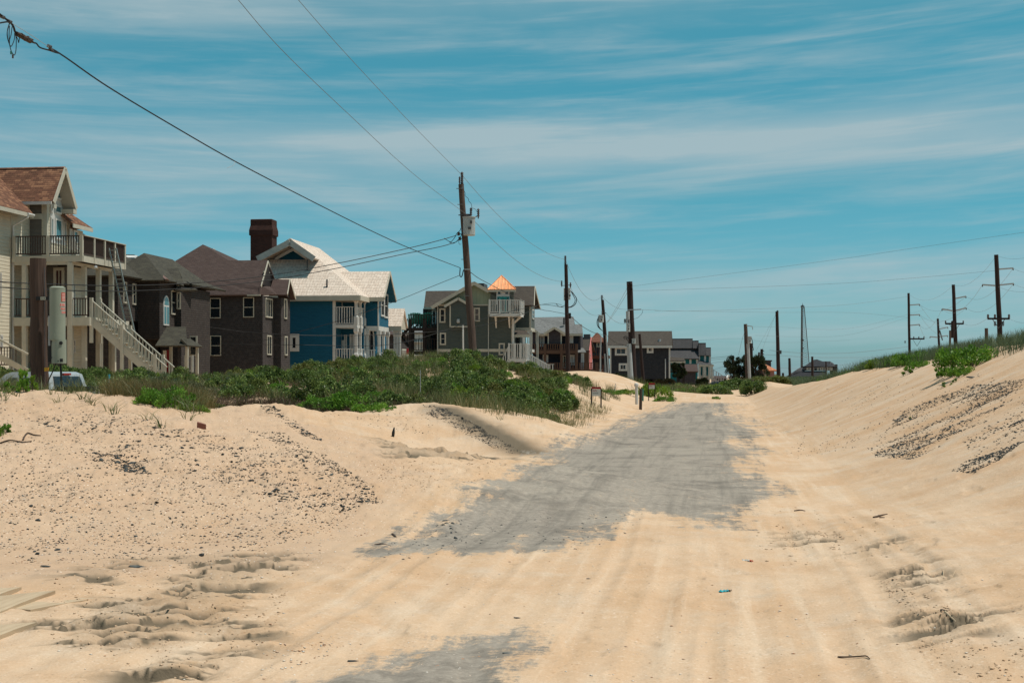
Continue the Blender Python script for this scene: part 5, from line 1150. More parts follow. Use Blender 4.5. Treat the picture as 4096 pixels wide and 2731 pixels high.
h.roof('side_porch_roof', M['roof_chr'], [[HP(1438, 1075, .5), HP(1600, 1075, .5), HP(1580, 1040, 3.5), HP(1438, 1030, 3.5)]], .15)
MB().box(.05, h.F(1598, .5), .44, .5, HP(1500, 1090, .5).z, HP(1500, 1074, .5).z).build('side_porch_fascia', M['ctrim'], h.root)
for x_ in (1522, 1578): post(h, h.F(x_, .7), .7, .2, HP(1500, 1085, .7).z, .35, 'dkdeck')
MB().box(.05, h.F(1585, .7), .7, 4, HP(1500, 1180, .7).z, HP(1500, 1165, .7).z).build('side_porch_floor', M['dkdeck'], h.root); railing(h, (.05, .7, HP(1500, 1165, .7).z), (h.F(1585, .7), .7, HP(1500, 1165, .7).z), 1.5, m='dkdeck', gap=.35, bal=.12)

# ================= teal row house
h = House('row_house', 'teal row house with stepped dark slate roofs, white porch and outside stairs', 6, 442, 272)
HP = h.p
for i, (x0, x1, yt, yb, v_) in enumerate(((-240, 222, 648, 760, 3.0), (222, 296, 672, 760, 2.6), (296, 387, 700, 850, 1.2), (387, 450, 757, 850, 1.0))):
    a_ = HP(x0, yt, v_); b_ = HP(x1, yt, v_); c_ = HP(x1, yb, v_-1.2)
    MB().slab([Vector((a_.x, v_, a_.z)), Vector((b_.x, v_, a_.z)), Vector((b_.x, v_-1.2, c_.z)), Vector((a_.x, v_-1.2, c_.z))], .2).box(a_.x, b_.x, v_-.05, v_+5, c_.z, a_.z+.12-.01*i).build('mansard_roof', M['roof_dkg'], h.root)
MB().box(h.F(302, .5), h.F(440, .5), .5, 9, HP(400, 1110).z, HP(400, 848, .5).z).build('wall', M['teal'], h.root)
for x_ in (302, 376, 438): MB().box(h.F(x_, .5)-.18, h.F(x_, .5)+.18, .42, .52, HP(400, 950).z, HP(400, 848, .5).z).build('trim_board', M['white'], h.root)
MB().box(h.F(296, .4), h.F(450, .4), .3, .42, HP(400, 855).z, HP(400, 845).z).build('eave_trim', M['ctrim'], h.root)
h.roof('porch_roof', M['roof_dkg'], [[HP(290, 968, -2.2), HP(488, 972, -2.2), HP(430, 940, .4), HP(296, 910, .4)]], .18)
MB().box(h.F(290, -2.2), h.F(486, -2.2), -2.26, -2.2, HP(400, 988, -2.2).z, HP(400, 968, -2.2).z).build('porch_fascia', M['ctrim'], h.root)
for x_ in (305, 370, 432, 462): post(h, h.F(x_, -2), -2, HP(400, 1150, -2).z, HP(400, 985, -2).z, .42, 'grime')
MB().box(h.F(300, -2), h.F(440, -2), -2.1, .4, HP(400, 1118, -2).z, HP(400, 1108, -2).z).build('porch_floor', M['grime'], h.root)
railing(h, (h.F(300, -2), -2, HP(400, 1108, -2).z), (h.F(438, -2), -2, HP(400, 1108, -2).z), 1.7, m='grime', gap=.45, bal=.16)
MB().box(h.F(300, -1.8), h.F(360, -1.8), -1.8, -1.7, .3, HP(400, 1118).z).box(h.F(385, -1.8), h.F(436, -1.8), -1.8, -1.7, .3, HP(400, 1118).z).build('lattice_panel', M['lattice'], h.root)
a_ = HP(440, 1112, -1.5); b_ = HP(625, 1235, -1.5)
stairs(h, a_, b_, (0, 1, 0), 1.5, 14, m='lattice', rail='lattice', hgt=1.7, gap=.4, bal=.13)
post(h, h.F(470, -1.3), -1.3, .3, HP(470, 1135, -1.3).z, .5, 'lattice')
L0 = HP(-170, 740, 3); L1 = HP(302, 738, 3); m0 = HP(-200, 892, -.5); m1 = HP(302, 890, -.5); L0.z = L1.z; m0.z = m1.z
h.roof('long_roof', M['roof_gry'] if False else M['roof_dkg'], [[m0, m1, L1, L0]], .2)
MB().box(h.F(-190, .3), h.F(285, .3), .3, 8, BASE, m1.z).build('teal_band_wall', M['teal'], h.root)
for x_ in (110, 192, 278): MB().box(h.F(x_, .2)-.2, h.F(x_, .2)+.2, .2, .31, HP(200, 955).z, m1.z-.1).build('trim_board', M['white'], h.root)
h = House('garage', 'low grey garage with brown shingle roof in front of the teal row house', 6, 266, 258)
HP = h.p
MB().box(h.F(20), 0, 0, 6, BASE, HP(200, 1048).z).build('wall', M['plum'], h.root); a_ = HP(10, 958, 3); b_ = HP(284, 960, 3); c_ = HP(290, 1050, -.5); d_ = HP(10, 1050, -.5); a_.z = b_.z; d_.z = c_.z
h.roof('roof', M['roof_brn'], [[d_, c_, b_, a_], [a_, b_, Vector((c_.x, 6.5, c_.z)), Vector((d_.x, 6.5, c_.z))]], .18)
MB().box(-.1, .12, -.06, .2, BASE, HP(200, 1050).z).build('corner_board', M['teal'], h.root)
h = House('house', 'low pinkish-roofed building half hidden by the big pine tree', 6, 650, 330)
HP = h.p; MB().box(h.F(480), 0, 0, 6, BASE, HP(600, 1140).z).build('wall', M['dark'], h.root); a_ = HP(480, 1106, 3); b_ = HP(648, 1106, 3); c_ = HP(640, 1140, -.5)
h.roof('roof', M['roof_brn'], [[Vector((a_.x, -.5, c_.z)), c_, b_, a_]], .2); MB().beam(c_+Vector((.2, 0, 0)), b_+Vector((.2, 0, 0)), .3, .5).beam(b_+Vector((.2, 0, 0)), Vector((b_.x+1.6, 5, c_.z)), .3, .5).build('barge_board', M['white'], h.root)
window_f(h, 560, 1145, 600, 1165, fw=.2, rows=0)
# ================= terracotta roofed house and grey block
h = House('house', 'dusky pink house with terracotta roof and grey upper block, behind the light pole', 6, 1245, 300)
HP = h.p; z_ = HP(1200, 1035).z; MB().box(h.F(1060), 0, 0, 8, BASE, z_).build('wall', M['dpink'], h.root)
pk = HP(1105, 945, 3); e1 = HP(1282, 1036, -.8); e0 = Vector((h.F(1040), -.8, e1.z))
h.roof('roof', M['terra'], [[e0, e1, HP(1125, 955, 3), pk], [e1, Vector((e1.x, 8, e1.z)), HP(1125, 955, 3)]], .25)
MB().box(h.F(1090, 6), h.F(1205, 6), 6, 11, 2, HP(1150, 922, 6).z).box(h.F(1088, 5.9), h.F(1217, 5.9), 5.8, 11.2, HP(1150, 925, 6).z, HP(1150, 910, 6).z).build('upper_block', M['roof_dkg'], h.root)
MB().box(h.F(1240), h.F(1282), .3, 3, .2, HP(1260, 1085).z).build('annex', M['grime'], h.root)
window_f(h, 1130, 1065, 1150, 1100, fw=.15, rows=0)
# ================= far grey house on the right
h = House('beach_house', 'wide grey house with many small upper windows, behind the right dune by the lattice mast', 6, 2050, 330)
HP = h.p; wl = h.F(1385)
MB().box(h.F(1395), h.F(1990), 0, 9, BASE, HP(1700, 1128).z).build('lower_wall', M['roof_dkg'], h.root)
MB().box(h.F(1620), h.F(1990), 1.5, 9, 3, HP(1800, 985).z).build('upper_wall', M['greysh'], h.root)
MB().box(h.F(1990), 0, 2, 9, BASE, HP(2020, 962).z).build('end_tower', M['roof_dkg'], h.root)
def flat(pts, m_='roof_dkg', nm='roof', th=.3): return h.roof(nm, M[m_], [pts], th)
flat([HP(1440, 1128, -.5), HP(1905, 1120, -.5), HP(1905, 1045, 1.4), HP(1500, 1045, 1.4)], 'greysh', 'lower_roof')
flat([HP(1385, 1120, .5), HP(1560, 1006, 3.0), HP(1625, 1004, 3.0), HP(1625, 1045, 1.5), HP(1500, 1075, .4)], 'roof_dkg', 'left_roof')
flat([HP(1615, 990, 1.0), HP(1990, 985, 1.0), HP(1950, 925, 3.5), HP(1850, 925, 3.5), HP(1780, 900, 4), HP(1740, 905, 4)], 'greysh', 'upper_roof')
flat([HP(1940, 985, 1.0), HP(2010, 980, 1.0), HP(1985, 948, 3), HP(1945, 926, 3)], 'roof_dkg', 'side_roof')
for x0, x1 in ((1650, 1705), (1720, 1745), (1780, 1803), (1815, 1862), (1875, 1925), (1935, 1975)): window_f(h, x0, 995, x1, 1038, v=1.5, fw=.28, rows=0, m='grime')
for x_ in (1595, 1655): MB().box(h.F(x_)-.3, h.F(x_)+.3, -.1, .0, .3, HP(1700, 1130).z).build('post', M['metal'], h.root)
window_f(h, 1612, 1135, 1645, 1162, fw=.3, rows=0, m='grime')
CR.update({11: (0, 1400, 3.36), 12: (120, 1000, 2.615), 13: (2500, 1950, 1.4737), 14: (0, 2300, 3.36), 15: (1700, 650, 1.96), 16: (0, 0, 3.136), 17: (0, 1400, 1.47), 18: (1400, 1500, 1.47), 19: (2700, 1450, 5.88), 20: (3600, 1250, 3.919)})
def PC(c, x, y, D): a, b = CS(c, x, y); return P(a, b, D)
# ------------------------------------------------------------------ poles
def pole(name, label, c, top, base, D, r0, r1, m='pole', cat='utility pole', group=None, ground=True):
    a = PC(c, top[0], top[1], D); b = PC(c, base[0], base[1], D)
    g = gzf(b.x, D) if -60 < b.x < 90 and D < 229 else .2
    if ground and b.z > g-.3: b = b+(b-a)*((b.z-g+.4)/(a.z-b.z))
    root = empty(name, (b.x, b.y, b.z)); tag(root, label, cat, group); root['_'] = 0; del root['_']
    n = 9; pts = [b.lerp(a, i/n)-b+Vector((.012*math.sin(i*1.7+D), .01*math.cos(i*2.1), 0))*(0 < i < n) for i in range(n+1)]
    MB().tube(pts, [r1+(r0-r1)*i/n for i in range(n+1)], 14).build('shaft', M[m], root, smooth=False)
    root_loc[root.name] = b; return root
root_loc = {}
def L(root, p): return Vector(p)-root_loc[root.name]
def transformer(root, c, x0, y0, x1, y1, D, bush=True):
    a = PC(c, x0, y0, D); b = PC(c, x1, y1, D); cx_ = (a.x+b.x)/2; r = (b.x-a.x)/2; H_ = a.z-b.z; q = L(root, (cx_, D-.35, b.z))
    o = MB().lathe([(r*.9, 0), (r*.94, .03), (r*.94, H_*.93), (r*1.04, H_*.94), (r*1.04, H_*.98), (r*.6, H_), (.01, H_)], q, 18).build('transformer', M['transf'], root)
    if bush:
        mb = MB(); z = H_
        mb.lathe([(.03, z), (.03, z+.06)]+[(.04+.045*(i % 2), z+.06+.05*i) for i in range(8)]+[(.02, z+.5)], q+Vector((.1, 0, 0)), 10); mb.build('bushing', M['insul'], o)
    MB().box(q.x+r*.2, q.x+r*.5, q.y-r*.96-.03, q.y-r*.85, q.z+H_*.6, q.z+H_*.75).box(q.x-.05, q.x+.12, q.y-r*.96-.03, q.y-r*.85, q.z+H_*.3, q.z+H_*.42).build('nameplate', M['dmetal'], o)
    MB().box(q.x-.06, q.x+.06, q.y, q.y+.4, q.z+H_*.2, q.z+H_*.8).build('bracket', M['dmetal'], root)
    return o
def curve_pts(root, c, pts, D, r, m='cable', name='cable_loop', sub=6):
    P_ = [L(root, PC(c, x, y, D if not isinstance(D, (list, tuple)) else D[i])) for i, (x, y) in enumerate(pts)]
    return MB().tube(cat_(P_, sub), r, 6).build(name, M[m], root)
def cat_(P_, sub=8):
    o = []; P_ = [P_[0]*2-P_[1]]+list(P_)+[P_[-1]*2-P_[-2]]
    for i in range(1, len(P_)-2):
        for k in range(sub):
            t = k/sub; a, b, c, d = P_[i-1:i+3]
            o.append(.5*((2*b)+(c-a)*t+(2*a-5*b+4*c-d)*t*t+(3*b-a-3*c+d)*t**3))
    o.append(P_[-2]); return o
def insul_stack(root, p, n=5, r=.07, name='insulator'):
    return MB().lathe([(.03, -.1)]+[(.035+(r-.03)*(i % 2), i*.055) for i in range(2*n)]+[(.02, 2*n*.055+.03)], p, 10).build(name, M['insul'], root)

# nearest pole stub with cable cabinet
p0 = pole('utility_pole', 'short thick brown pole stub on the crest of the left sand mound', 12, (85, 90), (98, 1480), 28, .158, .180, 'pole_br')
e = empty('cable_cabinet', label='pale green cylindrical cable cabinet with red warning stickers, strapped to the pole stub', cat='cabinet'); CD = 27.7
ca = PC(12, 288, 1187, CD); root_loc[e.name] = ca; e.location = ca
rc = (PC(12, 368, 0, CD).x-PC(12, 207, 0, CD).x)/2; zt = PC(12, 0, 380, CD).z-ca.z; zm = PC(12, 0, 943, CD).z-ca.z; zl_ = PC(12, 0, 405, CD).z-ca.z; xo = PC(12, 288, 0, CD).x-ca.x
MB().lathe([(rc*.99, zm), (rc*1.0, zm+.01), (rc*.99, zl_), (rc*1.01, zl_+.005), (rc*1.01, zt-.03), (rc*.7, zt-.003), (.01, zt)], (xo, 0, 0), 40).build('cover', M['cab'], e, smooth=False)
low = MB().lathe([(rc*.92, 0), (rc*.93, .01), (rc*.93, zm+.01), (rc*.5, zm+.012)], (xo+.03, 0, 0), 40).build('base_drum', M['cab'], e)
def onround(r, a0, a1, z0, z1, th=.003, n=6, cx=0.):
    V = []; F = []
    for i in range(n+1):
        a = a0+(a1-a0)*i/n
        for rr, zz in ((r, z0), (r, z1), (r+th, z1), (r+th, z0)): V.append((cx+rr*math.sin(a), -rr*math.cos(a), zz))
    for i in range(n):
        k = i*4
        for q in range(4): F.append((k+q, k+4+q, k+4+(q+1) % 4, k+(q+1) % 4))
    F += [(0, 1, 2, 3), (4*n+3, 4*n+2, 4*n+1, 4*n)]
    return MB().add(V, F)
def zc_(y): return PC(12, 0, y, CD).z-ca.z
lab = onround(rc*1.0, .82, 1.5, zc_(540), zc_(448), cx=xo).build('warning_label', M['decal'], e)
for k in range(6): onround(rc*1.0+.003, .90+.02*(k % 2), 1.4, zc_(460+14*k+5), zc_(460+14*k), .0012, cx=xo).build('lettering', M['sticker'], lab) if k < 6 else None
for y0_, y1_, a0 in ((560, 592, .62), (602, 630, .70), (640, 668, .82)):
    lab = onround(rc*1.0, a0, 1.5, zc_(y1_), zc_(y0_), cx=xo).build('number_label', M['sticker'], e)
    for k in range(4): onround(rc*1.0+.003, a0+.03+.20*k, a0+.17+.20*k, zc_(y1_-3), zc_(y0_+3), .0012, 2, cx=xo).build('lettering', M['decal'], lab)
onround(rc*.93, -.95, -.85, zc_(1135), zc_(1115), .006, 2, cx=xo+.03).build('bolt', M['dmetal'], low); onround(rc*.93, -.95, -.85, zc_(966), zc_(950), .006, 2, cx=xo+.03).build('bolt', M['dmetal'], low)
MB().tube([(xo+.03+.5*rc, -rc*.80, zc_(973)), (xo+.03+.53*rc, -rc*.86, zc_(973))], .034, 16).build('rubber_grommet', M['black'], low)
onround(rc*.93, .42, .85, zc_(1170), zc_(1136), .002, 4, cx=xo+.03).build('damage_hole', M['black'], low); onround(rc*.93, .12, .28, zc_(1165), zc_(1153), .002, 2, cx=xo+.03).build('damage_hole', M['black'], low)
onround(rc*1.0, -.22, -.06, zc_(925), zc_(868), .01, 3, cx=xo).build('hasp', M['cab'], e)
hx = PC(12, 205, 0, CD).x-ca.x
MB().box(hx-.02, hx+.06, -.02, .12, zc_(1170), zc_(660)).build('mounting_channel', M['black'], e); MB().box(hx-.01, hx+.03, -.05, -.02, zc_(1000), zc_(690)).build('mounting_plate', M['metal'], e)
MB().tube(cat_([Vector((xo+.06, 0, .01)), Vector((xo+.075, 0, -.3)), Vector((xo+.09, 0, -.75))], 4), .022, 8).build('conduit', M['black'], e)
MB().tube(cat_([Vector((xo-.03, 0, .01)), Vector((xo-.10, 0, -.17)), Vector((xo-.17, 0, -.32)), Vector((xo-.21, .0, -.5)), Vector((xo-.21, 0, -.8))], 5), .012, 8).build('cable', M['black'], e)
# strap, number tag, ground wire of the pole stub
q = L(p0, PC(12, 165, 512, 28)); MB().box(q.x-.12, q.x+.13, -.215, -.16, q.z-.035, q.z+.035).build('strap', M['black'], p0)
tp_ = MB().box(q.x-.03, q.x+.07, -.222, -.2165, q.z-.03, q.z+.03).build('number_tag', M['tag_w'], p0)
def text(name, body, size, loc, rot, m, parent, ext=.002):
    cu = bpy.data.curves.new(name, 'FONT'); cu.body = body; cu.size = size; cu.extrude = ext; cu.align_x = 'CENTER'; cu.align_y = 'CENTER'
    t_ = bpy.data.objects.new(name, cu); me = bpy.data.meshes.new_from_object(t_); bpy.data.objects.remove(t_)
    me.materials.clear(); me.materials.append(m); o = bpy.data.objects.new(name, me); col.objects.link(o); o.parent = parent; o.location = loc; o.rotation_euler = rot; return o
text('number', '714', .052, (q.x+.02, -.2245, q.z), (R(90), 0, 0), M['black'], tp_)
q = L(p0, PC(12, 170, 0, 28)); MB().tube([(q.x, -.1, L(p0, PC(12, 0, 190, 28)).z), (q.x+.015, -.12, L(p0, PC(12, 0, 1400, 28)).z)], .008, 6).build('ground_wire', M['dmetal'], p0)
tp2 = L(p0, PC(12, 200, 1252, 28)); MB().add([(tp2.x-.03, -.2, tp2.z-.03), (tp2.x+.04, -.2, tp2.z-.02), (tp2.x+.05, -.17, tp2.z+.05), (tp2.x-.04, -.17, tp2.z+.04), (tp2.x-.03, -.15, tp2.z-.03), (tp2.x+.04, -.15, tp2.z-.02), (tp2.x+.05, -.14, tp2.z+.05), (tp2.x-.04, -.14, tp2.z+.04)], [(0,1,2,3), (7,6,5,4), (0,4,5,1), (1,5,6,2), (2,6,7,3), (3,7,4,0)]).build('marker_tape', M['yellow'], p0)

# main pole
D1 = 80
p1 = pole('utility_pole', 'tall leaning weathered pole with grey transformer on the ridge before the green house', 15, (283, 172), (378, 1520), D1, .155, .235, 'pole')
transformer(p1, 15, 297, 430, 398, 578, D1)
insul_stack(p1, L(p1, PC(15, 290, 170, D1)), 6, .10); insul_stack(p1, L(p1, PC(15, 272, 165, D1))+Vector((0, -.2, 0)), 3, .05, 'fuse_cutout'); insul_stack(p1, L(p1, PC(15, 419, 432, D1))+Vector((0, -.3, 0)), 4, .08, 'lightning_arrester')
MB().beam(L(p1, PC(15, 300, 172, D1)), L(p1, PC(15, 292, 215, D1))+Vector((0, -.2, 0)), .08, .08).build('top_bracket', M['dmetal'], p1)
MB().beam(L(p1, PC(15, 392, 435, D1))+Vector((0, -.3, 0)), L(p1, PC(15, 420, 420, D1))+Vector((0, -.3, 0)), .05, .05).build('arrester_bracket', M['dmetal'], p1)
curve_pts(p1, 15, [(302, 212), (314, 240), (315, 262), (326, 272), (340, 285), (345, 305), (362, 325), (370, 375)], D1-.4, .014)
curve_pts(p1, 15, [(372, 358), (395, 368), (410, 392)], D1-.4, .012)
for k, (x, y) in enumerate(((263, 560), (272, 597))):
    q = L(p1, PC(15, x, y, D1-.2)); MB().lathe([(.05, -.1), (.09, -.06), (.06, 0), (.09, .06), (.05, .1)], q, 8).build('insulator', M['insul'], p1)
    MB().beam(q, q+Vector((.45, .2, -.02)), .04, .04).build('insulator_arm', M['dmetal'], p1)
curve_pts(p1, 15, [(280, 515), (274, 535), (250, 556), (232, 590), (200, 628), (190, 620), (150, 594)], D1-.3, .018); curve_pts(p1, 15, [(288, 560), (270, 600), (240, 625), (215, 635), (195, 620)], D1-.3, .018)
curve_pts(p1, 15, [(215, 635), (240, 625), (262, 605), (268, 640), (285, 640)], D1-.3, .012)
curve_pts(p1, 15, [(276, 828), (273, 880), (282, 897), (292, 885), (300, 850), (308, 838)], D1-.3, .030)
MB().beam(L(p1, PC(15, 305, 838, D1-.24)), L(p1, PC(15, 352, 838, D1-.24)), .06, .06).build('cable_clamp', M['metal'], p1)
MB().beam(L(p1, PC(15, 262, 413, D1-.2)), L(p1, PC(15, 345, 412, D1-.2)), .05, .05).build('through_bolt', M['dmetal'], p1); q = L(p1, PC(15, 330, 410, D1-.3)); MB().tube([q-Vector((.18, 0, 0)), q+Vector((.18, 0, -.04))], [.05, .09], 8).build('insulator', M['insul'], p1)
for y_ in (205, 330, 760, 1045): q = L(p1, PC(15, 285+(y_-172)*.07, y_, D1-.2)); MB().tube([q, q+Vector((-.3, 0, 0))], .02, 6).build('step_bolt', M['dmetal'], p1)

# second pole
D2 = 127
p2 = pole('utility_pole', 'tall dark pole with two transformers and a thick cable loop, right of the navy house', 5, (443, 140), (467, 1310), D2, .15, .22, 'pole_dk')
insul_stack(p2, L(p2, PC(5, 437, 140, D2)), 7, .13); transformer(p2, 5, 462, 368, 487, 482, D2-.1); transformer(p2, 5, 420, 372, 440, 490, D2+.5, False)
curve_pts(p2, 5, [(488, 392), (520, 430), (545, 470), (535, 520), (500, 548), (468, 556)], D2-.4, .04); curve_pts(p2, 5, [(488, 392), (514, 440), (532, 480), (520, 520), (490, 546), (468, 550)], D2-.4, .03)
q = L(p2, PC(5, 402, 345, D2)); insul_stack(p2, q, 4, .09, 'lightning_arrester'); MB().beam(q, q+Vector((.9, .3, .1)), .05, .05).build('arrester_bracket', M['dmetal'], p2)
MB().beam(L(p2, PC(5, 452, 615, D2-.3)), L(p2, PC(5, 486, 618, D2-.3)), .08, .08).build('cable_clamp', M['dmetal'], p2); q = L(p2, PC(5, 482, 635, D2-.3)); MB().tube([q+Vector((0, 0, .25)), q-Vector((0, 0, .25))], .10, 8).build('splice_case', M['black'], p2)
curve_pts(p2, 5, [(345, 515), (375, 545), (405, 545), (437, 532)], D2-.3, .028)
MB().beam(L(p2, PC(5, 520, 1160, D2)), L(p2, PC(5, 475, 1225, D2)), .1, .1).build('brace', M['pole'], p2)
# third, with transformer and metal pipes
D3 = 165
p3 = pole('utility_pole', 'leaning dark pole with one transformer on its left, left of the grey shingled house', 5, (796, 482), (858, 1365), D3, .17, .30, 'pole_dk')
insul_stack(p3, L(p3, PC(5, 790, 482, D3)), 5, .16); transformer(p3, 5, 755, 628, 808, 700, D3-.2)
for i_ in range(3): curve_pts(p3, 5, [(760-i_*3, 640), (742+i_*8, 690), (752+i_*6, 740), (790, 775), (810, 783)], D3-.4, .035)
MB().tube([L(p3, PC(5, 832, 825, D3-.35)), L(p3, PC(5, 862, 1360, D3-.35))], .08, 8).build('riser_pipe', M['metal'], p3); MB().tube([L(p3, PC(5, 818, 1000, D3-.3)), L(p3, PC(5, 842, 1345, D3-.3))], .09, 8).build('riser_pipe', M['metal'], p3)
MB().beam(L(p3, PC(5, 790, 610, D3-.3)), L(p3, PC(5, 832, 608, D3-.3)), .07, .07).build('bracket', M['dmetal'], p3)
sp = pole('metal_post', 'slim light metal post standing left of the leaning third utility pole', 5, (780, 822), (771, 1305), 158, .06, .10, 'metal', 'post')
# fourth, the thick one
D4 = 176
p4 = pole('utility_pole', 'thickest dark pole with grey riser pipes, in front of the grey shingled house on piles', 5, (1056, 305), (1097, 1345), D4, .36, .46, 'pole_dk')
transformer(p4, 5, 1022, 708, 1062, 790, D4-.6); transformer(p4, 5, 1076, 855, 1113, 905, D4-.6, False)
MB().tube([L(p4, PC(5, 1040, 590, D4-.7)), L(p4, PC(5, 1042, 705, D4-.7))], .24, 10).build('fuse_housing', M['metal'], p4)
MB().tube([L(p4, PC(5, 1052, 905, D4-.9)), L(p4, PC(5, 1073, 1388, D4-.9))], [.28, .40], 12).build('riser_pipe', M['metal'], p4); MB().tube([L(p4, PC(5, 1044, 905, D4-.7)), L(p4, PC(5, 1062, 1380, D4-.7))], .13, 8).build('riser_pipe', M['metal'], p4)
MB().beam(L(p4, PC(5, 1040, 578, D4-.5)), L(p4, PC(5, 1168, 573, D4-.5)), .12, .12).build('crossarm', M['metal'], p4)
for x_, y_ in ((1040, 350), (1078, 350), (1080, 392)): insul_stack(p4, L(p4, PC(5, x_, y_, D4-.4)), 3, .14)
for x_ in (1010, 1022): insul_stack(p4, L(p4, PC(5, x_, 700, D4-.6)), 4, .12, 'fuse_cutout')
curve_pts(p4, 5, [(1010, 860), (1002, 842), (1030, 835), (1050, 855), (1020, 850), (1045, 880), (1050, 905)], D4-.7, .05); curve_pts(p4, 5, [(1186, 575), (1178, 610), (1140, 650), (1095, 668)], D4-.4, .02)
p5 = pole('utility_pole', 'slender dark bare pole standing before the grey shingled house wall', 5, (1154, 810), (1196, 1345), 186, .17, .24, 'pole_dk')
# far ones
far = [('tall pole with light riser pipe and transformer in front of the dark pine tree', (883, 458), (915, 1150), 232, .28, .42), ('tall bare brown pole with a small box, left of the lattice mast', (1278, 300), (1300, 1170), 250, .26, .38),
       ('short far pole at the left edge of the dark pine tree', (726, 855), (735, 1050), 262, .22, .26), ('far pole with cable brackets above the right half of the pine tree', (1089, 772), (1080, 1050), 255, .25, .30), ('thin far pole rising just behind the dark pine tree', (1053, 812), (1056, 1050), 262, .17, .2),
       ('pole with twin arms close behind the pine tree crown', (948, 700), (962, 1000), 245, .30, .34), ('short weathered pole between the terracotta roof and the wide grey house', (1434, 885), (1440, 1090), 240, .20, .26), ('plain dark pole in front of the wide grey house', (1721, 865), (1725, 1130), 230, .18, .22), ('small far pole just right of the tall bare brown pole', (1354, 1070), (1356, 1170), 260, .2, .22), ('thin pole before the right part of the wide grey house', (1893, 925), (1895, 1060), 250, .12, .14)]
fp = []
for lb, t_, b_, D, r0, r1 in far: fp.append(pole('utility_pole', lb, 6, t_, b_, D, r0, r1, 'pole_dk' if D != 232 else 'pole'))
q0 = fp[0]; transformer(q0, 6, 905, 612, 955, 700, 231, False); MB().tube([L(q0, PC(6, 915, 705, 231)), L(q0, PC(6, 935, 1145, 231))], .25, 8).build('riser_pipe', M['metal'], q0)
MB().beam(L(q0, PC(6, 893, 478, 231.8)), L(q0, PC(6, 970, 488, 231.8)), .12, .12).beam(L(q0, PC(6, 970, 488, 231.8)), L(q0, PC(6, 974, 528, 231.8)), .10, .10).build('crossarm', M['metal'], q0)
curve_pts(q0, 6, [(955, 620), (972, 680), (975, 740), (984, 778), (968, 790)], 231, .06)
MB().box(*[L(fp[1], PC(6, 1300, 0, 249.5)).x, L(fp[1], PC(6, 1335, 0, 249.5)).x, -.6, 0, L(fp[1], PC(6, 0, 832, 250)).z, L(fp[1], PC(6, 0, 788, 250)).z]).build('equipment_box', M['dmetal'], fp[1]); insul_stack(fp[1], L(fp[1], PC(6, 1285, 318, 249.5)), 4, .25)
for y_ in (780, 820, 850): MB().beam(L(fp[3], PC(6, 1090, y_, 254.8)), L(fp[3], PC(6, 1118, y_+20, 254.8)), .1, .1).build('bracket', M['dmetal'], fp[3])
for y_ in (610, 640): MB().beam(L(fp[5], PC(6, 905, y_+100, 244.6)), L(fp[5], PC(6, 948, y_+105, 244.6)), .12, .12).build('bracket', M['dmetal'], fp[5])
# transmission poles on the right
def arm(root, c, a, b, D, w_=.15): MB().beam(L(root, PC(c, *a, D)), L(root, PC(c, *b, D)), w_, w_).build('arm', M['metal'], root); q = L(root, PC(c, *b, D)); MB().tube([q, q-Vector((0, 0, w_*1.5))], w_*.4, 6).build('insulator', M['insul'], root)
def cross(root, c, x0, x1, y, D, xs, w_=.22):
    MB().beam(L(root, PC(c, x0, y, D-.4)), L(root, PC(c, x1, y, D-.4)), w_, w_).build('crossarm', M['dkdeck'], root)
    for x in xs: q = L(root, PC(c, x, y-2, D-.4)); MB().lathe([(.08, 0), (.14, .12), (.08, .2), (.14, .32), (.05, .45)], q, 8).build('insulator', M['insul'], root)
    xm = L(root, PC(c, (x0+x1)/2, 0, D-.4)).x
    for x in (x0, x1): a_ = L(root, PC(c, x*.6+(x0+x1)*.2, y, D-.45)); MB().beam(a_, Vector((xm, a_.y, a_.z-1.1*(w_/.22))), .08, .05).build('brace', M['dmetal'], root)
r3 = pole('transmission_pole', 'tallest dark transmission pole with three arms on the crest of the right dune', 7, (1533, 155), (1567, 870), 150, .22, .31, 'pole_dk', 'power pole')
for a_, b_ in (((1550, 285), (1685, 275)), ((1535, 432), (1410, 423)), ((1550, 428), (1688, 413))): arm(r3, 7, a_, b_, 150)
cross(r3, 7, 1457, 1652, 727, 150, (1460, 1522, 1648), .2)
for x_ in (1522, 1595): insul_stack(r3, L(r3, PC(7, x_, 790, 149.6)), 4, .16, 'fuse_cutout')
r2 = pole('transmission_pole', 'middle dark transmission pole with three arms behind the right dune grass', 7, (1149, 422), (1167, 895), 220, .25, .35, 'pole_dk', 'power pole')
for a_, b_ in (((1160, 548), (1262, 527)), ((1150, 658), (1048, 640)), ((1160, 657), (1265, 630))): arm(r2, 7, a_, b_, 220, .2)
cross(r2, 7, 1078, 1240, 772, 220, (1080, 1140, 1238), .26); MB().tube([L(r2, PC(7, 1145, 750, 219)), L(r2, PC(7, 1143, 900, 219))], .28, 8).build('secondary_shaft', M['pole_dk'], r2)
r1 = pole('transmission_pole', 'left dark transmission pole with three arms pointing right, behind the right dune shrubs', 7, (748, 498), (756, 1000), 290, .24, .29, 'pole_dk', 'power pole')
for y0_, y1_ in ((606, 599), (696, 690), (788, 779)): arm(r1, 7, (755, y0_), (846, y1_), 290, .22)
cross(r1, 7, 757, 890, 907, 290, (795, 840, 886), .3); insul_stack(r1, L(r1, PC(7, 717, 945, 289)), 4, .2, 'fuse_cutout')
r4 = pole('transmission_pole', 'short-looking far transmission pole between the left and middle ones', 7, (1010, 726), (1022, 980), 345, .26, .30, 'pole_dk', 'power pole')
for a_, b_ in (((1012, 822), (1100, 803)), ((1012, 895), (940, 888)), ((1020, 890), (1097, 878))): arm(r4, 7, a_, b_, 345, .24)
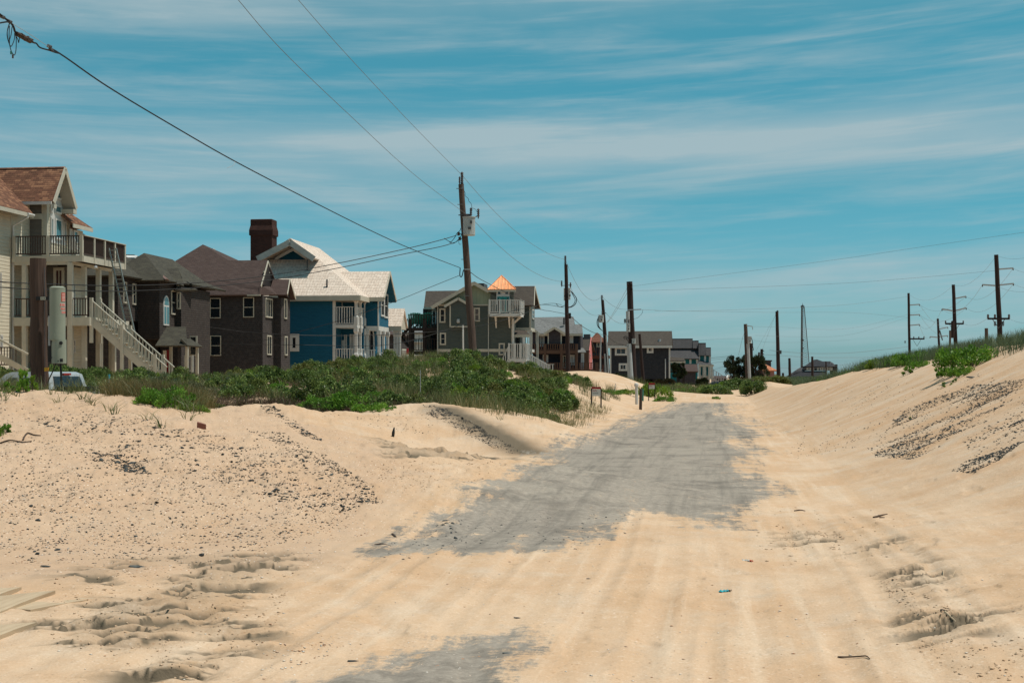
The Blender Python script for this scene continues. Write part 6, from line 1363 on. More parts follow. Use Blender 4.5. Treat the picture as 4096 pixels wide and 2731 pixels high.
MB().tube([L(r4, PC(7, 1026, 830, 345)), L(r4, PC(7, 1052, 920, 345))], .15, 6).build('guy_rod', M['dmetal'], r4)
for x_, y0_, y1_, D, lb in ((1120, 832, 905, 200, 'small weathered post beside the middle transmission pole'), (1445, 812, 880, 120, 'small dark post in the grass left of the tallest transmission pole')):
    pole('wooden_post', lb, 7, (x_, y0_), (x_, y1_), D, .14, .16, 'pole', 'post')
# lattice mast
DM = 430
mt = empty('lattice_mast', label='tall thin steel lattice mast with antennas above the wide grey house', cat='radio mast'); mb0 = PC(6, 1595, 1060, DM); root_loc[mt.name] = mb0; mt.location = mb0
def ml(x, y, dy=0): return L(mt, PC(6, x, y, DM))+Vector((0, dy, 0))
for a_, b_, dy in (((1590, 228), (1582, 1060), 0), ((1606, 228), (1608, 1060), 1.5), ((1612, 245), (1678, 1010), -1)):
    MB().tube([ml(*a_, dy), ml(*b_, dy)], .22 if dy >= 0 else .12, 6).build('leg', M['dmetal'], mt)
mb = MB(); n = 34
for i in range(n):
    y0_ = 245+(1010-245)*i/n; y1_ = 245+(1010-245)*(i+1)/n; xr0 = 1612+(1678-1612)*i/n; xr1 = 1612+66*(i+1)/n
    mb.beam(ml(1606, y0_), ml(xr1, y1_), .06, .06).beam(ml(xr0, y0_), ml(1607, y1_), .06, .06)
    mb.beam(ml(1588, y0_), ml(1607, y1_), .1, .1)
mb.build('bracing', M['dmetal'], mt)
for x_, y_ in ((1582, 235), (1592, 228), (1604, 225), (1616, 235), (1590, 240), (1612, 242)): MB().box(ml(x_-3, y_).x, ml(x_+3, y_).x, -.3, .3, ml(x_, y_+14).z, ml(x_, y_-8).z).build('antenna_panel', M['dmetal'], mt)
for y_ in (660, 762): MB().box(ml(1580, y_).x, ml(1610, y_).x, -.6, .6, ml(0, y_+8).z, ml(0, y_-8).z).build('platform', M['dmetal'], mt)
MB().tube([ml(1600, 225), ml(1600, 195)], .06, 5).build('lightning_rod', M['dmetal'], mt)

# ------------------------------------------------------------------ wires
def wire(name, label, pts, r, m='wire', sag=0., cat='power line', group=None, sub=8):
    pts = [Vector(p) for p in pts]
    if m == 'wire' and min(p.y for p in pts) > 100 and max(p.x for p in pts) > 25: r *= .62
    if len(pts) == 2:
        a, b = pts; n = 20; pts = [a.lerp(b, i/n)-Vector((0, 0, 4*sag*(i/n)*(1-i/n))) for i in range(n+1)]
    else: pts = cat_(pts, sub)
    o = MB().tube([p-pts[0] for p in pts], r, 6).build(name, M[m], None, loc=pts[0])
    return tag(o, label, cat, group)
def onplane(x, y, s):
    """photo display point taken on the vertical plane that runs s metres beside the road axis"""
    k = (x*DS-CX)/FPX; D = s/(CA*k-SA); return PD(x, y, D)
q1 = PC(15, 276, 826, D1-.3)
A = [onplane(x, y, -13.3) for x, y in ((-60, 0), (0, 38), (35, 78))]
cb = empty('telephone_cable', label='thick black cable running from the upper left corner down to the weathered main pole', cat='cable')
pts = [onplane(x, y, -13.4) for x, y in ((113, 109), (150, 132), (250, 201), (400, 291), (540, 371), (700, 454), (850, 529), (950, 574))]+[q1]
cb.location = (0, 0, 0); MB().tube(cat_(pts, 10), .017, 7).build('cable_run', M['cable'], cb)
def c16(x, y, dD=0):
    sx, sy = CS(16, x, y); return onplane(sx/DS, sy/DS, -13.4)+Vector((0, dD, 0))
MB().tube(cat_([c16(-300, -20), c16(0, 185), c16(60, 232), c16(130, 285), c16(170, 340), c16(190, 400), c16(225, 435)], 8), .021, 7).build('cable_run', M['cable'], cb)
MB().tube(cat_([c16(-200, 320), c16(0, 292), c16(60, 282), c16(115, 275)], 6), .016, 7).build('cable_branch', M['cable'], cb)
MB().tube(cat_([c16(375, 512), c16(410, 535), c16(455, 548), c16(490, 590), c16(530, 610), c16(620, 635), c16(700, 662), c16(745, 672)], 6), .016, 7).build('cable_run', M['cable'], cb)
MB().tube(cat_([c16(165, 305), c16(400, 450), c16(610, 590), c16(740, 668)], 4), .006, 5).build('messenger_wire', M['metal'], cb)
mb = MB(); rr_ = random.Random(5); a_, b_ = c16(205, 425), c16(380, 515)
for i in range(60):
    t_ = rr_.random(); p_ = a_.lerp(b_, t_); off = Vector((rr_.uniform(-.02, .05), rr_.uniform(-.05, .05), rr_.uniform(-.05, .05)*(1-abs(t_-.5)))); dd_ = (b_-a_).normalized()*rr_.uniform(.05, .12)+Vector((0, 0, rr_.uniform(-.03, .03)))
    mb.tube([p_+off, p_+off+dd_], [.014, .005], 5)
mb.build('frayed_wrap', M['drift'], cb); MB().tube([a_, b_], [.045, .055], 10).build('splice_case', M['bark'], cb)
for loop in ([(118, 300), (95, 380), (95, 460), (120, 545), (115, 440), (120, 330)], [(120, 300), (90, 420), (105, 520), (140, 585), (180, 500), (185, 420)], [(152, 340), (140, 440), (118, 520), (125, 580), (145, 650), (180, 695), (200, 640), (205, 520), (200, 440)], [(190, 440), (225, 500), (235, 538), (245, 480)]):
    MB().tube(cat_([c16(*p_) for p_ in loop], 7), .009, 6).build('cable_loop', M['cable'], cb)
p_ = c16(140, 665); MB().tube([p_+Vector((0, 0, .03)), p_-Vector((0, 0, .03))], .018, 8).build('end_cap', M['green'], cb); p_ = c16(162, 712); MB().tube([p_+Vector((0, 0, .035)), p_-Vector((0, 0, .035))], .018, 8).build('end_cap', M['drift'], cb)
for x_, y_ in ((30, 215), (120, 275), (640, 628), (620, 585)): p_ = c16(x_, y_); MB().tube([p_-Vector((.04, 0, -.02)), p_+Vector((.04, 0, -.02))], .035, 8).build('clamp', M['dmetal'], cb)
wire('hanging_ribbon', 'thin pale scrap hanging from the thick black cable against the sky', [onplane(540, 371, -13.3), onplane(536, 380, -13.3), onplane(522, 386, -13.3)], .006, 'metal', cat='scrap')
ins0 = PC(15, 290, 100, D1); ins1 = PC(15, 318, 403, D1-.3)
wire('power_line', 'upper bare wire from the top picture edge to the tip of the main pole', [onplane(x, y, -13.4) for x, y in ((640, -60), (685, 0), (800, 130), (950, 290))]+[ins0], .010)
wire('power_line', 'second bare wire from the top edge down to the transformer of the main pole', [onplane(x, y, -13.5) for x, y in ((500, -60), (547, 0), (650, 118), (800, 262), (950, 400))]+[ins1], .010)
t2 = PC(5, 438, 92, D2); t3 = PC(5, 790, 446, D3); n2 = PC(5, 478, 342, D2)
wire('power_line', 'bare wire sagging from the main pole tip to the tip of the second pole', [ins0, t2], .012, sag=.9)
wire('power_line', 'bare wire sagging from the main pole transformer to the second pole', [PC(15, 395, 468, D1-.3), PC(5, 420, 305, D2)], .012, sag=.8)
wire('telephone_cable', 'black cable from the middle of the main pole to the second pole', [PC(15, 352, 858, D1-.3), PC(15, 480, 940, 88), PC(4, 1560, 515, 108), PC(5, 300, 590, 118), PC(5, 440, 616, D2-.2)], .018, 'cable', cat='cable')
wire('power_line', 'bare wire from the second pole tip to the third pole tip', [t2, t3], .014, sag=1.7); wire('power_line', 'lower bare wire from the second pole to the bracket of the third pole', [n2, PC(5, 795, 606, D3)], .014, sag=1.2)
wire('telephone_cable', 'black cable falling from the second pole past the third toward the thick pole', [PC(5, 490, 640, D2-.2), PC(5, 600, 735, 140), PC(5, 720, 800, 155), PC(5, 835, 822, D3-.2)], .025, 'cable', cat='cable')
wire('telephone_cable', 'thin cable from the third pole down to the thick fourth pole', [PC(5, 845, 830, D3-.2), PC(5, 920, 890, 170), PC(5, 1040, 930, D4-1)], .025, 'cable', cat='cable')
wire('power_line', 'bare wire from the third pole tip to the thick fourth pole', [t3, PC(5, 1042, 570, D4-.5)], .015, sag=.5); wire('power_line', 'lower bare wire from the third pole bracket to the thick fourth pole', [PC(5, 830, 608, D3), PC(5, 1020, 710, D4-.5)], .015, sag=.4)
for i, (a_, b_) in enumerate((((1038, 358), (835, 705)), ((1042, 398), (845, 700)))): wire('guy_wire', ('upper' if i == 0 else 'lower')+' slanting wire from the top of the thick fourth pole down to the left', [PC(5, *a_, D4), PC(5, *b_, 230)], .02, 'wire', .2, 'guy wire')
# drops to the houses on the left
def drop(lb, pts, r=.02, m='cable', c=0, name='service_cable'):
    return wire(name, lb, [PC(c, x, y, D) for x, y, D in pts], r, m, cat='cable')
drop('upper black service cable sagging left from the main pole in front of the houses', [(1048, 541, D1-.3), (1010, 552, 79), (930, 572, 77), (770, 606, 74), (600, 635, 70), (430, 651, 66), (260, 656, 62), (100, 652, 58), (0, 647, 56), (-120, 636, 52)], .022)
drop('lower black service cable sagging left from the main pole in front of the houses', [(1048, 556, D1-.3), (1010, 567, 79), (930, 583, 77), (770, 617, 74), (600, 646, 70), (430, 662, 66), (260, 669, 62), (100, 665, 58), (0, 660, 56), (-120, 650, 52)], .022)
drop('thin cable running from the main pole down to the plum-brown house', [(1057, 632, D1-.2), (985, 661, 84), (900, 695, 89), (760, 742, 96), (560, 794, 103), (470, 822, 105)], .014)
drop('faint cable crossing low in front of the blue house and the dark houses', [(560, 762, 100), (420, 742, 98), (300, 720, 92)], .012)
drop('upper twisted cable sagging from the second pole across the green house', [(1296, 706, D2-.3), (1240, 700, 126), (1200, 722, 122), (1080, 752, 112), (900, 768, 105), (700, 770, 100), (560, 762, 100)], .022, name='service_cable')
drop('lower twisted cable sagging from the second pole across the green house', [(1290, 700, D2-.3), (1262, 697, 126), (1200, 709, 122), (1080, 740, 112), (905, 790, 105), (690, 792, 100), (500, 789, 100)], .018)
# lines going right
R3t = PC(7, 1533, 168, 150)
wire('power_line', 'faint wire from the top of the thick fourth pole to the right edge, uppermost', [PC(5, 1078, 350, D4), PC(7, 0, 212, 160), PC(7, 800, 95, 150), PC(7, 1500, -5, 140), PC(7, 2000, -75, 132)], .02)
wire('power_line', 'faint wire from the fourth pole to the tallest transmission pole', [PC(5, 1080, 392, D4), PC(5, 1400, 385, 170), PC(7, 0, 418, 160), PC(7, 800, 362, 155), PC(7, 1520, 298, 150)], .02)
wire('power_line', 'faint wire from the fourth pole arm toward the left transmission pole', [PC(5, 1168, 575, D4), PC(5, 1690, 588, 210), PC(7, 0, 615, 250), PC(7, 400, 578, 272), PC(7, 745, 528, 290)], .028)
wire('power_line', 'faint wire between the tall bare brown pole and the left transmission pole', [PC(5, 1300, 585, 200), PC(6, 600, 302, 230), PC(6, 1270, 312, 250), PC(6, 2195, 315, 270), PC(7, 745, 716, 290)], .026)
lows = [([(6, 450, 883, 270), (6, 600, 868, 265), (6, 735, 852, 262)], .05), ([(6, 1185, 785, 250), (6, 1350, 803, 250), (6, 1700, 825, 255), (6, 2195, 818, 265), (7, 600, 995, 280), (7, 750, 975, 290)], .045), ([(6, 990, 835, 250), (6, 1280, 850, 250), (6, 1700, 874, 255), (6, 2195, 877, 265), (7, 500, 1072, 280)], .04),
        ([(6, 980, 488, 232), (6, 1280, 495, 250), (6, 2195, 512, 270), (7, 900, 645, 300)], .022), ([(6, 1000, 600, 240), (6, 1500, 615, 255), (6, 2195, 590, 270), (7, 745, 716, 290)], .02), ([(6, 450, 905, 270), (6, 720, 880, 265)], .035), ([(6, 450, 945, 275), (6, 680, 925, 270)], .035), ([(6, 480, 1030, 280), (6, 660, 975, 275)], .03), ([(6, 250, 665, 275), (6, 800, 640, 265), (6, 1280, 690, 260), (6, 2195, 660, 280)], .02), ([(6, 1300, 1010, 260), (6, 1700, 1012, 270), (6, 2195, 960, 290)], .03)]
nm = ['between the teal row house and the pine tree, topmost there', 'from the brackets by the pine tree past the lattice mast, wavy', 'just below the thick wavy line that passes the lattice mast', 'level with the arm of the pole in front of the pine tree', 'second below the arm of the pole in front of the pine tree', 'second between the teal row house and the pine tree', 'third between the teal row house and the pine tree', 'slanting up into the left side of the pine tree', 'starting above the teal row house and passing behind the poles', 'low over the roof of the wide grey house']
for (pts, r), lb in zip(lows, nm): wire('power_line', 'faint wire '+lb, [PC(*p_) for p_ in pts], r)
for i, (x0, x1, y1_) in enumerate(((1262, 1120, 770), (1262, 1090, 770))): wire('guy_wire', ('left' if i else 'right')+' faint guy wire slanting from the top of the tall bare brown pole', [PC(6, x0, 335+i*8, 250), PC(6, x1-i*40-30, y1_+20, 262)], .02, cat='guy wire')
wire('guy_wire', 'faint guy wire slanting left from the pole in front of the pine tree', [PC(6, 878, 540, 231), PC(6, 840, 660, 231), PC(6, 795, 850, 233)], .03, cat='guy wire')
E = [(7, 1685, 275, 150), (7, 1688, 413, 150), (7, 1410, 423, 150)]; F2 = [(7, 1262, 527, 220), (7, 1265, 630, 220), (7, 1048, 640, 220)]; G1 = [(7, 846, 599, 290), (7, 846, 690, 290), (7, 846, 779, 290)]; H4 = [(7, 1100, 803, 345), (7, 1097, 878, 345), (7, 940, 888, 345)]
ll = ['upper right arms', 'middle right arms', 'left arms']
for i in range(3):
    wire('power_line', 'wire joining the '+ll[i]+' of the tallest and middle transmission poles', [PC(*E[i]), PC(*F2[i])], .022, sag=1.6)
    wire('power_line', 'wire joining the '+ll[i]+' of the middle transmission pole to the left one', [PC(*F2[i]), PC(*G1[i])], .026, sag=1.8)
    wire('power_line', 'wire from the '+('top', 'middle', 'bottom')[i]+' arm of the left transmission pole to the far one', [PC(*G1[i]), PC(*H4[i])], .03, sag=1.4)
wire('power_line', 'thin wire joining the tips of the tallest and middle transmission poles', [R3t, PC(7, 1150, 425, 220)], .018, sag=1.2); wire('power_line', 'thin wire joining the tips of the middle and left transmission poles', [PC(7, 1150, 425, 220), PC(7, 748, 505, 290)], .02, sag=1.8)
for i, (y0_, y1_, a_) in enumerate(((168, 120, (1550, 168)), (275, 270, (1685, 275)), (413, 410, (1688, 413)), (440, 450, (1550, 440)), (727, 720, (1652, 727)))):
    wire('power_line', 'wire from tallest transmission pole to the right edge, number %s from the top' % ('one', 'two', 'three', 'four', 'five')[i], [PC(7, *a_, 150), PC(7, 2000, y1_-10, 120)], .016, sag=.5)
wire('power_line', 'low wire between the crossarms of the tallest and middle transmission poles', [PC(7, 1457, 722, 150), PC(7, 1240, 770, 220)], .02, sag=.5)

# ------------------------------------------------------------------ vehicles
def wheel(parent, x, y, z, r, w_, m='black'):
    t_ = MB(); n = 20; prof = [(r*.6, -w_/2), (r*.92, -w_/2), (r, -w_*.35), (r, w_*.35), (r*.92, w_/2), (r*.6, w_/2)]
    V = []; F = []
    for a_, b_ in prof:
        for k in range(n): q = 2*math.pi*k/n; V.append((x+a_*math.cos(q), y+b_, z+a_*math.sin(q)))
    for i in range(len(prof)):
        j = (i+1) % len(prof)
        for k in range(n): F.append((i*n+k, j*n+k, j*n+(k+1) % n, i*n+(k+1) % n))
    o = t_.add(V, F).build('wheel', M['black'], parent)
    MB().tube([(x, y-w_*.4, z), (x, y+w_*.4, z)], r*.62, 14).build('rim', M['alum'], o); return o
def body_prof(prof, w0, w1=None, tum=0.):
    """side profile (x,z) extruded across the car, top narrower by tum"""
    zs = [p[1] for p in prof]; za, zb_ = min(zs), max(zs); k = len(prof); V = []
    for s in (-1, 1):
        for x, z in prof: V.append((x, s*(w0-tum*(z-za)/(zb_-za+1e-6)), z))
    F = [tuple(range(k)), tuple(range(2*k-1, k-1, -1))]
    for i in range(k): j = (i+1) % k; F.append((i, i+k, j+k, j))
    return MB().add(V, F)
tr = empty('pickup_truck', label='silver pickup truck parked behind the left sand mound, cab behind the pole stub', cat='pickup truck')
near = P(203, 1562, 39.0); H_ = R(17); hv = Vector((-math.cos(H_), math.sin(H_), 0)); lf = Vector((-math.sin(H_), -math.cos(H_), 0))
ctr = Vector((near.x, near.y, 0))-lf*.93; ztr = 1.83-(P(0, 1486, 39).z); ztr = P(0, 1486, 39).z-1.83
tr.location = (ctr.x, ctr.y, ztr); tr.rotation_euler = (0, 0, math.atan2(hv.y, hv.x))
body_prof([(-2.25, .45), (-2.25, 1.30), (0.02, 1.30), (.02, 1.16), (1.95, 1.14), (3.1, 1.05), (3.2, .85), (3.2, .42), (2.9, .35), (-2.1, .38)], .98, tum=.05).build('body', M['car'], tr)
body_prof([(.0, 1.15), (.16, 1.76), (.35, 1.83), (1.35, 1.82), (1.55, 1.76), (2.25, 1.15)], .95, tum=.18).build('cab', M['car'], tr)
body_prof([(.58, 1.24), (.62, 1.66), (1.05, 1.66), (1.05, 1.24)], .972, tum=.15).build('side_window', M['glass'], tr); body_prof([(1.15, 1.24), (1.15, 1.66), (1.40, 1.66), (1.85, 1.24)], .972, tum=.15).build('side_window', M['glass'], tr)
MB().add([(-.035, -.70, 1.20), (-.035, .70, 1.20), (.125, .62, 1.70), (.125, -.62, 1.70), (.05, -.70, 1.20), (.05, .70, 1.20), (.2, .62, 1.70), (.2, -.62, 1.70)], [(0,3,2,1), (4,5,6,7), (0,1,5,4), (1,2,6,5), (2,3,7,6), (3,0,4,7)]).build('rear_window', M['glass'], tr)
MB().box(.10, .20, -.17, .17, 1.735, 1.79).build('brake_light', M['tail'], tr)
MB().box(-2.18, -.02, .90, .955, 1.30, 1.345).box(-2.18, -.02, -.955, -.90, 1.30, 1.345).build('bed_rail', M['black'], tr); MB().box(-2.12, -.05, -.86, .86, 1.302, 1.33).build('bed_cover', M['black'], tr)
MB().box(-.62, -.1, -.8, .8, 1.331, 1.42).build('tool_box', M['black'], tr)
for s in (-1, 1): MB().box(-2.28, -2.2, s*.97-.05*s-.06, s*.97-.05*s+.06, .85, 1.22).build('tail_light', M['tail'], tr)
for x_ in (-1.25, 2.2):
    for s in (-1, 1): wheel(tr, x_, s*.86, .38, .38, .26)
arch_ = MB(); pts = [(-1.25+.46*math.cos(a_), .38+.50*math.sin(a_)) for a_ in np.linspace(0, math.pi, 11)]
for a_, b_ in zip(pts, pts[1:]): arch_.beam((a_[0], .975, a_[1]), (b_[0], .975, b_[1]), .05, .06)
arch_.build('fender_flare', M['metal'], tr); MB().box(2.0, 2.12, 1.0, 1.22, 1.22, 1.42).build('mirror', M['black'], tr)
MB().box(-1.25-.3, -.9, .985, .99, .95, 1.0).build('side_marker', M['tail'], tr)
def car(label, loc, rz, m, sc=1.0):
    r_ = empty('parked_car', loc, rz, label=label, cat='car'); r_.scale = (sc, sc, sc)
    body_prof([(-2.2, .35), (-2.25, .75), (-2.1, .95), (-1.2, .98), (1.0, .95), (2.1, .82), (2.25, .6), (2.2, .32)], .9, tum=.06).build('body', M[m], r_)
    body_prof([(-1.75, .96), (-1.2, 1.38), (-.3, 1.47), (.35, 1.42), (1.15, .95)], .82, tum=.16).build('cabin', M[m], r_)
    body_prof([(-1.45, 1.0), (-1.1, 1.33), (-.3, 1.41), (.3, 1.36), (.95, 1.0)], .845, tum=.17).build('side_window', M['glass'], r_)
    for s in (-1, 1): MB().box(-2.27, -2.2, s*.7-.12, s*.7+.12, .68, .8).build('tail_light', M['tail'], r_)
    for x_ in (-1.35, 1.4):
        for s in (-1, 1): wheel(r_, x_, s*.82, .32, .32, .2)
    return r_
a_ = PC(10, 130, 215, 160); car('dark car with shiny roof under the navy house, behind the orange sand mound', (a_.x, 160, a_.z-1.47), R(12), 'dmetal'); a_ = PC(5, 432, 1242, 165); car('blue car just showing left of the second utility pole', (a_.x-.8, 165, a_.z-1.47), R(170), 'bluep')
a_ = PC(6, 505, 1207, 215); car('silver-roofed dark car parked below the outside stairs of the teal row house', (a_.x, 215, a_.z-1.47), R(175), 'dmetal', 1.25)
# ------------------------------------------------------------------ signs, posts, fence
def sign(label, x0, y0, x1, yr, yb, D):
    a = PC(10, x0, y0, D); b = PC(10, x1, yb, D); zr = PC(10, 0, yr, D).z; w_ = b.x-a.x; H_ = a.z-b.z
    g = gzf((a.x+b.x)/2, D); r_ = empty('realty_sign', ((a.x+b.x)/2, D, g-.1), R(-4), label=label, cat='sign'); zo = g-.1
    MB().box(-w_/2, w_/2, -.03, .03, zr-zo, a.z-zo).build('red_header', M['red'], r_); pn = MB().box(-w_/2+.02, w_/2-.02, -.02, .02, b.z-zo, zr-zo-.015).build('panel', M['signw'], r_)
    rr_ = random.Random(3); t_ = MB(); x_ = -w_*.40; zt_ = zr-zo-.12*H_
    for i in range(6):
        ww = w_*rr_.uniform(.06, .09); t_.box(x_, x_+ww*.35, -.024, -.0201, zt_-.14*H_, zt_).box(x_+ww*.35, x_+ww, -.024, -.0201, zt_-.05*H_-.02*(i % 3), zt_-.02*(i % 3)); x_ += ww*1.12
    t_.build('red_lettering', M['red'], pn)
    t_ = MB()
    for i in range(7): t_.box(-w_*.38+i*w_*.09, -w_*.38+i*w_*.09+w_*.05, -.024, -.0201, zt_-.36*H_-.015*(i % 2), zt_-.29*H_)
    t_.build('grey_lettering', M['dmetal'], pn)
    for s in (-1, 1): MB().box(s*w_/2-.03, s*w_/2+.03, -.035+.07, .04+.04, -.3, zr-zo).build('leg', M['dkdeck'], r_)
    return r_
sign('nearer red and white sign leaning in the grass of the left bank', 388, 395, 612, 442, 610, 60); sign('farther red and white sign beside the green-topped posts', 1732, 300, 1880, 345, 440, 92)
def spost(label, x, y0, y1, D, w_, m='pole', name='wooden_post', cap=None, lean=0):
    a = PC(10, x, y0, D); b = PC(10, x+lean, y1, D); g = gzf(b.x, D); r_ = empty(name, (b.x, D, min(b.z, g)-.25), label=label, cat='post'); zo = r_.location.z
    MB().tube([(0, 0, 0), (a.x-b.x, 0, a.z-zo)], w_, 8).build('shaft', M[m], r_)
    if cap: MB().lathe([(w_*1.35, -.16), (w_*1.45, -.05), (w_*1.2, .02), (.01, .06)], (a.x-b.x, 0, a.z-zo), 12).build('cap', M[cap], r_)
    return r_
spost('white plastic vent pipe post with a rounded cap on the left bank', 1443, 322, 668, 84, .09, 'white', 'pipe_post', 'white', 10)
spost('tallest brown wooden post leaning at the left road edge', 1550, 440, 790, 70, .075, 'bark', lean=-12)
for x_, y0_, y1_, D, lb in ((1582, 440, 570, 90, 'beside the tall brown wooden post'), (1476, 370, 520, 110, 'just behind the white vent pipe post'), (1970, 465, 572, 100, 'standing alone right of the farther sign'), (2083, 405, 540, 105, 'left one of the pair at the far bank'), (2108, 400, 530, 106, 'right one of the pair at the far bank')):
    spost('small green-painted post '+lb, x_, y0_, y1_, D, .09, 'green', 'green_post')
spost('thin bare stake slanting in front of the orange sand mound', 953, 312, 560, 90, .018, 'metal', 'stake', lean=-40)
for x_, y0_, y1_, D, lb in ((968, 1147, 1300, 120, 'brown wooden post in the grass at the far end of the road'), (1058, 1130, 1240, 140, 'second brown wooden post right of the fence at the far end of the road')):
    a = PC(6, x_, y0_, D); b = PC(6, x_, y1_, D); r_ = empty('wooden_post', (b.x, D, b.z-.3), label=lb, cat='post'); MB().tube([(0, 0, 0), (0, 0, a.z-b.z+.3)], .13, 8).build('shaft', M['pole'], r_)
a = PC(6, 988, 1150, 160); b = PC(6, 988, 1200, 160); MBo = tag(MB().box(-.25, .25, -.1, .1, 0, a.z-b.z).box(-.05, .05, -.05, .05, -1.0, 0).build('meter_box', M['grime'], None, loc=b), 'small pale meter box beside the dark fence', 'box')
a = PC(6, 670, 1150, 170); b = PC(6, 985, 1150, 170); gg = 0.0
fr_ = empty('board_fence', (a.x, 170, .2), label='dark vertical board fence below the big pine tree', cat='fence'); Lf = b.x-a.x; hh = a.z-.2
n = int(Lf/.3); mb = MB()
for i in range(n): mb.box(i*Lf/n+.01, (i+1)*Lf/n-.02, -.02, .02+.006*(i % 2), 0, hh-.06*((i*7) % 3)*.4)
mb.build('boards', M['dkdeck'], fr_)
for i in range(4): MB().box(Lf*i/3-.1, Lf*i/3+.1, .04, .2, 0, hh).build('fence_post', M['dkdeck'], fr_)
st = PC(11, 1463, 325, 27); sb = PC(11, 1468, 690, 27); r_ = empty('survey_stake', (sb.x, sb.y, sb.z-.2), label='thin stake with a turquoise painted top in front of the ridge shrubs', cat='stake')
MB().box(-.012, .012, -.012, .012, 0, (st.z-sb.z)+.2-.09).build('shaft', M['grime'], r_); MB().box(-.014, .014, -.014, .014, (st.z-sb.z)+.11, st.z-sb.z+.2).build('painted_top', M['bluep'], r_)
r_ = empty('metal_rod', PC(18, 414, 62, 46), label='thin pale rod standing among the grass above the centre mound', cat='rod'); MB().tube([(0, 0, -.2), (0, 0, .5)], .012, 6).build('shaft', M['metal'], r_)

# ------------------------------------------------------------------ litter and driftwood on the sand
def hp(c, x, y): a, b = CS(c, x, y); return Vector(hit(a, b)[0])
def rockmesh(seed, k=1.0, flat_=.55, lng=1.5, n=1):
    import bmesh
    rr_ = random.Random(seed); bm = bmesh.new(); bmesh.ops.create_icosphere(bm, subdivisions=n, radius=.5)
    for v in bm.verts:
        v.co *= rr_.uniform(.7, 1.15); v.co.x *= lng; v.co.z *= flat_
    me = bpy.data.meshes.new('stone'); bm.to_mesh(me); bm.free(); return me
p_ = hp(17, 1185, 462); r_ = rockmesh(1); mb = MB(); mb.add([(-.055, -.03, 0), (.05, -.035, 0), (.055, .03, 0), (-.05, .035, 0), (-.06, -.028, .075), (.04, -.03, .06), (.05, .03, .055), (-.05, .03, .08)], [(0,3,2,1), (4,5,6,7), (0,1,5,4), (1,2,6,5), (2,3,7,6), (3,0,4,7)])
o = mb.build('broken_brick', M['brickred'], None, loc=p_-Vector((0, 0, .01))); o.rotation_euler = (.1, .1, .3); o.scale = (1.3, 1.3, 1.2); tag(o, 'broken red brick lying on the crest of the left mound', 'brick')
def litter(name, label, loc, pts, th, m, m2, cat):
    r_ = empty(name, loc, label=label, cat=cat)
    return r_
for nm_, lb, (x_, y_), c1_, c2_, rz_ in (('plastic_wrapper', 'crumpled blue and black wrapper lying in the tyre ruts', (590, 612), 'bluep', 'black', .25), ('paper_wrapper', 'crumpled red, white and blue wrapper lying on the sand right of the road', (722, 428), 'sticker', 'decal', -.5)):
    p_ = hp(13, x_, y_); r_ = empty(nm_, p_-Vector((0, 0, .006)), rz_, label=lb, cat='litter'); r_.scale = (.45, .45, .5); rr_ = random.Random(9)
    for part, x0_, x1_, mm in (('crumpled_film', -.11, .05, c1_), ('printed_end', .05, .11, c2_)):
        V = []; F = []; nx, ny = 8, 4
        for i in range(nx+1):
            for j in range(ny+1): V.append((x0_+(x1_-x0_)*i/nx, (j/ny-.5)*.07*(1+.2*math.sin(i)), .012+rr_.uniform(0, .025)+.02*math.sin(j*1.6)))
        for i in range(nx):
            for j in range(ny): q_ = i*(ny+1)+j; F.append((q_, q_+ny+1, q_+ny+2, q_+1))
        MB().add(V, F).build(part, M[mm], r_)
def stick(label, c, pts, r, name='driftwood_stick', dz=.004, cat='stick', m='drift'):
    P_ = [hp(c, x, y)+Vector((0, 0, dz+(.006 if 0 < i < len(pts)-1 else 0))) for i, (x, y) in enumerate(pts)]
    o = MB().tube([p-P_[0] for p in cat_(P_, 4)], [r*(1-.5*i/(4*(len(P_)-1))) for i in range(4*(len(P_)-1)+1)], 6).build(name, M[m], None, loc=P_[0]); return tag(o, label, cat)
stick('dark driftwood stick, larger of two lying right of the tyre tracks', 13, [(1465, 185), (1505, 175), (1545, 162)], .013); stick('shorter stick lying along the larger driftwood stick', 13, [(1500, 182), (1530, 180)], .010)
stick('small dark stick on the sand just right of the road end patch', 13, [(1000, 136), (1030, 130), (1062, 126)], .010)
stick('curved dark root sticking out of the rutted sand near the bottom edge', 13, [(1255, 990), (1300, 993), (1370, 998), (1420, 1008), (1442, 1024)], .006)
stick('small upright twig by the pit at the right, leaning left', 13, [(1866, 740), (1895, 765)], .012); stick('pale twig lying at the bottom of the right pit', 13, [(1885, 768), (1950, 776)], .009, m='board')
stick('pale straw stem standing right of the sand heap', 13, [(1875, 490), (1877, 526)], .005, m='board'); stick('pale straw stem leaning beside the standing one', 13, [(1925, 520), (1950, 497)], .005, m='board')
stick('long thin dark root on the left mound by the picture edge', 17, [(0, 542), (60, 550), (130, 554), (180, 545), (184, 536)], .012); stick('branched root lying above the long thin root on the left mound', 17, [(135, 525), (145, 500), (165, 486), (200, 492), (240, 500)], .014)
stick('thin stem on the sand beside the near road patch', 18, [(145, 1004), (190, 1003), (240, 1006)], .008); stick('short dark twig by the gravel at the left road edge', 18, [(250, 932), (262, 948), (272, 958)], .016)
stick('pale straw stem by the tracks at the lower left', 14, [(1800, 130), (2000, 100)], .006, m='board') if False else None
o = MB().tube([(0, 0, -.03), (.01, 0, .08), (.03, 0, .2)], [.03, .035, .012], 7).build('upright_stone', M['black'], None, loc=hp(18, 252, 368)); tag(o, 'slim dark chip standing upright on the smooth face of the centre mound', 'stone')
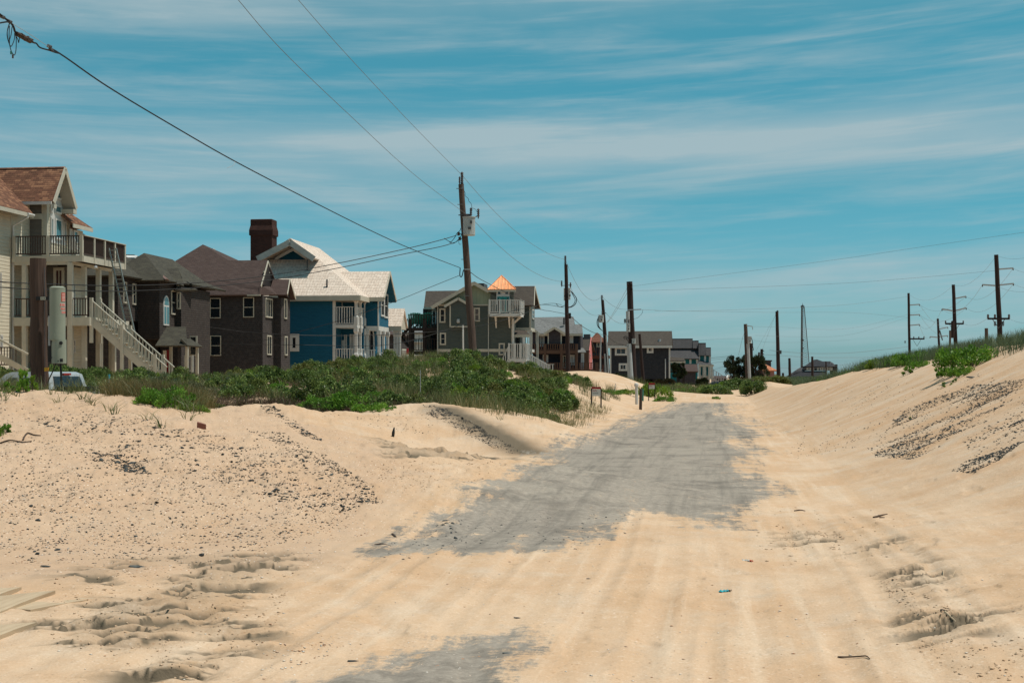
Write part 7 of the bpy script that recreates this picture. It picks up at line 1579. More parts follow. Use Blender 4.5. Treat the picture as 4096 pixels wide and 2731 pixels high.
# half buried boards, lower left
def board(label, a, b, wpx, th=.035, c=14, tilt=0.):
    A_ = hp(c, *a); B_ = hp(c, *b); u_ = (B_-A_); Ln = u_.length; r_ = math.atan2(u_.y, u_.x); el_ = math.asin(u_.z/Ln)
    V = []; F = []; n = 12; rr_ = random.Random(len(label)); W = wpx
    prof = [(0, W*.9), (.25, W), (.5, W), (.75, W*.8), (.9, W*.4), (1, W*.05)]
    for i in range(n+1):
        t_ = i/n; w_ = np.interp(t_, [p[0] for p in prof], [p[1] for p in prof])*(1+.06*rr_.uniform(-1, 1)); x_ = Ln*t_
        for y_, z_ in ((0, .0), (w_, 0), (w_, th), (0, th)): V.append((x_, y_, z_-.022+.008*math.sin(3*t_)))
    for i in range(n):
        for k in range(4): F.append((i*4+k, i*4+(k+1) % 4, i*4+4+(k+1) % 4, i*4+4+k))
    F += [(3, 2, 1, 0), (4*n, 4*n+1, 4*n+2, 4*n+3)]
    o = MB().add(V, F).build('broken_board', M['board'], None, loc=A_); o.rotation_euler = (tilt, -el_-.01, r_); return tag(o, label, 'board')
board('uppermost pale broken board half buried in the sand at the lower left corner', (-250, 440), (290, 225), .30)
board('longest pale broken board half buried in the sand at the left edge', (-200, 640), (745, 270), .36)
board('pale splintered board lying right of the longest buried one', (410, 505), (1400, 282), .26)
board('lowest pale buried board at the left edge, below the splintered one', (-300, 960), (490, 655), .32)
# ------------------------------------------------------------------ plants
def leaf_mesh(name, n, rad, seed, leaf=(.055, .028), lumps=26, up=.35, mat_='leaf_dk', shell=.75, stems=18, flat_base=.0):
    """crown of many small leaves gathered in clumps on thin stems; returns (leaf mesh, stem mesh)"""
    g = np.random.default_rng(seed)
    th = g.uniform(0, 2*np.pi, lumps); ph = np.arccos(g.uniform(-.05, 1, lumps)); rr_ = g.uniform(.35, 1, lumps)**.5
    C_ = np.stack([np.cos(th)*np.sin(ph)*rad[0]*rr_*.8, np.sin(th)*np.sin(ph)*rad[1]*rr_*.8, np.cos(ph)*rad[2]*rr_*.82+.06], -1)
    ls = g.uniform(.13, .27, lumps)*min(rad[0], rad[2]*1.2)
    k = g.integers(0, lumps, n); d = g.normal(size=(n, 3)); d /= np.linalg.norm(d, axis=1)[:, None]
    rr2 = g.uniform(shell*.6, 1.05, n)**.8
    c = C_[k]+d*(ls[k]*rr2)[:, None]*np.array([1, 1, 1.15]); c[:, 2] = np.maximum(c[:, 2], g.uniform(.0, .12, n))
    # leaf frame: points outwards and up
    ax = d*.7+g.normal(size=(n, 3))*.5+np.array([0, 0, up]); ax /= np.linalg.norm(ax, axis=1)[:, None]
    sd_ = np.cross(ax, g.normal(size=(n, 3))); sd_ /= np.linalg.norm(sd_, axis=1)[:, None]
    s = g.uniform(.65, 1.35, n); Ls = (leaf[0]*s)[:, None]; Ws = (leaf[1]*s)[:, None]
    V = np.stack([c-ax*Ls*.5, c+sd_*Ws*.5+ax*Ls*.05, c+ax*Ls*.5, c-sd_*Ws*.5+ax*Ls*.05], 1).reshape(-1, 3)
    Q = np.arange(4*n).reshape(n, 4)
    t_ = np.clip(g.normal(.45, .22, n)+.32*g.uniform(-1, 1, lumps)[k], 0, 1)
    me = fastmesh('foliage', V, Q, M[mat_], attr={'tint': np.repeat(t_, 4)})
    mm = me.data; bpy.data.objects.remove(me)
    mb = MB()
    for i in range(min(stems, lumps)):
        p = Vector(C_[i]); b = Vector((p.x*.18, p.y*.18, -.12)); m_ = b.lerp(p, .5)+Vector(g.normal(size=3)*.05)
        mb.tube([b, m_, p], [.018*rad[2]/.8, .012*rad[2]/.8, .006], 4)
    o = mb.build('stems', M['twig'] if False else M['bark']); sm = o.data; bpy.data.objects.remove(o)
    return mm, sm
DK = [leaf_mesh('d', 4300, (1.0, 1.0, .85), 100+i, (.095, .048), 30) for i in range(4)]
DW = [leaf_mesh('w', 4200, (1.25, 1.0, .62), 130+i, (.085, .030), 30, .6, 'leaf_bg') for i in range(2)]
BR = [leaf_mesh('b', 3600, (1.0, .9, .6), 160+i, (.085, .032), 34, 1.0, 'leaf_br') for i in range(3)]
SM = [leaf_mesh('s', 420, (.32, .3, .5), 190+i, (.10, .036), 9, .8, 'leaf_br', stems=7) for i in range(3)]
def shrub(kind, loc, sc, label, group=None, rz=None, cat='shrub', name='shrub', sxy=None):
    mm, sm = kind[rng.integers(0, len(kind))]
    r_ = empty(name, loc, float(rng.uniform(0, 6.28)) if rz is None else rz, label=label, cat=cat, group=group)
    r_.scale = (sc, sc, sc) if sxy is None else (sc*sxy[0], sc*sxy[1], sc*sxy[2])
    for nm_, me in (('foliage', mm), ('stems', sm)):
        o = bpy.data.objects.new(nm_, me); col.objects.link(o); o.parent = r_
    return r_
G1 = 'leafy shrubs covering the left dune ridge'; ZONE = [(-99, 300, 'below the deck of the cream house', 'shrubs below the cream house'), (300, 420, 'below the outside stairs of the cream house', 'shrubs below the outside stairs'), (420, 660, 'in front of the plum-brown house', 'shrubs before the plum-brown house'), (660, 900, 'in front of the blue house', 'shrubs before the blue house'), (900, 1330, 'around the foot of the weathered main pole', 'shrubs around the main pole')]
def dispx(p): return (p[0]/p[1]*FPX+CX)/DS
def dispy(p): return (HY-(p[2]-CAMH)/p[1]*FPX)/DS
# rows of shrubs over the ridge
cnt = 0; placed = []
ridge_xy = np.array(LR)
tries = 0
while cnt < 235 and tries < 9000:
    tries += 1
    Y = rng.uniform(42, 92); k = (rng.uniform(-30, 1340)*DS-CX)/FPX; X = k*Y
    d = float(-polydist(np.array([X]), np.array([Y]), LR)[0])
    if d < 1.6 or d > 22: continue
    s_, t_ = road_st(X, Y)
    if s_ > -5.3 and Y > 44: continue
    dx_ = X/Y*FPX/DS+CX/DS
    if dx_ > 560 and dx_ < 1030 and d < 2.6: continue
    if Y > 82 and dx_ < 1000: continue
    if 450 < dx_ < 710 and d < 3.4: continue
    if s_ > -7.0 and Y > 60: continue
    if rng.random() > {0: .95}.get(0) * (1.0 if dx_ < 860 or dx_ > 1040 else .42): continue
    if any((X-a)**2+(Y-b)**2 < (.95*(.6+Y/100))**2 for a, b in placed): continue
    placed.append((X, Y)); z = gzf(X, Y)
    zn = next((q for q in ZONE if q[0] <= dx_ < q[1]), ZONE[-1])
    r0 = rng.random()
    if 330 < dx_ < 560 and r0 < .55: kd, lb, g_ = DW, 'bluish green shrub of the ridge thicket ', 'bluish '
    elif r0 < .78 or dx_ < 300: kd, lb, g_ = DK, 'dark green leafy shrub of the ridge thicket ', 'dark '
    else: kd, lb, g_ = BR, 'brighter green shrub of the ridge thicket ', 'bright '
    sc = float(rng.uniform(.72, 1.1))*(.84 if 420 < dx_ < 860 else 1)*(.75 if dx_ > 860 and dx_ < 1040 else 1)*(.85 if dx_ > 1100 else 1)
    shrub(kd, (X, Y, z-.08), sc, lb+zn[2], g_+zn[3]); cnt += 1
print('ridge shrubs', cnt, 'tries', tries)
# the front slope shrubs by the pole: seen one by one
def at_hit(x, y): p = hitd(x, y); return (p.x, p.y, p.z-.05)
singles = [
 (BR, (352, 930), .42, 'bright green bush on the back of the left mound, behind the grass tufts, left half', (1.2, 1, 1.2)), (BR, (392, 930), .50, 'bright green bush on the back of the left mound, middle and fullest', (1.2, 1, 1.2)), (BR, (436, 942), .36, 'bright green bush at the right end of the left mound crest', (1.2, 1, .75)),
 (BR, (735, 935), .8, 'low bright green bush at the foot of the ridge, left one of three', (1.3, 1, .8)), (BR, (800, 938), .95, 'broad bright green bush at the foot of the ridge, middle one of three', (1.4, 1, .95)), (BR, (860, 940), .6, 'low bright green bush at the foot of the ridge, right one of three', (1.3, 1, .7)), (BR, (500, 938), .40, 'small green bush at the foot of the ridge, behind the second mound', (1, 1, 1)),
 (BR, (1165, 935), .8, 'bright green bush on the right slope of the ridge, below the green house', (1.2, 1, 1)), (BR, (1240, 930), .8, 'green bush on the right shoulder of the ridge', (1.2, 1, 1)), (DK, (1200, 940), .75, 'dark green bush low on the right slope of the ridge', (1.3, 1, .9)), (DK, (1250, 965), .5, 'lowest dark bush at the right toe of the ridge', (1.2, 1, .9)), (BR, (1180, 900), .85, 'bright bush high on the right slope of the ridge', (1.2, 1, 1)), (BR, (1275, 915), .8, 'bright bush at the right end of the ridge before the second pole', (1.2, 1, 1)), (DK, (1130, 905), .8, 'dark bush on the slope below the main pole', (1.3, 1, 1)),
 (BR, (1500, 912), 1.1, 'long bright green bush at the left road edge near the far end', (1.6, 1, 1.4)), (BR, (1525, 922), .8, 'low right end of the bright green bush at the left road edge', (1.3, 1, .8)), (BR, (1398, 905), .8, 'green bush to the right of the nearer realty sign', (1.6, 1, .7)), (BR, (1440, 906), .9, 'green bush in front of the thick pole base', (1.5, 1, .7)),
 (DK, (1640, 905), 1.1, 'dark bush on the sand bank closing the far end of the road', (1.4, 1, .9)), (BR, (1645, 916), .4, 'tiny green tuft on the sand bank at the far end of the road', (1, 1, 1)), (DK, (1730, 905), 1.2, 'dark green bush at the left foot of the right dune', (1, 1, 1.2)), (BR, (1672, 893), 1.2, 'rounded bright bush below the board fence', (1.4, 1, .9)), (DK, (1700, 893), 1.3, 'dark bush below the board fence', (1.4, 1, .9)),
 (BR, (2235, 842), .85, 'largest bright green bush on the slope of the right dune', (1.5, 1.1, 1.15)), (BR, (2212, 860), .48, 'low left part of the largest bush on the right dune', (1.2, 1, 1)), (BR, (2118, 842), .36, 'compact bright bush on the right dune below the grass', (1.4, 1, 1.1)),
 (SM, (2087, 858), .75, 'small upright plant on the right dune, leftmost', (1.2, 1, 1)), (SM, (2158, 868), .62, 'small upright plant on the right dune, second from the left', (1, 1, 1.3)), (SM, (2180, 862), .70, 'small upright plant on the right dune, beside the largest bush', (1.3, 1, 1.2)), (SM, (2176, 884), .40, 'low sprawling plant under the others on the right dune', (1.8, 1, .8)), (SM, (2192, 876), .32, 'tiny plant right of the low sprawling one', (1, 1, 1)), (SM, (2090, 960), .22, 'single tiny sprout on the bare slope of the right dune', (1, 1, 1)),
 (SM, (52, 902), .55, 'bright leafy plant left of the pole stub', (1, 1, 1.6)), (SM, (74, 900), .42, 'leafy plant close to the pole stub on its left', (1, 1, 1.5)), (SM, (22, 903), .5, 'leafy plant near the left edge on the mound crest', (1.2, 1, 1)), (BR, (-22, 1000), .22, 'dark green leafy bush cut off by the left edge', (1, 1, 1.5)), (SM, (10, 990), .42, 'sprig of leaves poking in at the left edge', (1.2, 1, 1)),
]
for kd, (x, y), sc, lb, sxy in singles:
    l_ = at_hit(x, y)
    if l_[0] == l_[0]: shrub(kd, l_, sc, lb, None, 0. if kd is not SM else None, sxy=sxy, name='shrub' if kd is not SM else 'leafy_plant', cat='shrub' if kd is not SM else 'plant')
    else: print('miss', lb)
# shrubs on top of the right dune
G3 = 'green shrubs on the crest of the right dune'; pl = []
for i in range(900):
    if len(pl) >= 64: break
    Y = rng.uniform(42, 130); s_ = rng.uniform(7.3, 11.0); X, Yw = xy_st(s_, Y); dx_ = X/Yw*FPX/DS+CX/DS
    if not 1795 < dx_ < 2140: continue
    if any((X-a)**2+(Yw-b)**2 < 1.35**2 for a, b in pl): continue
    pl.append((X, Yw)); far_ = dx_ < 1960
    br = rng.random() < (.75 if not far_ else .6)
    shrub(BR if br else DK, (X, Yw, gzf(X, Yw)-.1), float(rng.uniform(.75, 1.1)), ('bright' if br else 'dark')+' green shrub on the crest of the right dune, '+('far low part' if far_ else 'before the left transmission pole'), G3+(' bright' if br else ' dark')+(' far' if far_ else ' near'), sxy=(1.1, 1.1, .85))
# shrubs on the far flats before the houses
pl = []
for i in range(900):
    if len(pl) >= 44: break
    Y = rng.uniform(112, 205); dx_ = rng.uniform(1385, 1790); X = (dx_*DS-CX)/FPX*Y; s_, t_ = road_st(X, Y)
    if -5 < s_ < 4 and Y < 125: continue
    if any((X-a)**2+(Y-b)**2 < 3.2**2 for a, b in pl): continue
    pl.append((X, Y)); br = rng.random() < .3
    shrub(BR if br else DK, (X, Y, gzf(X, Y)-.15), float(rng.uniform(.8, 1.5)), ('bright' if br else 'dark')+' scrubby bush on the flat ground in front of the far houses', 'bushes before the far houses '+('bright' if br else 'dark'), sxy=(1.5, 1.2, .75))
# pines
def pine(label, x, ybase, w_, h_, D, seed, c=6):
    b = PC(c, x, ybase, D); n = 14000; g = np.random.default_rng(seed); W = w_*D/FPX/CR[c][2]/2; H_ = h_*D/FPX/CR[c][2]
    r_ = empty('pine_tree', (b.x, b.y, b.z), label=label, cat='tree')
    L_ = 60 if W > 2 else 26; C_ = np.stack([g.uniform(-1, 1, L_)*W, g.uniform(-1, 1, L_)*W*.8, g.uniform(.06, 1, L_)*H_], -1)
    lim_ = np.sqrt(np.clip(1-((C_[:, 2]/H_-.38)/.72)**2, .04, 1)); C_[:, 0] *= lim_; C_[:, 1] *= lim_
    k = g.integers(0, L_, n); d = g.normal(size=(n, 3)); d /= np.linalg.norm(d, axis=1)[:, None]
    c_ = C_[k]+d*(g.uniform(.2, 1, n)**.6)[:, None]*np.array([W*.24, W*.24, H_*.10])*g.uniform(.7, 1.35, L_)[k][:, None]
    ax = d*.6+np.array([0, 0, .8])+g.normal(size=(n, 3))*.35; ax /= np.linalg.norm(ax, axis=1)[:, None]; sd_ = np.cross(ax, g.normal(size=(n, 3))); sd_ /= np.linalg.norm(sd_, axis=1)[:, None]
    Ls = g.uniform(.18, .38, n)[:, None]; Ws = g.uniform(.05, .10, n)[:, None]
    V = np.stack([c_-ax*Ls*.5, c_+sd_*Ws*.5, c_+ax*Ls*.5, c_-sd_*Ws*.5], 1).reshape(-1, 3)
    o = fastmesh('crown', V, np.arange(4*n).reshape(n, 4), M['needle'], attr={'tint': np.repeat(g.uniform(0, 1, n), 4)}); o.parent = r_
    MB().tube([(0, 0, -.5), (.1, 0, H_*.4), (-.1, .1, H_*.85)], [.22, .16, .05], 8).build('trunk', M['tree_bark'], r_)
    mb = MB()
    for i in range(22): p = Vector(C_[i]); q = Vector((0, 0, max(.2, p.z*.6))); mb.tube([q, q.lerp(p, .5)+Vector((0, 0, .1)), p], [.07, .05, .02], 5)
    mb.build('limbs', M['tree_bark'], r_); return r_
pine('big dark pine tree behind the pole with light riser pipe, left half', 800, 1190, 330, 330, 240, 5); pine('big dark pine tree behind the pole with light riser pipe, right half', 1005, 1190, 300, 330, 238, 6)
pine('small dark pine tree in front of the grey garage', 1530, 1240, 150, 140, 200, 7, 5); pine('low dark pine tree under the grey shingled house on piles, left side', 925, 1320, 150, 130, 196, 8, 5); pine('low dark bush-like pine between the realty sign and the grey garage', 1400, 1330, 170, 90, 190, 9, 5); pine('scrubby dark pine before the porch of the teal row house', 330, 1250, 160, 110, 235, 10)

# ------------------------------------------------------------------ dune grass and dry twigs (uncountable)
def blades(name, centres, per, h, w_, spread, bend, seed, mat_, tint0=.4, tv=.25, kind='stuff', curl=.5):
    g = np.random.default_rng(seed); C_ = np.repeat(centres, per, 0); n = len(C_); hs = np.repeat(h, per)*g.uniform(.5, 1.15, n)
    a = g.uniform(0, 2*np.pi, n); r_ = g.uniform(0, 1, n)**.6*np.repeat(spread, per); b0 = C_.copy(); b0[:, 0] += np.cos(a)*r_; b0[:, 1] += np.sin(a)*r_
    b0[:, 2] = (ground_fine(b0[:, 0], b0[:, 1]) if b0[:, 1].mean() < 34 else gz(b0[:, 0], b0[:, 1]))-.03
    a2 = a+g.normal(0, .7, n); dirv = np.stack([np.cos(a2), np.sin(a2)], -1); bd = g.uniform(.2, 1, n)*bend; fa = g.uniform(0, np.pi, n); wv = np.stack([np.cos(fa), np.sin(fa), np.zeros(n)], -1)*(w_*g.uniform(.6, 1.3, n))[:, None]
    rows = []; ts = (0, .4, .75, 1.)
    for t_ in ts:
        p = b0.copy(); p[:, :2] += dirv*(bd*hs*t_**2*curl*1.6)[:, None]; p[:, 2] += hs*(t_-.35*bd*t_**2.5*curl*1.5); wk = (1-t_)**.7
        rows.append(p-wv*wk*.5); rows.append(p+wv*wk*.5)
    V = np.stack(rows, 1).reshape(-1, 3); base = (np.arange(n)*8)[:, None]
    Q = np.concatenate([base+np.array([i*2, i*2+1, i*2+3, i*2+2]) for i in range(3)], 0)
    tt = np.clip(tint0+np.repeat(g.normal(0, tv*.8, len(centres)), per)+g.normal(0, tv*.6, n), 0, 1)
    o = fastmesh(name, V, Q, M[mat_], attr={'tint': np.repeat(tt, 8)}); return tag(o, None, None, None, kind)
def rand_pts(n, f, seed):
    g = np.random.default_rng(seed); o = []
    while len(o) < n: o += f(g, n)
    return np.array(o[:n])
def zone_ridge(g, n):
    Y = g.uniform(36, 92, n); dx_ = g.uniform(150, 1420, n); X = (dx_*DS-CX)/FPX*Y; d = -polydist(X, Y, LR); s_, t_ = road_st(X, Y)
    keep = (d > .9) & (d < 20) & ((s_ < -5.0) | (Y < 43)) & (g.random(n) < np.where((dx_ > 860) & (dx_ < 1060), 1, .28)) & (sst(fbm(X*.5, Y*.5, 200, 3), -.25, .1) > g.random(n)) & ((dx_ > 600) | (d > 2))
    return [(x, y, 0) for x, y in zip(X[keep], Y[keep])]
c_ = rand_pts(950, zone_ridge, 301); blades('dune_grass', c_, 24, np.full(len(c_), .62), .016, np.full(len(c_), .28), .7, 302, 'grass', .42, .25)
def zone_far(g, n):
    Y = g.uniform(62, 200, n); dx_ = g.uniform(1240, 1800, n); X = (dx_*DS-CX)/FPX*Y; s_, t_ = road_st(X, Y)
    keep = ((s_ < -6.3-.02*Y) | ((Y > 118)) | ((s_ < -4.6) & (Y > 95))) & (g.random(n) < np.where(Y > 118, .30, .35)) & (np.hypot(X-5.2, (Y-104)*.7) > 5) & (sst(fbm(X*.3, Y*.3, 210, 3), -.2, .15) > g.random(n))
    return [(x, y, 0) for x, y in zip(X[keep], Y[keep])]
c_ = rand_pts(900, zone_far, 303); blades('dune_grass', c_, 22, .25+.004*c_[:, 1], .03, np.full(len(c_), .6), .7, 304, 'grass', .38, .25)
def zone_right(g, n):
    t0 = g.uniform(24, 150, n); s_ = g.uniform(5.8, 14, n); X, Y = xy_st(s_, t0); dx_ = X/Y*FPX/DS+CX/DS
    lim_ = np.interp(dx_, [1780, 1960, 2100, 2200, 2352, 2500], [6.2, 7.1, 7.3, 7.4, 7.4, 7.4])
    keep = (dx_ > 1780) & (dx_ < 2420) & (s_ > lim_+.5*fbm(X*.5, Y*.5, 220, 3)) & (sst(fbm(X*.4, Y*.4, 221, 3), -.35, .05) > g.random(n))
    return [(x, y, 0) for x, y in zip(X[keep], Y[keep])]
c_ = rand_pts(3000, zone_right, 305); blades('dune_grass', c_, 22, .46+.003*c_[:, 1], .016+.0*c_[:, 1].mean(), np.full(len(c_), .35), .7, 306, 'leaf_bg', .35, .2)
# grasses along the left mound crest and on its back
def crest(g, n):
    x = g.uniform(-40, 470, n); t_ = g.random(n); X = []; 
    px = np.array([p[0] for p in M1]); py = np.array([p[1] for p in M1]); o = []
    for i in range(n):
        y_ = np.interp(x[i], [0, 100, 200, 300, 400, 480], [25, 25.2, 25, 24, 23.2, 22.8])+g.uniform(.0, 3.2)*(1 if x[i] > 240 else .9)
        if 60 < x[i] < 250 and g.random() < .55: continue
        X_ = (x[i]*DS-CX)/FPX*y_; o.append((X_, y_, 0))
    return o
c_ = rand_pts(300, crest, 307); blades('mound_grass', c_, 15, np.full(len(c_), .42), .010, np.full(len(c_), .13), 1.0, 308, 'grass', .50, .2, curl=.8)
c2 = rand_pts(420, lambda g, n: [p for p in crest(g, n) if (p[0]/p[1]*FPX+CX)/DS > 255 and p[1] > 24], 317); blades('mound_grass', c2, 16, np.full(len(c2), .42), .010, np.full(len(c2), .22), .7, 318, 'grass', .62, .25)
c_ = np.array([Vector(hitd(x, y))[:] for x, y in ((205, 925), (192, 918), (212, 928), (118, 905), (135, 922), (252, 940), (262, 950), (340, 965), (375, 980), (150, 902), (20, 905), (8, 912), (35, 908), (5, 925), (1150, 960), (430, 965))])
blades('mound_grass', c_, 12, np.full(len(c_), .34), .014, np.full(len(c_), .06), 1.1, 309, 'grass', .5, .2, curl=1.0)
def front_face(g, n):
    dx_ = g.uniform(430, 1010, n); Y = g.uniform(39, 47, n); X = (dx_*DS-CX)/FPX*Y; d = -polydist(X, Y, LR); keep = (d > .3) & (d < 4.2); return [(x, y, 0) for x, y in zip(X[keep], Y[keep])]
c_ = rand_pts(900, front_face, 310); blades('dry_roots', c_, 22, np.full(len(c_), .42), .014, np.full(len(c_), .3), 1.2, 311, 'twig', .3, .25, curl=1.1)
def under(g, n):
    o = []
    for X, Y in placed:
        for k in range(3): o.append((X+g.normal(0, .8), Y-abs(g.normal(0, .9)), 0))
    return o
c_ = np.array(under(np.random.default_rng(4), 1)); blades('dry_twigs', c_, 20, np.full(len(c_), .5), .013, np.full(len(c_), .4), 1.2, 312, 'twig', .35, .3, curl=1.0)
c_ = rand_pts(240, lambda g, n: [(X_, Y_, 0) for X_, Y_ in [xy_st(g.uniform(-5.8, -4.2), g.uniform(36, 62)) for _ in range(n)] if g.random() < .5], 314); blades('dry_twigs', c_, 14, np.full(len(c_), .32), .012, np.full(len(c_), .3), 1.0, 315, 'grass', .7, .25)

# ------------------------------------------------------------------ stones and shells
stonem = mat('dark_slate_stone', (.035, .042, .042), .75, .3); t = NT(stonem); oi = t.n('ShaderNodeObjectInfo').outputs['Random']; geo = t.n('ShaderNodeNewGeometry').outputs['Position']
t.col(t.mix(t.mr(t.noise(geo, 14, 2), .38, .62), t.mix(oi, (.040, .046, .046), (.085, .094, .090)), (.026, .028, .028)))
shellm = mat('shell_chips', (.7, .66, .6), .6, .3); t = NT(shellm); at = t.n('ShaderNodeAttribute', attribute_name='tint').outputs['Fac']; rp_ = t.n('ShaderNodeValToRGB'); t.l(at, rp_.inputs[0])
rp_.color_ramp.elements[0].color = (.74, .70, .64, 1); rp_.color_ramp.elements[1].color = (.10, .09, .08, 1); k_ = rp_.color_ramp.elements.new(.35); k_.color = (.62, .52, .42, 1); k_ = rp_.color_ramp.elements.new(.6); k_.color = (.42, .19, .09, 1); t.col(rp_.outputs[0])
SMS = [rockmesh(400+i, 1, .45+.1*(i % 3), 1.2+.25*(i % 4), 1) for i in range(10)]
for me in SMS: me.materials.append(stonem)
RG = [  # (display polygon, weight big, label, group)
 ([(1400, 690)]*0+[(205, 950), (330, 965), (560, 1015), (700, 1035), (870, 1130), (880, 1150), (760, 1180), (560, 1130), (330, 1060), (180, 1010), (60, 960)], 130, 'dark slate chip on the pebbly face of the left sand mound', 'slate chips on the left mound'),
 ([(180, 1035), (225, 1030), (330, 1065), (350, 1085), (290, 1080), (205, 1055)], 36, 'dark slate chip in the dense patch in the middle of the left sand mound', 'slate chips in the dense patch'),
 ([(600, 928), (640, 940), (700, 985), (740, 1010), (700, 1005), (640, 965), (605, 945)], 28, 'dark chip on the ridge of the second small mound', 'chips on the second mound'),
 ([(970, 930), (1010, 935), (1100, 975), (1130, 1005), (1060, 985), (980, 950)], 26, 'dark chip on the stony ridge of the centre mound', 'chips on the centre mound'),
 ([(1990, 1030), (2080, 945), (2230, 885), (2352, 870), (2352, 930), (2230, 985), (2100, 1055), (2010, 1050)], 62, 'dark chip in the stony streaks on the right dune', 'chips on the right dune'),
 ([(0, 1150), (500, 1140), (620, 1200), (500, 1290), (100, 1290), (0, 1250)], 14, 'dark chip on the lower apron of the left mound', 'chips on the lower left apron'),
 ([(900, 1215), (1060, 1185), (1120, 1240), (900, 1270)], 9, 'dark pebble in the gravel at the left edge of the asphalt', 'pebbles at the asphalt edge')]
from math import inf
def inpoly(x, y, poly): return polydist(np.array([x], float), np.array([y], float), poly)[0] < 0
def sample(poly, n, g):
    xs = [p[0] for p in poly]; ys = [p[1] for p in poly]; o = np.zeros((0, 2))
    while len(o) < n:
        P_ = np.stack([g.uniform(min(xs), max(xs), n*3), g.uniform(min(ys), max(ys), n*3)], -1)
        P_ = P_[polydist(P_[:, 0], P_[:, 1], poly) < 0]
        rt = P_[:, 0] > 1850; cl = np.where(rt, fbm((P_[:, 0]*.91-P_[:, 1]*.41)*.007, (P_[:, 0]*.41+P_[:, 1]*.91)*.06, 505, 3), fbm(P_[:, 0]*.02, P_[:, 1]*.035, 501, 3)); P_ = P_[np.where(rt, (.06+.94*sst(cl, -.25, .22)), .35+.65*sst(cl, -.25, .25)) > g.random(len(P_))]; o = np.concatenate([o, P_])
    return o[:n]
g = np.random.default_rng(77); nst = 0
for poly, n, lb, gr in RG:
    pts = sample(poly, n, g); H3 = hit(pts[:, 0]*DS, pts[:, 1]*DS)
    for p in H3:
        if np.isnan(p[0]): continue
        o = bpy.data.objects.new('stone', SMS[int(g.integers(0, 10))]); col.objects.link(o)
        s_ = float(g.uniform(.028, .060))*(1+(p[1] > 30)*.35)*(1.2 if p[0] > 4 else 1); o.scale = (s_, s_*float(g.uniform(.7, 1)), s_); o.location = (p[0], p[1], p[2]+s_*.12); o.rotation_euler = (float(g.normal(0, .2)), float(g.normal(0, .2)), float(g.uniform(0, 6.28))); tag(o, lb, 'stone', gr); nst += 1
for (x, y, sc, lb) in ((316, 1302, .085, 'flat black leaf-shaped slate piece on the sand below the left mound'), (105, 1310, .05, 'small brown-black flat stone at the left above the rutted sand'), (812, 1519, .04, 'rounded dark stone near the bottom edge left of the near asphalt patch'), (518, 1505, .03, 'small dark stone right of the tyre-churned sand'), (1188, 1420, .028, 'brownish pebble on the open sand, above centre bottom'), (1352, 1330, .022, 'tiny dark pebble alone on the orange sand'), (2232, 768+130-32, .16, 'dark round stone near the largest bush on the right dune'), (1164, 1502, .03, 'pebble on the near asphalt patch'), (2060, 968, .12, 'long dark chip at the left end of the stony streaks')):
    p = hitd(x, y)
    if p.x != p.x: continue
    o = bpy.data.objects.new('stone', SMS[3]); col.objects.link(o); o.scale = (sc, sc*.75, sc*.7); o.location = p+Vector((0, 0, sc*.15)); o.rotation_euler = (.1, .1, .2); tag(o, lb, 'stone'); nst += 1
print('stones', nst)
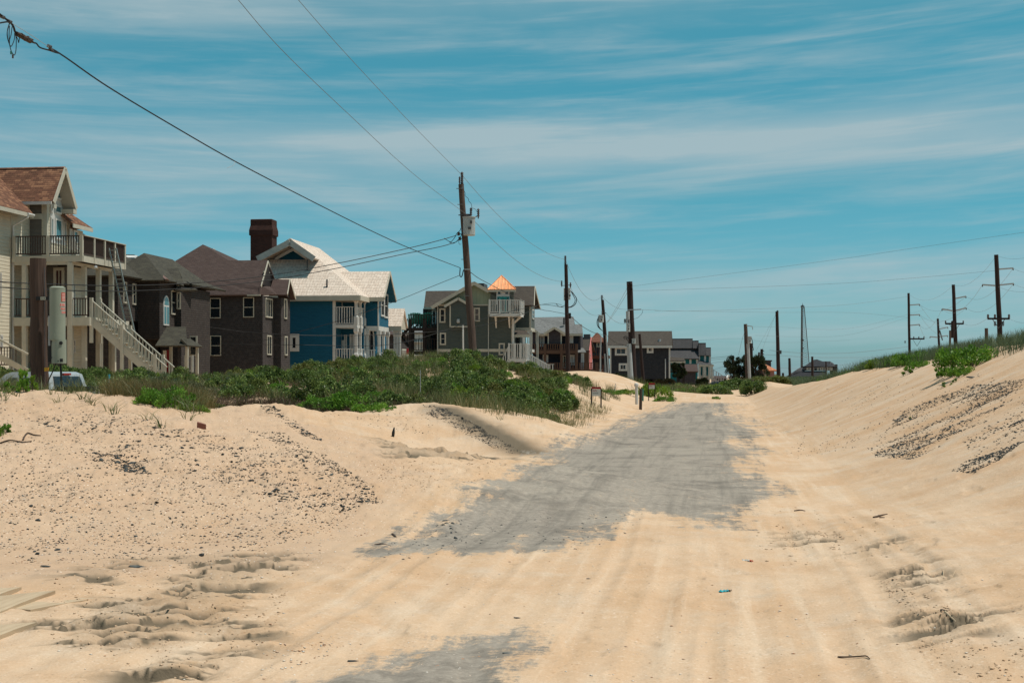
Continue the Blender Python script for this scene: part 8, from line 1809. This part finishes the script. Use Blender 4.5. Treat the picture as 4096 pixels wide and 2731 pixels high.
def scatter(name, polys, ns, smin, smax, m, seed, flat_=.5, attr=True, tint=(0, 1), clust=True, lng=1.4):
    g = np.random.default_rng(seed); pts = np.concatenate([sample(po, n, g) if clust else sample(po, n, g) for po, n in zip(polys, ns)]); H3 = hit(pts[:, 0]*DS, pts[:, 1]*DS); H3 = H3[~np.isnan(H3[:, 0])]; n = len(H3)
    base = np.array([(1, 0, 0), (0, 1, 0), (-1, 0, 0), (0, -1, 0), (0, 0, 1), (0, 0, -.6)], float)*.5; s_ = g.uniform(0, 1, n)**2.2*(smax-smin)+smin; s_ = s_*(.7+.3*H3[:, 1]/20)
    V = base[None]*np.array([lng, .8, flat_])*g.uniform(.6, 1.3, (n, 6, 1)); a = g.uniform(0, 6.28, n); c_, s2 = np.cos(a), np.sin(a)
    X = V[..., 0]*c_[:, None]-V[..., 1]*s2[:, None]; Y = V[..., 0]*s2[:, None]+V[..., 1]*c_[:, None]; V = np.stack([X, Y, V[..., 2]], -1)*s_[:, None, None]+H3[:, None, :]+np.array([0, 0, 1])*(s_*.1)[:, None, None]
    T = np.array([(0, 1, 4), (1, 2, 4), (2, 3, 4), (3, 0, 4), (1, 0, 5), (2, 1, 5), (3, 2, 5), (0, 3, 5)]); Q = (np.arange(n)[:, None, None]*6+T[None]).reshape(-1, 3)
    o = fastmesh(name, V.reshape(-1, 3), Q, m, attr={'tint': np.repeat(g.uniform(*tint, n), 6)}); return tag(o, kind='stuff')
face = [(0, 915), (200, 915), (380, 975), (600, 1010), (740, 1055), (880, 1145), (760, 1215), (500, 1290), (100, 1300), (0, 1270)]
scatter('gravel', [RG[0][0], RG[1][0], RG[2][0], RG[3][0], RG[4][0], face, RG[6][0], [(880, 1240), (1000, 1200), (1500, 1170), (1400, 1260), (1000, 1285), (850, 1290)], [(985, 930), (1030, 938), (1110, 985), (1215, 1042), (1150, 1035), (1050, 985)], [(560, 985), (640, 995), (720, 1030), (860, 1120), (700, 1050)], [(2180, 1080), (2352, 955), (2352, 1015), (2240, 1085)], [(1900, 880), (2250, 850), (2352, 900), (2100, 1000), (1800, 1060)], [(720, 940), (960, 930), (1020, 1000), (900, 990), (740, 960)]],
        [3000, 700, 900, 1300, 2400, 3800, 110, 420, 1300, 900, 900, 900, 260], .010, .038, stonem, 601)
scatter('gravel', [RG[4][0], [(2180, 1080), (2352, 955), (2352, 1015), (2240, 1085)], [(2200, 1000), (2352, 930), (2352, 980), (2230, 1040)]], [2600, 330, 200], .015, .050, stonem, 611)
scatter('shell_fragments', [face, [(0, 1100), (700, 1100), (900, 1250), (600, 1300), (0, 1300)], [(0, 1300), (1400, 1290), (2352, 1300), (2352, 1568), (0, 1568)], [(600, 1480), (1200, 1460), (1150, 1568), (600, 1568)], [(720, 940), (1200, 940), (1400, 1000), (1000, 1060)]], [2600, 2200, 420, 500, 200], .007, .032, shellm, 602, .3, tint=(0, .8), lng=1.2)
scatter('sand_clods', [[(120, 1330), (560, 1280), (700, 1290), (620, 1470), (450, 1568), (100, 1480)], [(820, 1060), (1180, 1050), (1100, 1115), (900, 1135)], [(1800, 1220), (1940, 1222), (1930, 1262), (1800, 1262)], [(1960, 1290), (2160, 1370), (2200, 1420), (2120, 1430)], [(2060, 1450), (2352, 1450), (2352, 1568), (2180, 1560)], [(1720, 1150), (2100, 1160), (2100, 1280), (1750, 1300)]], [900, 500, 200, 200, 140, 160], .01, .032, sandm, 603, .6)
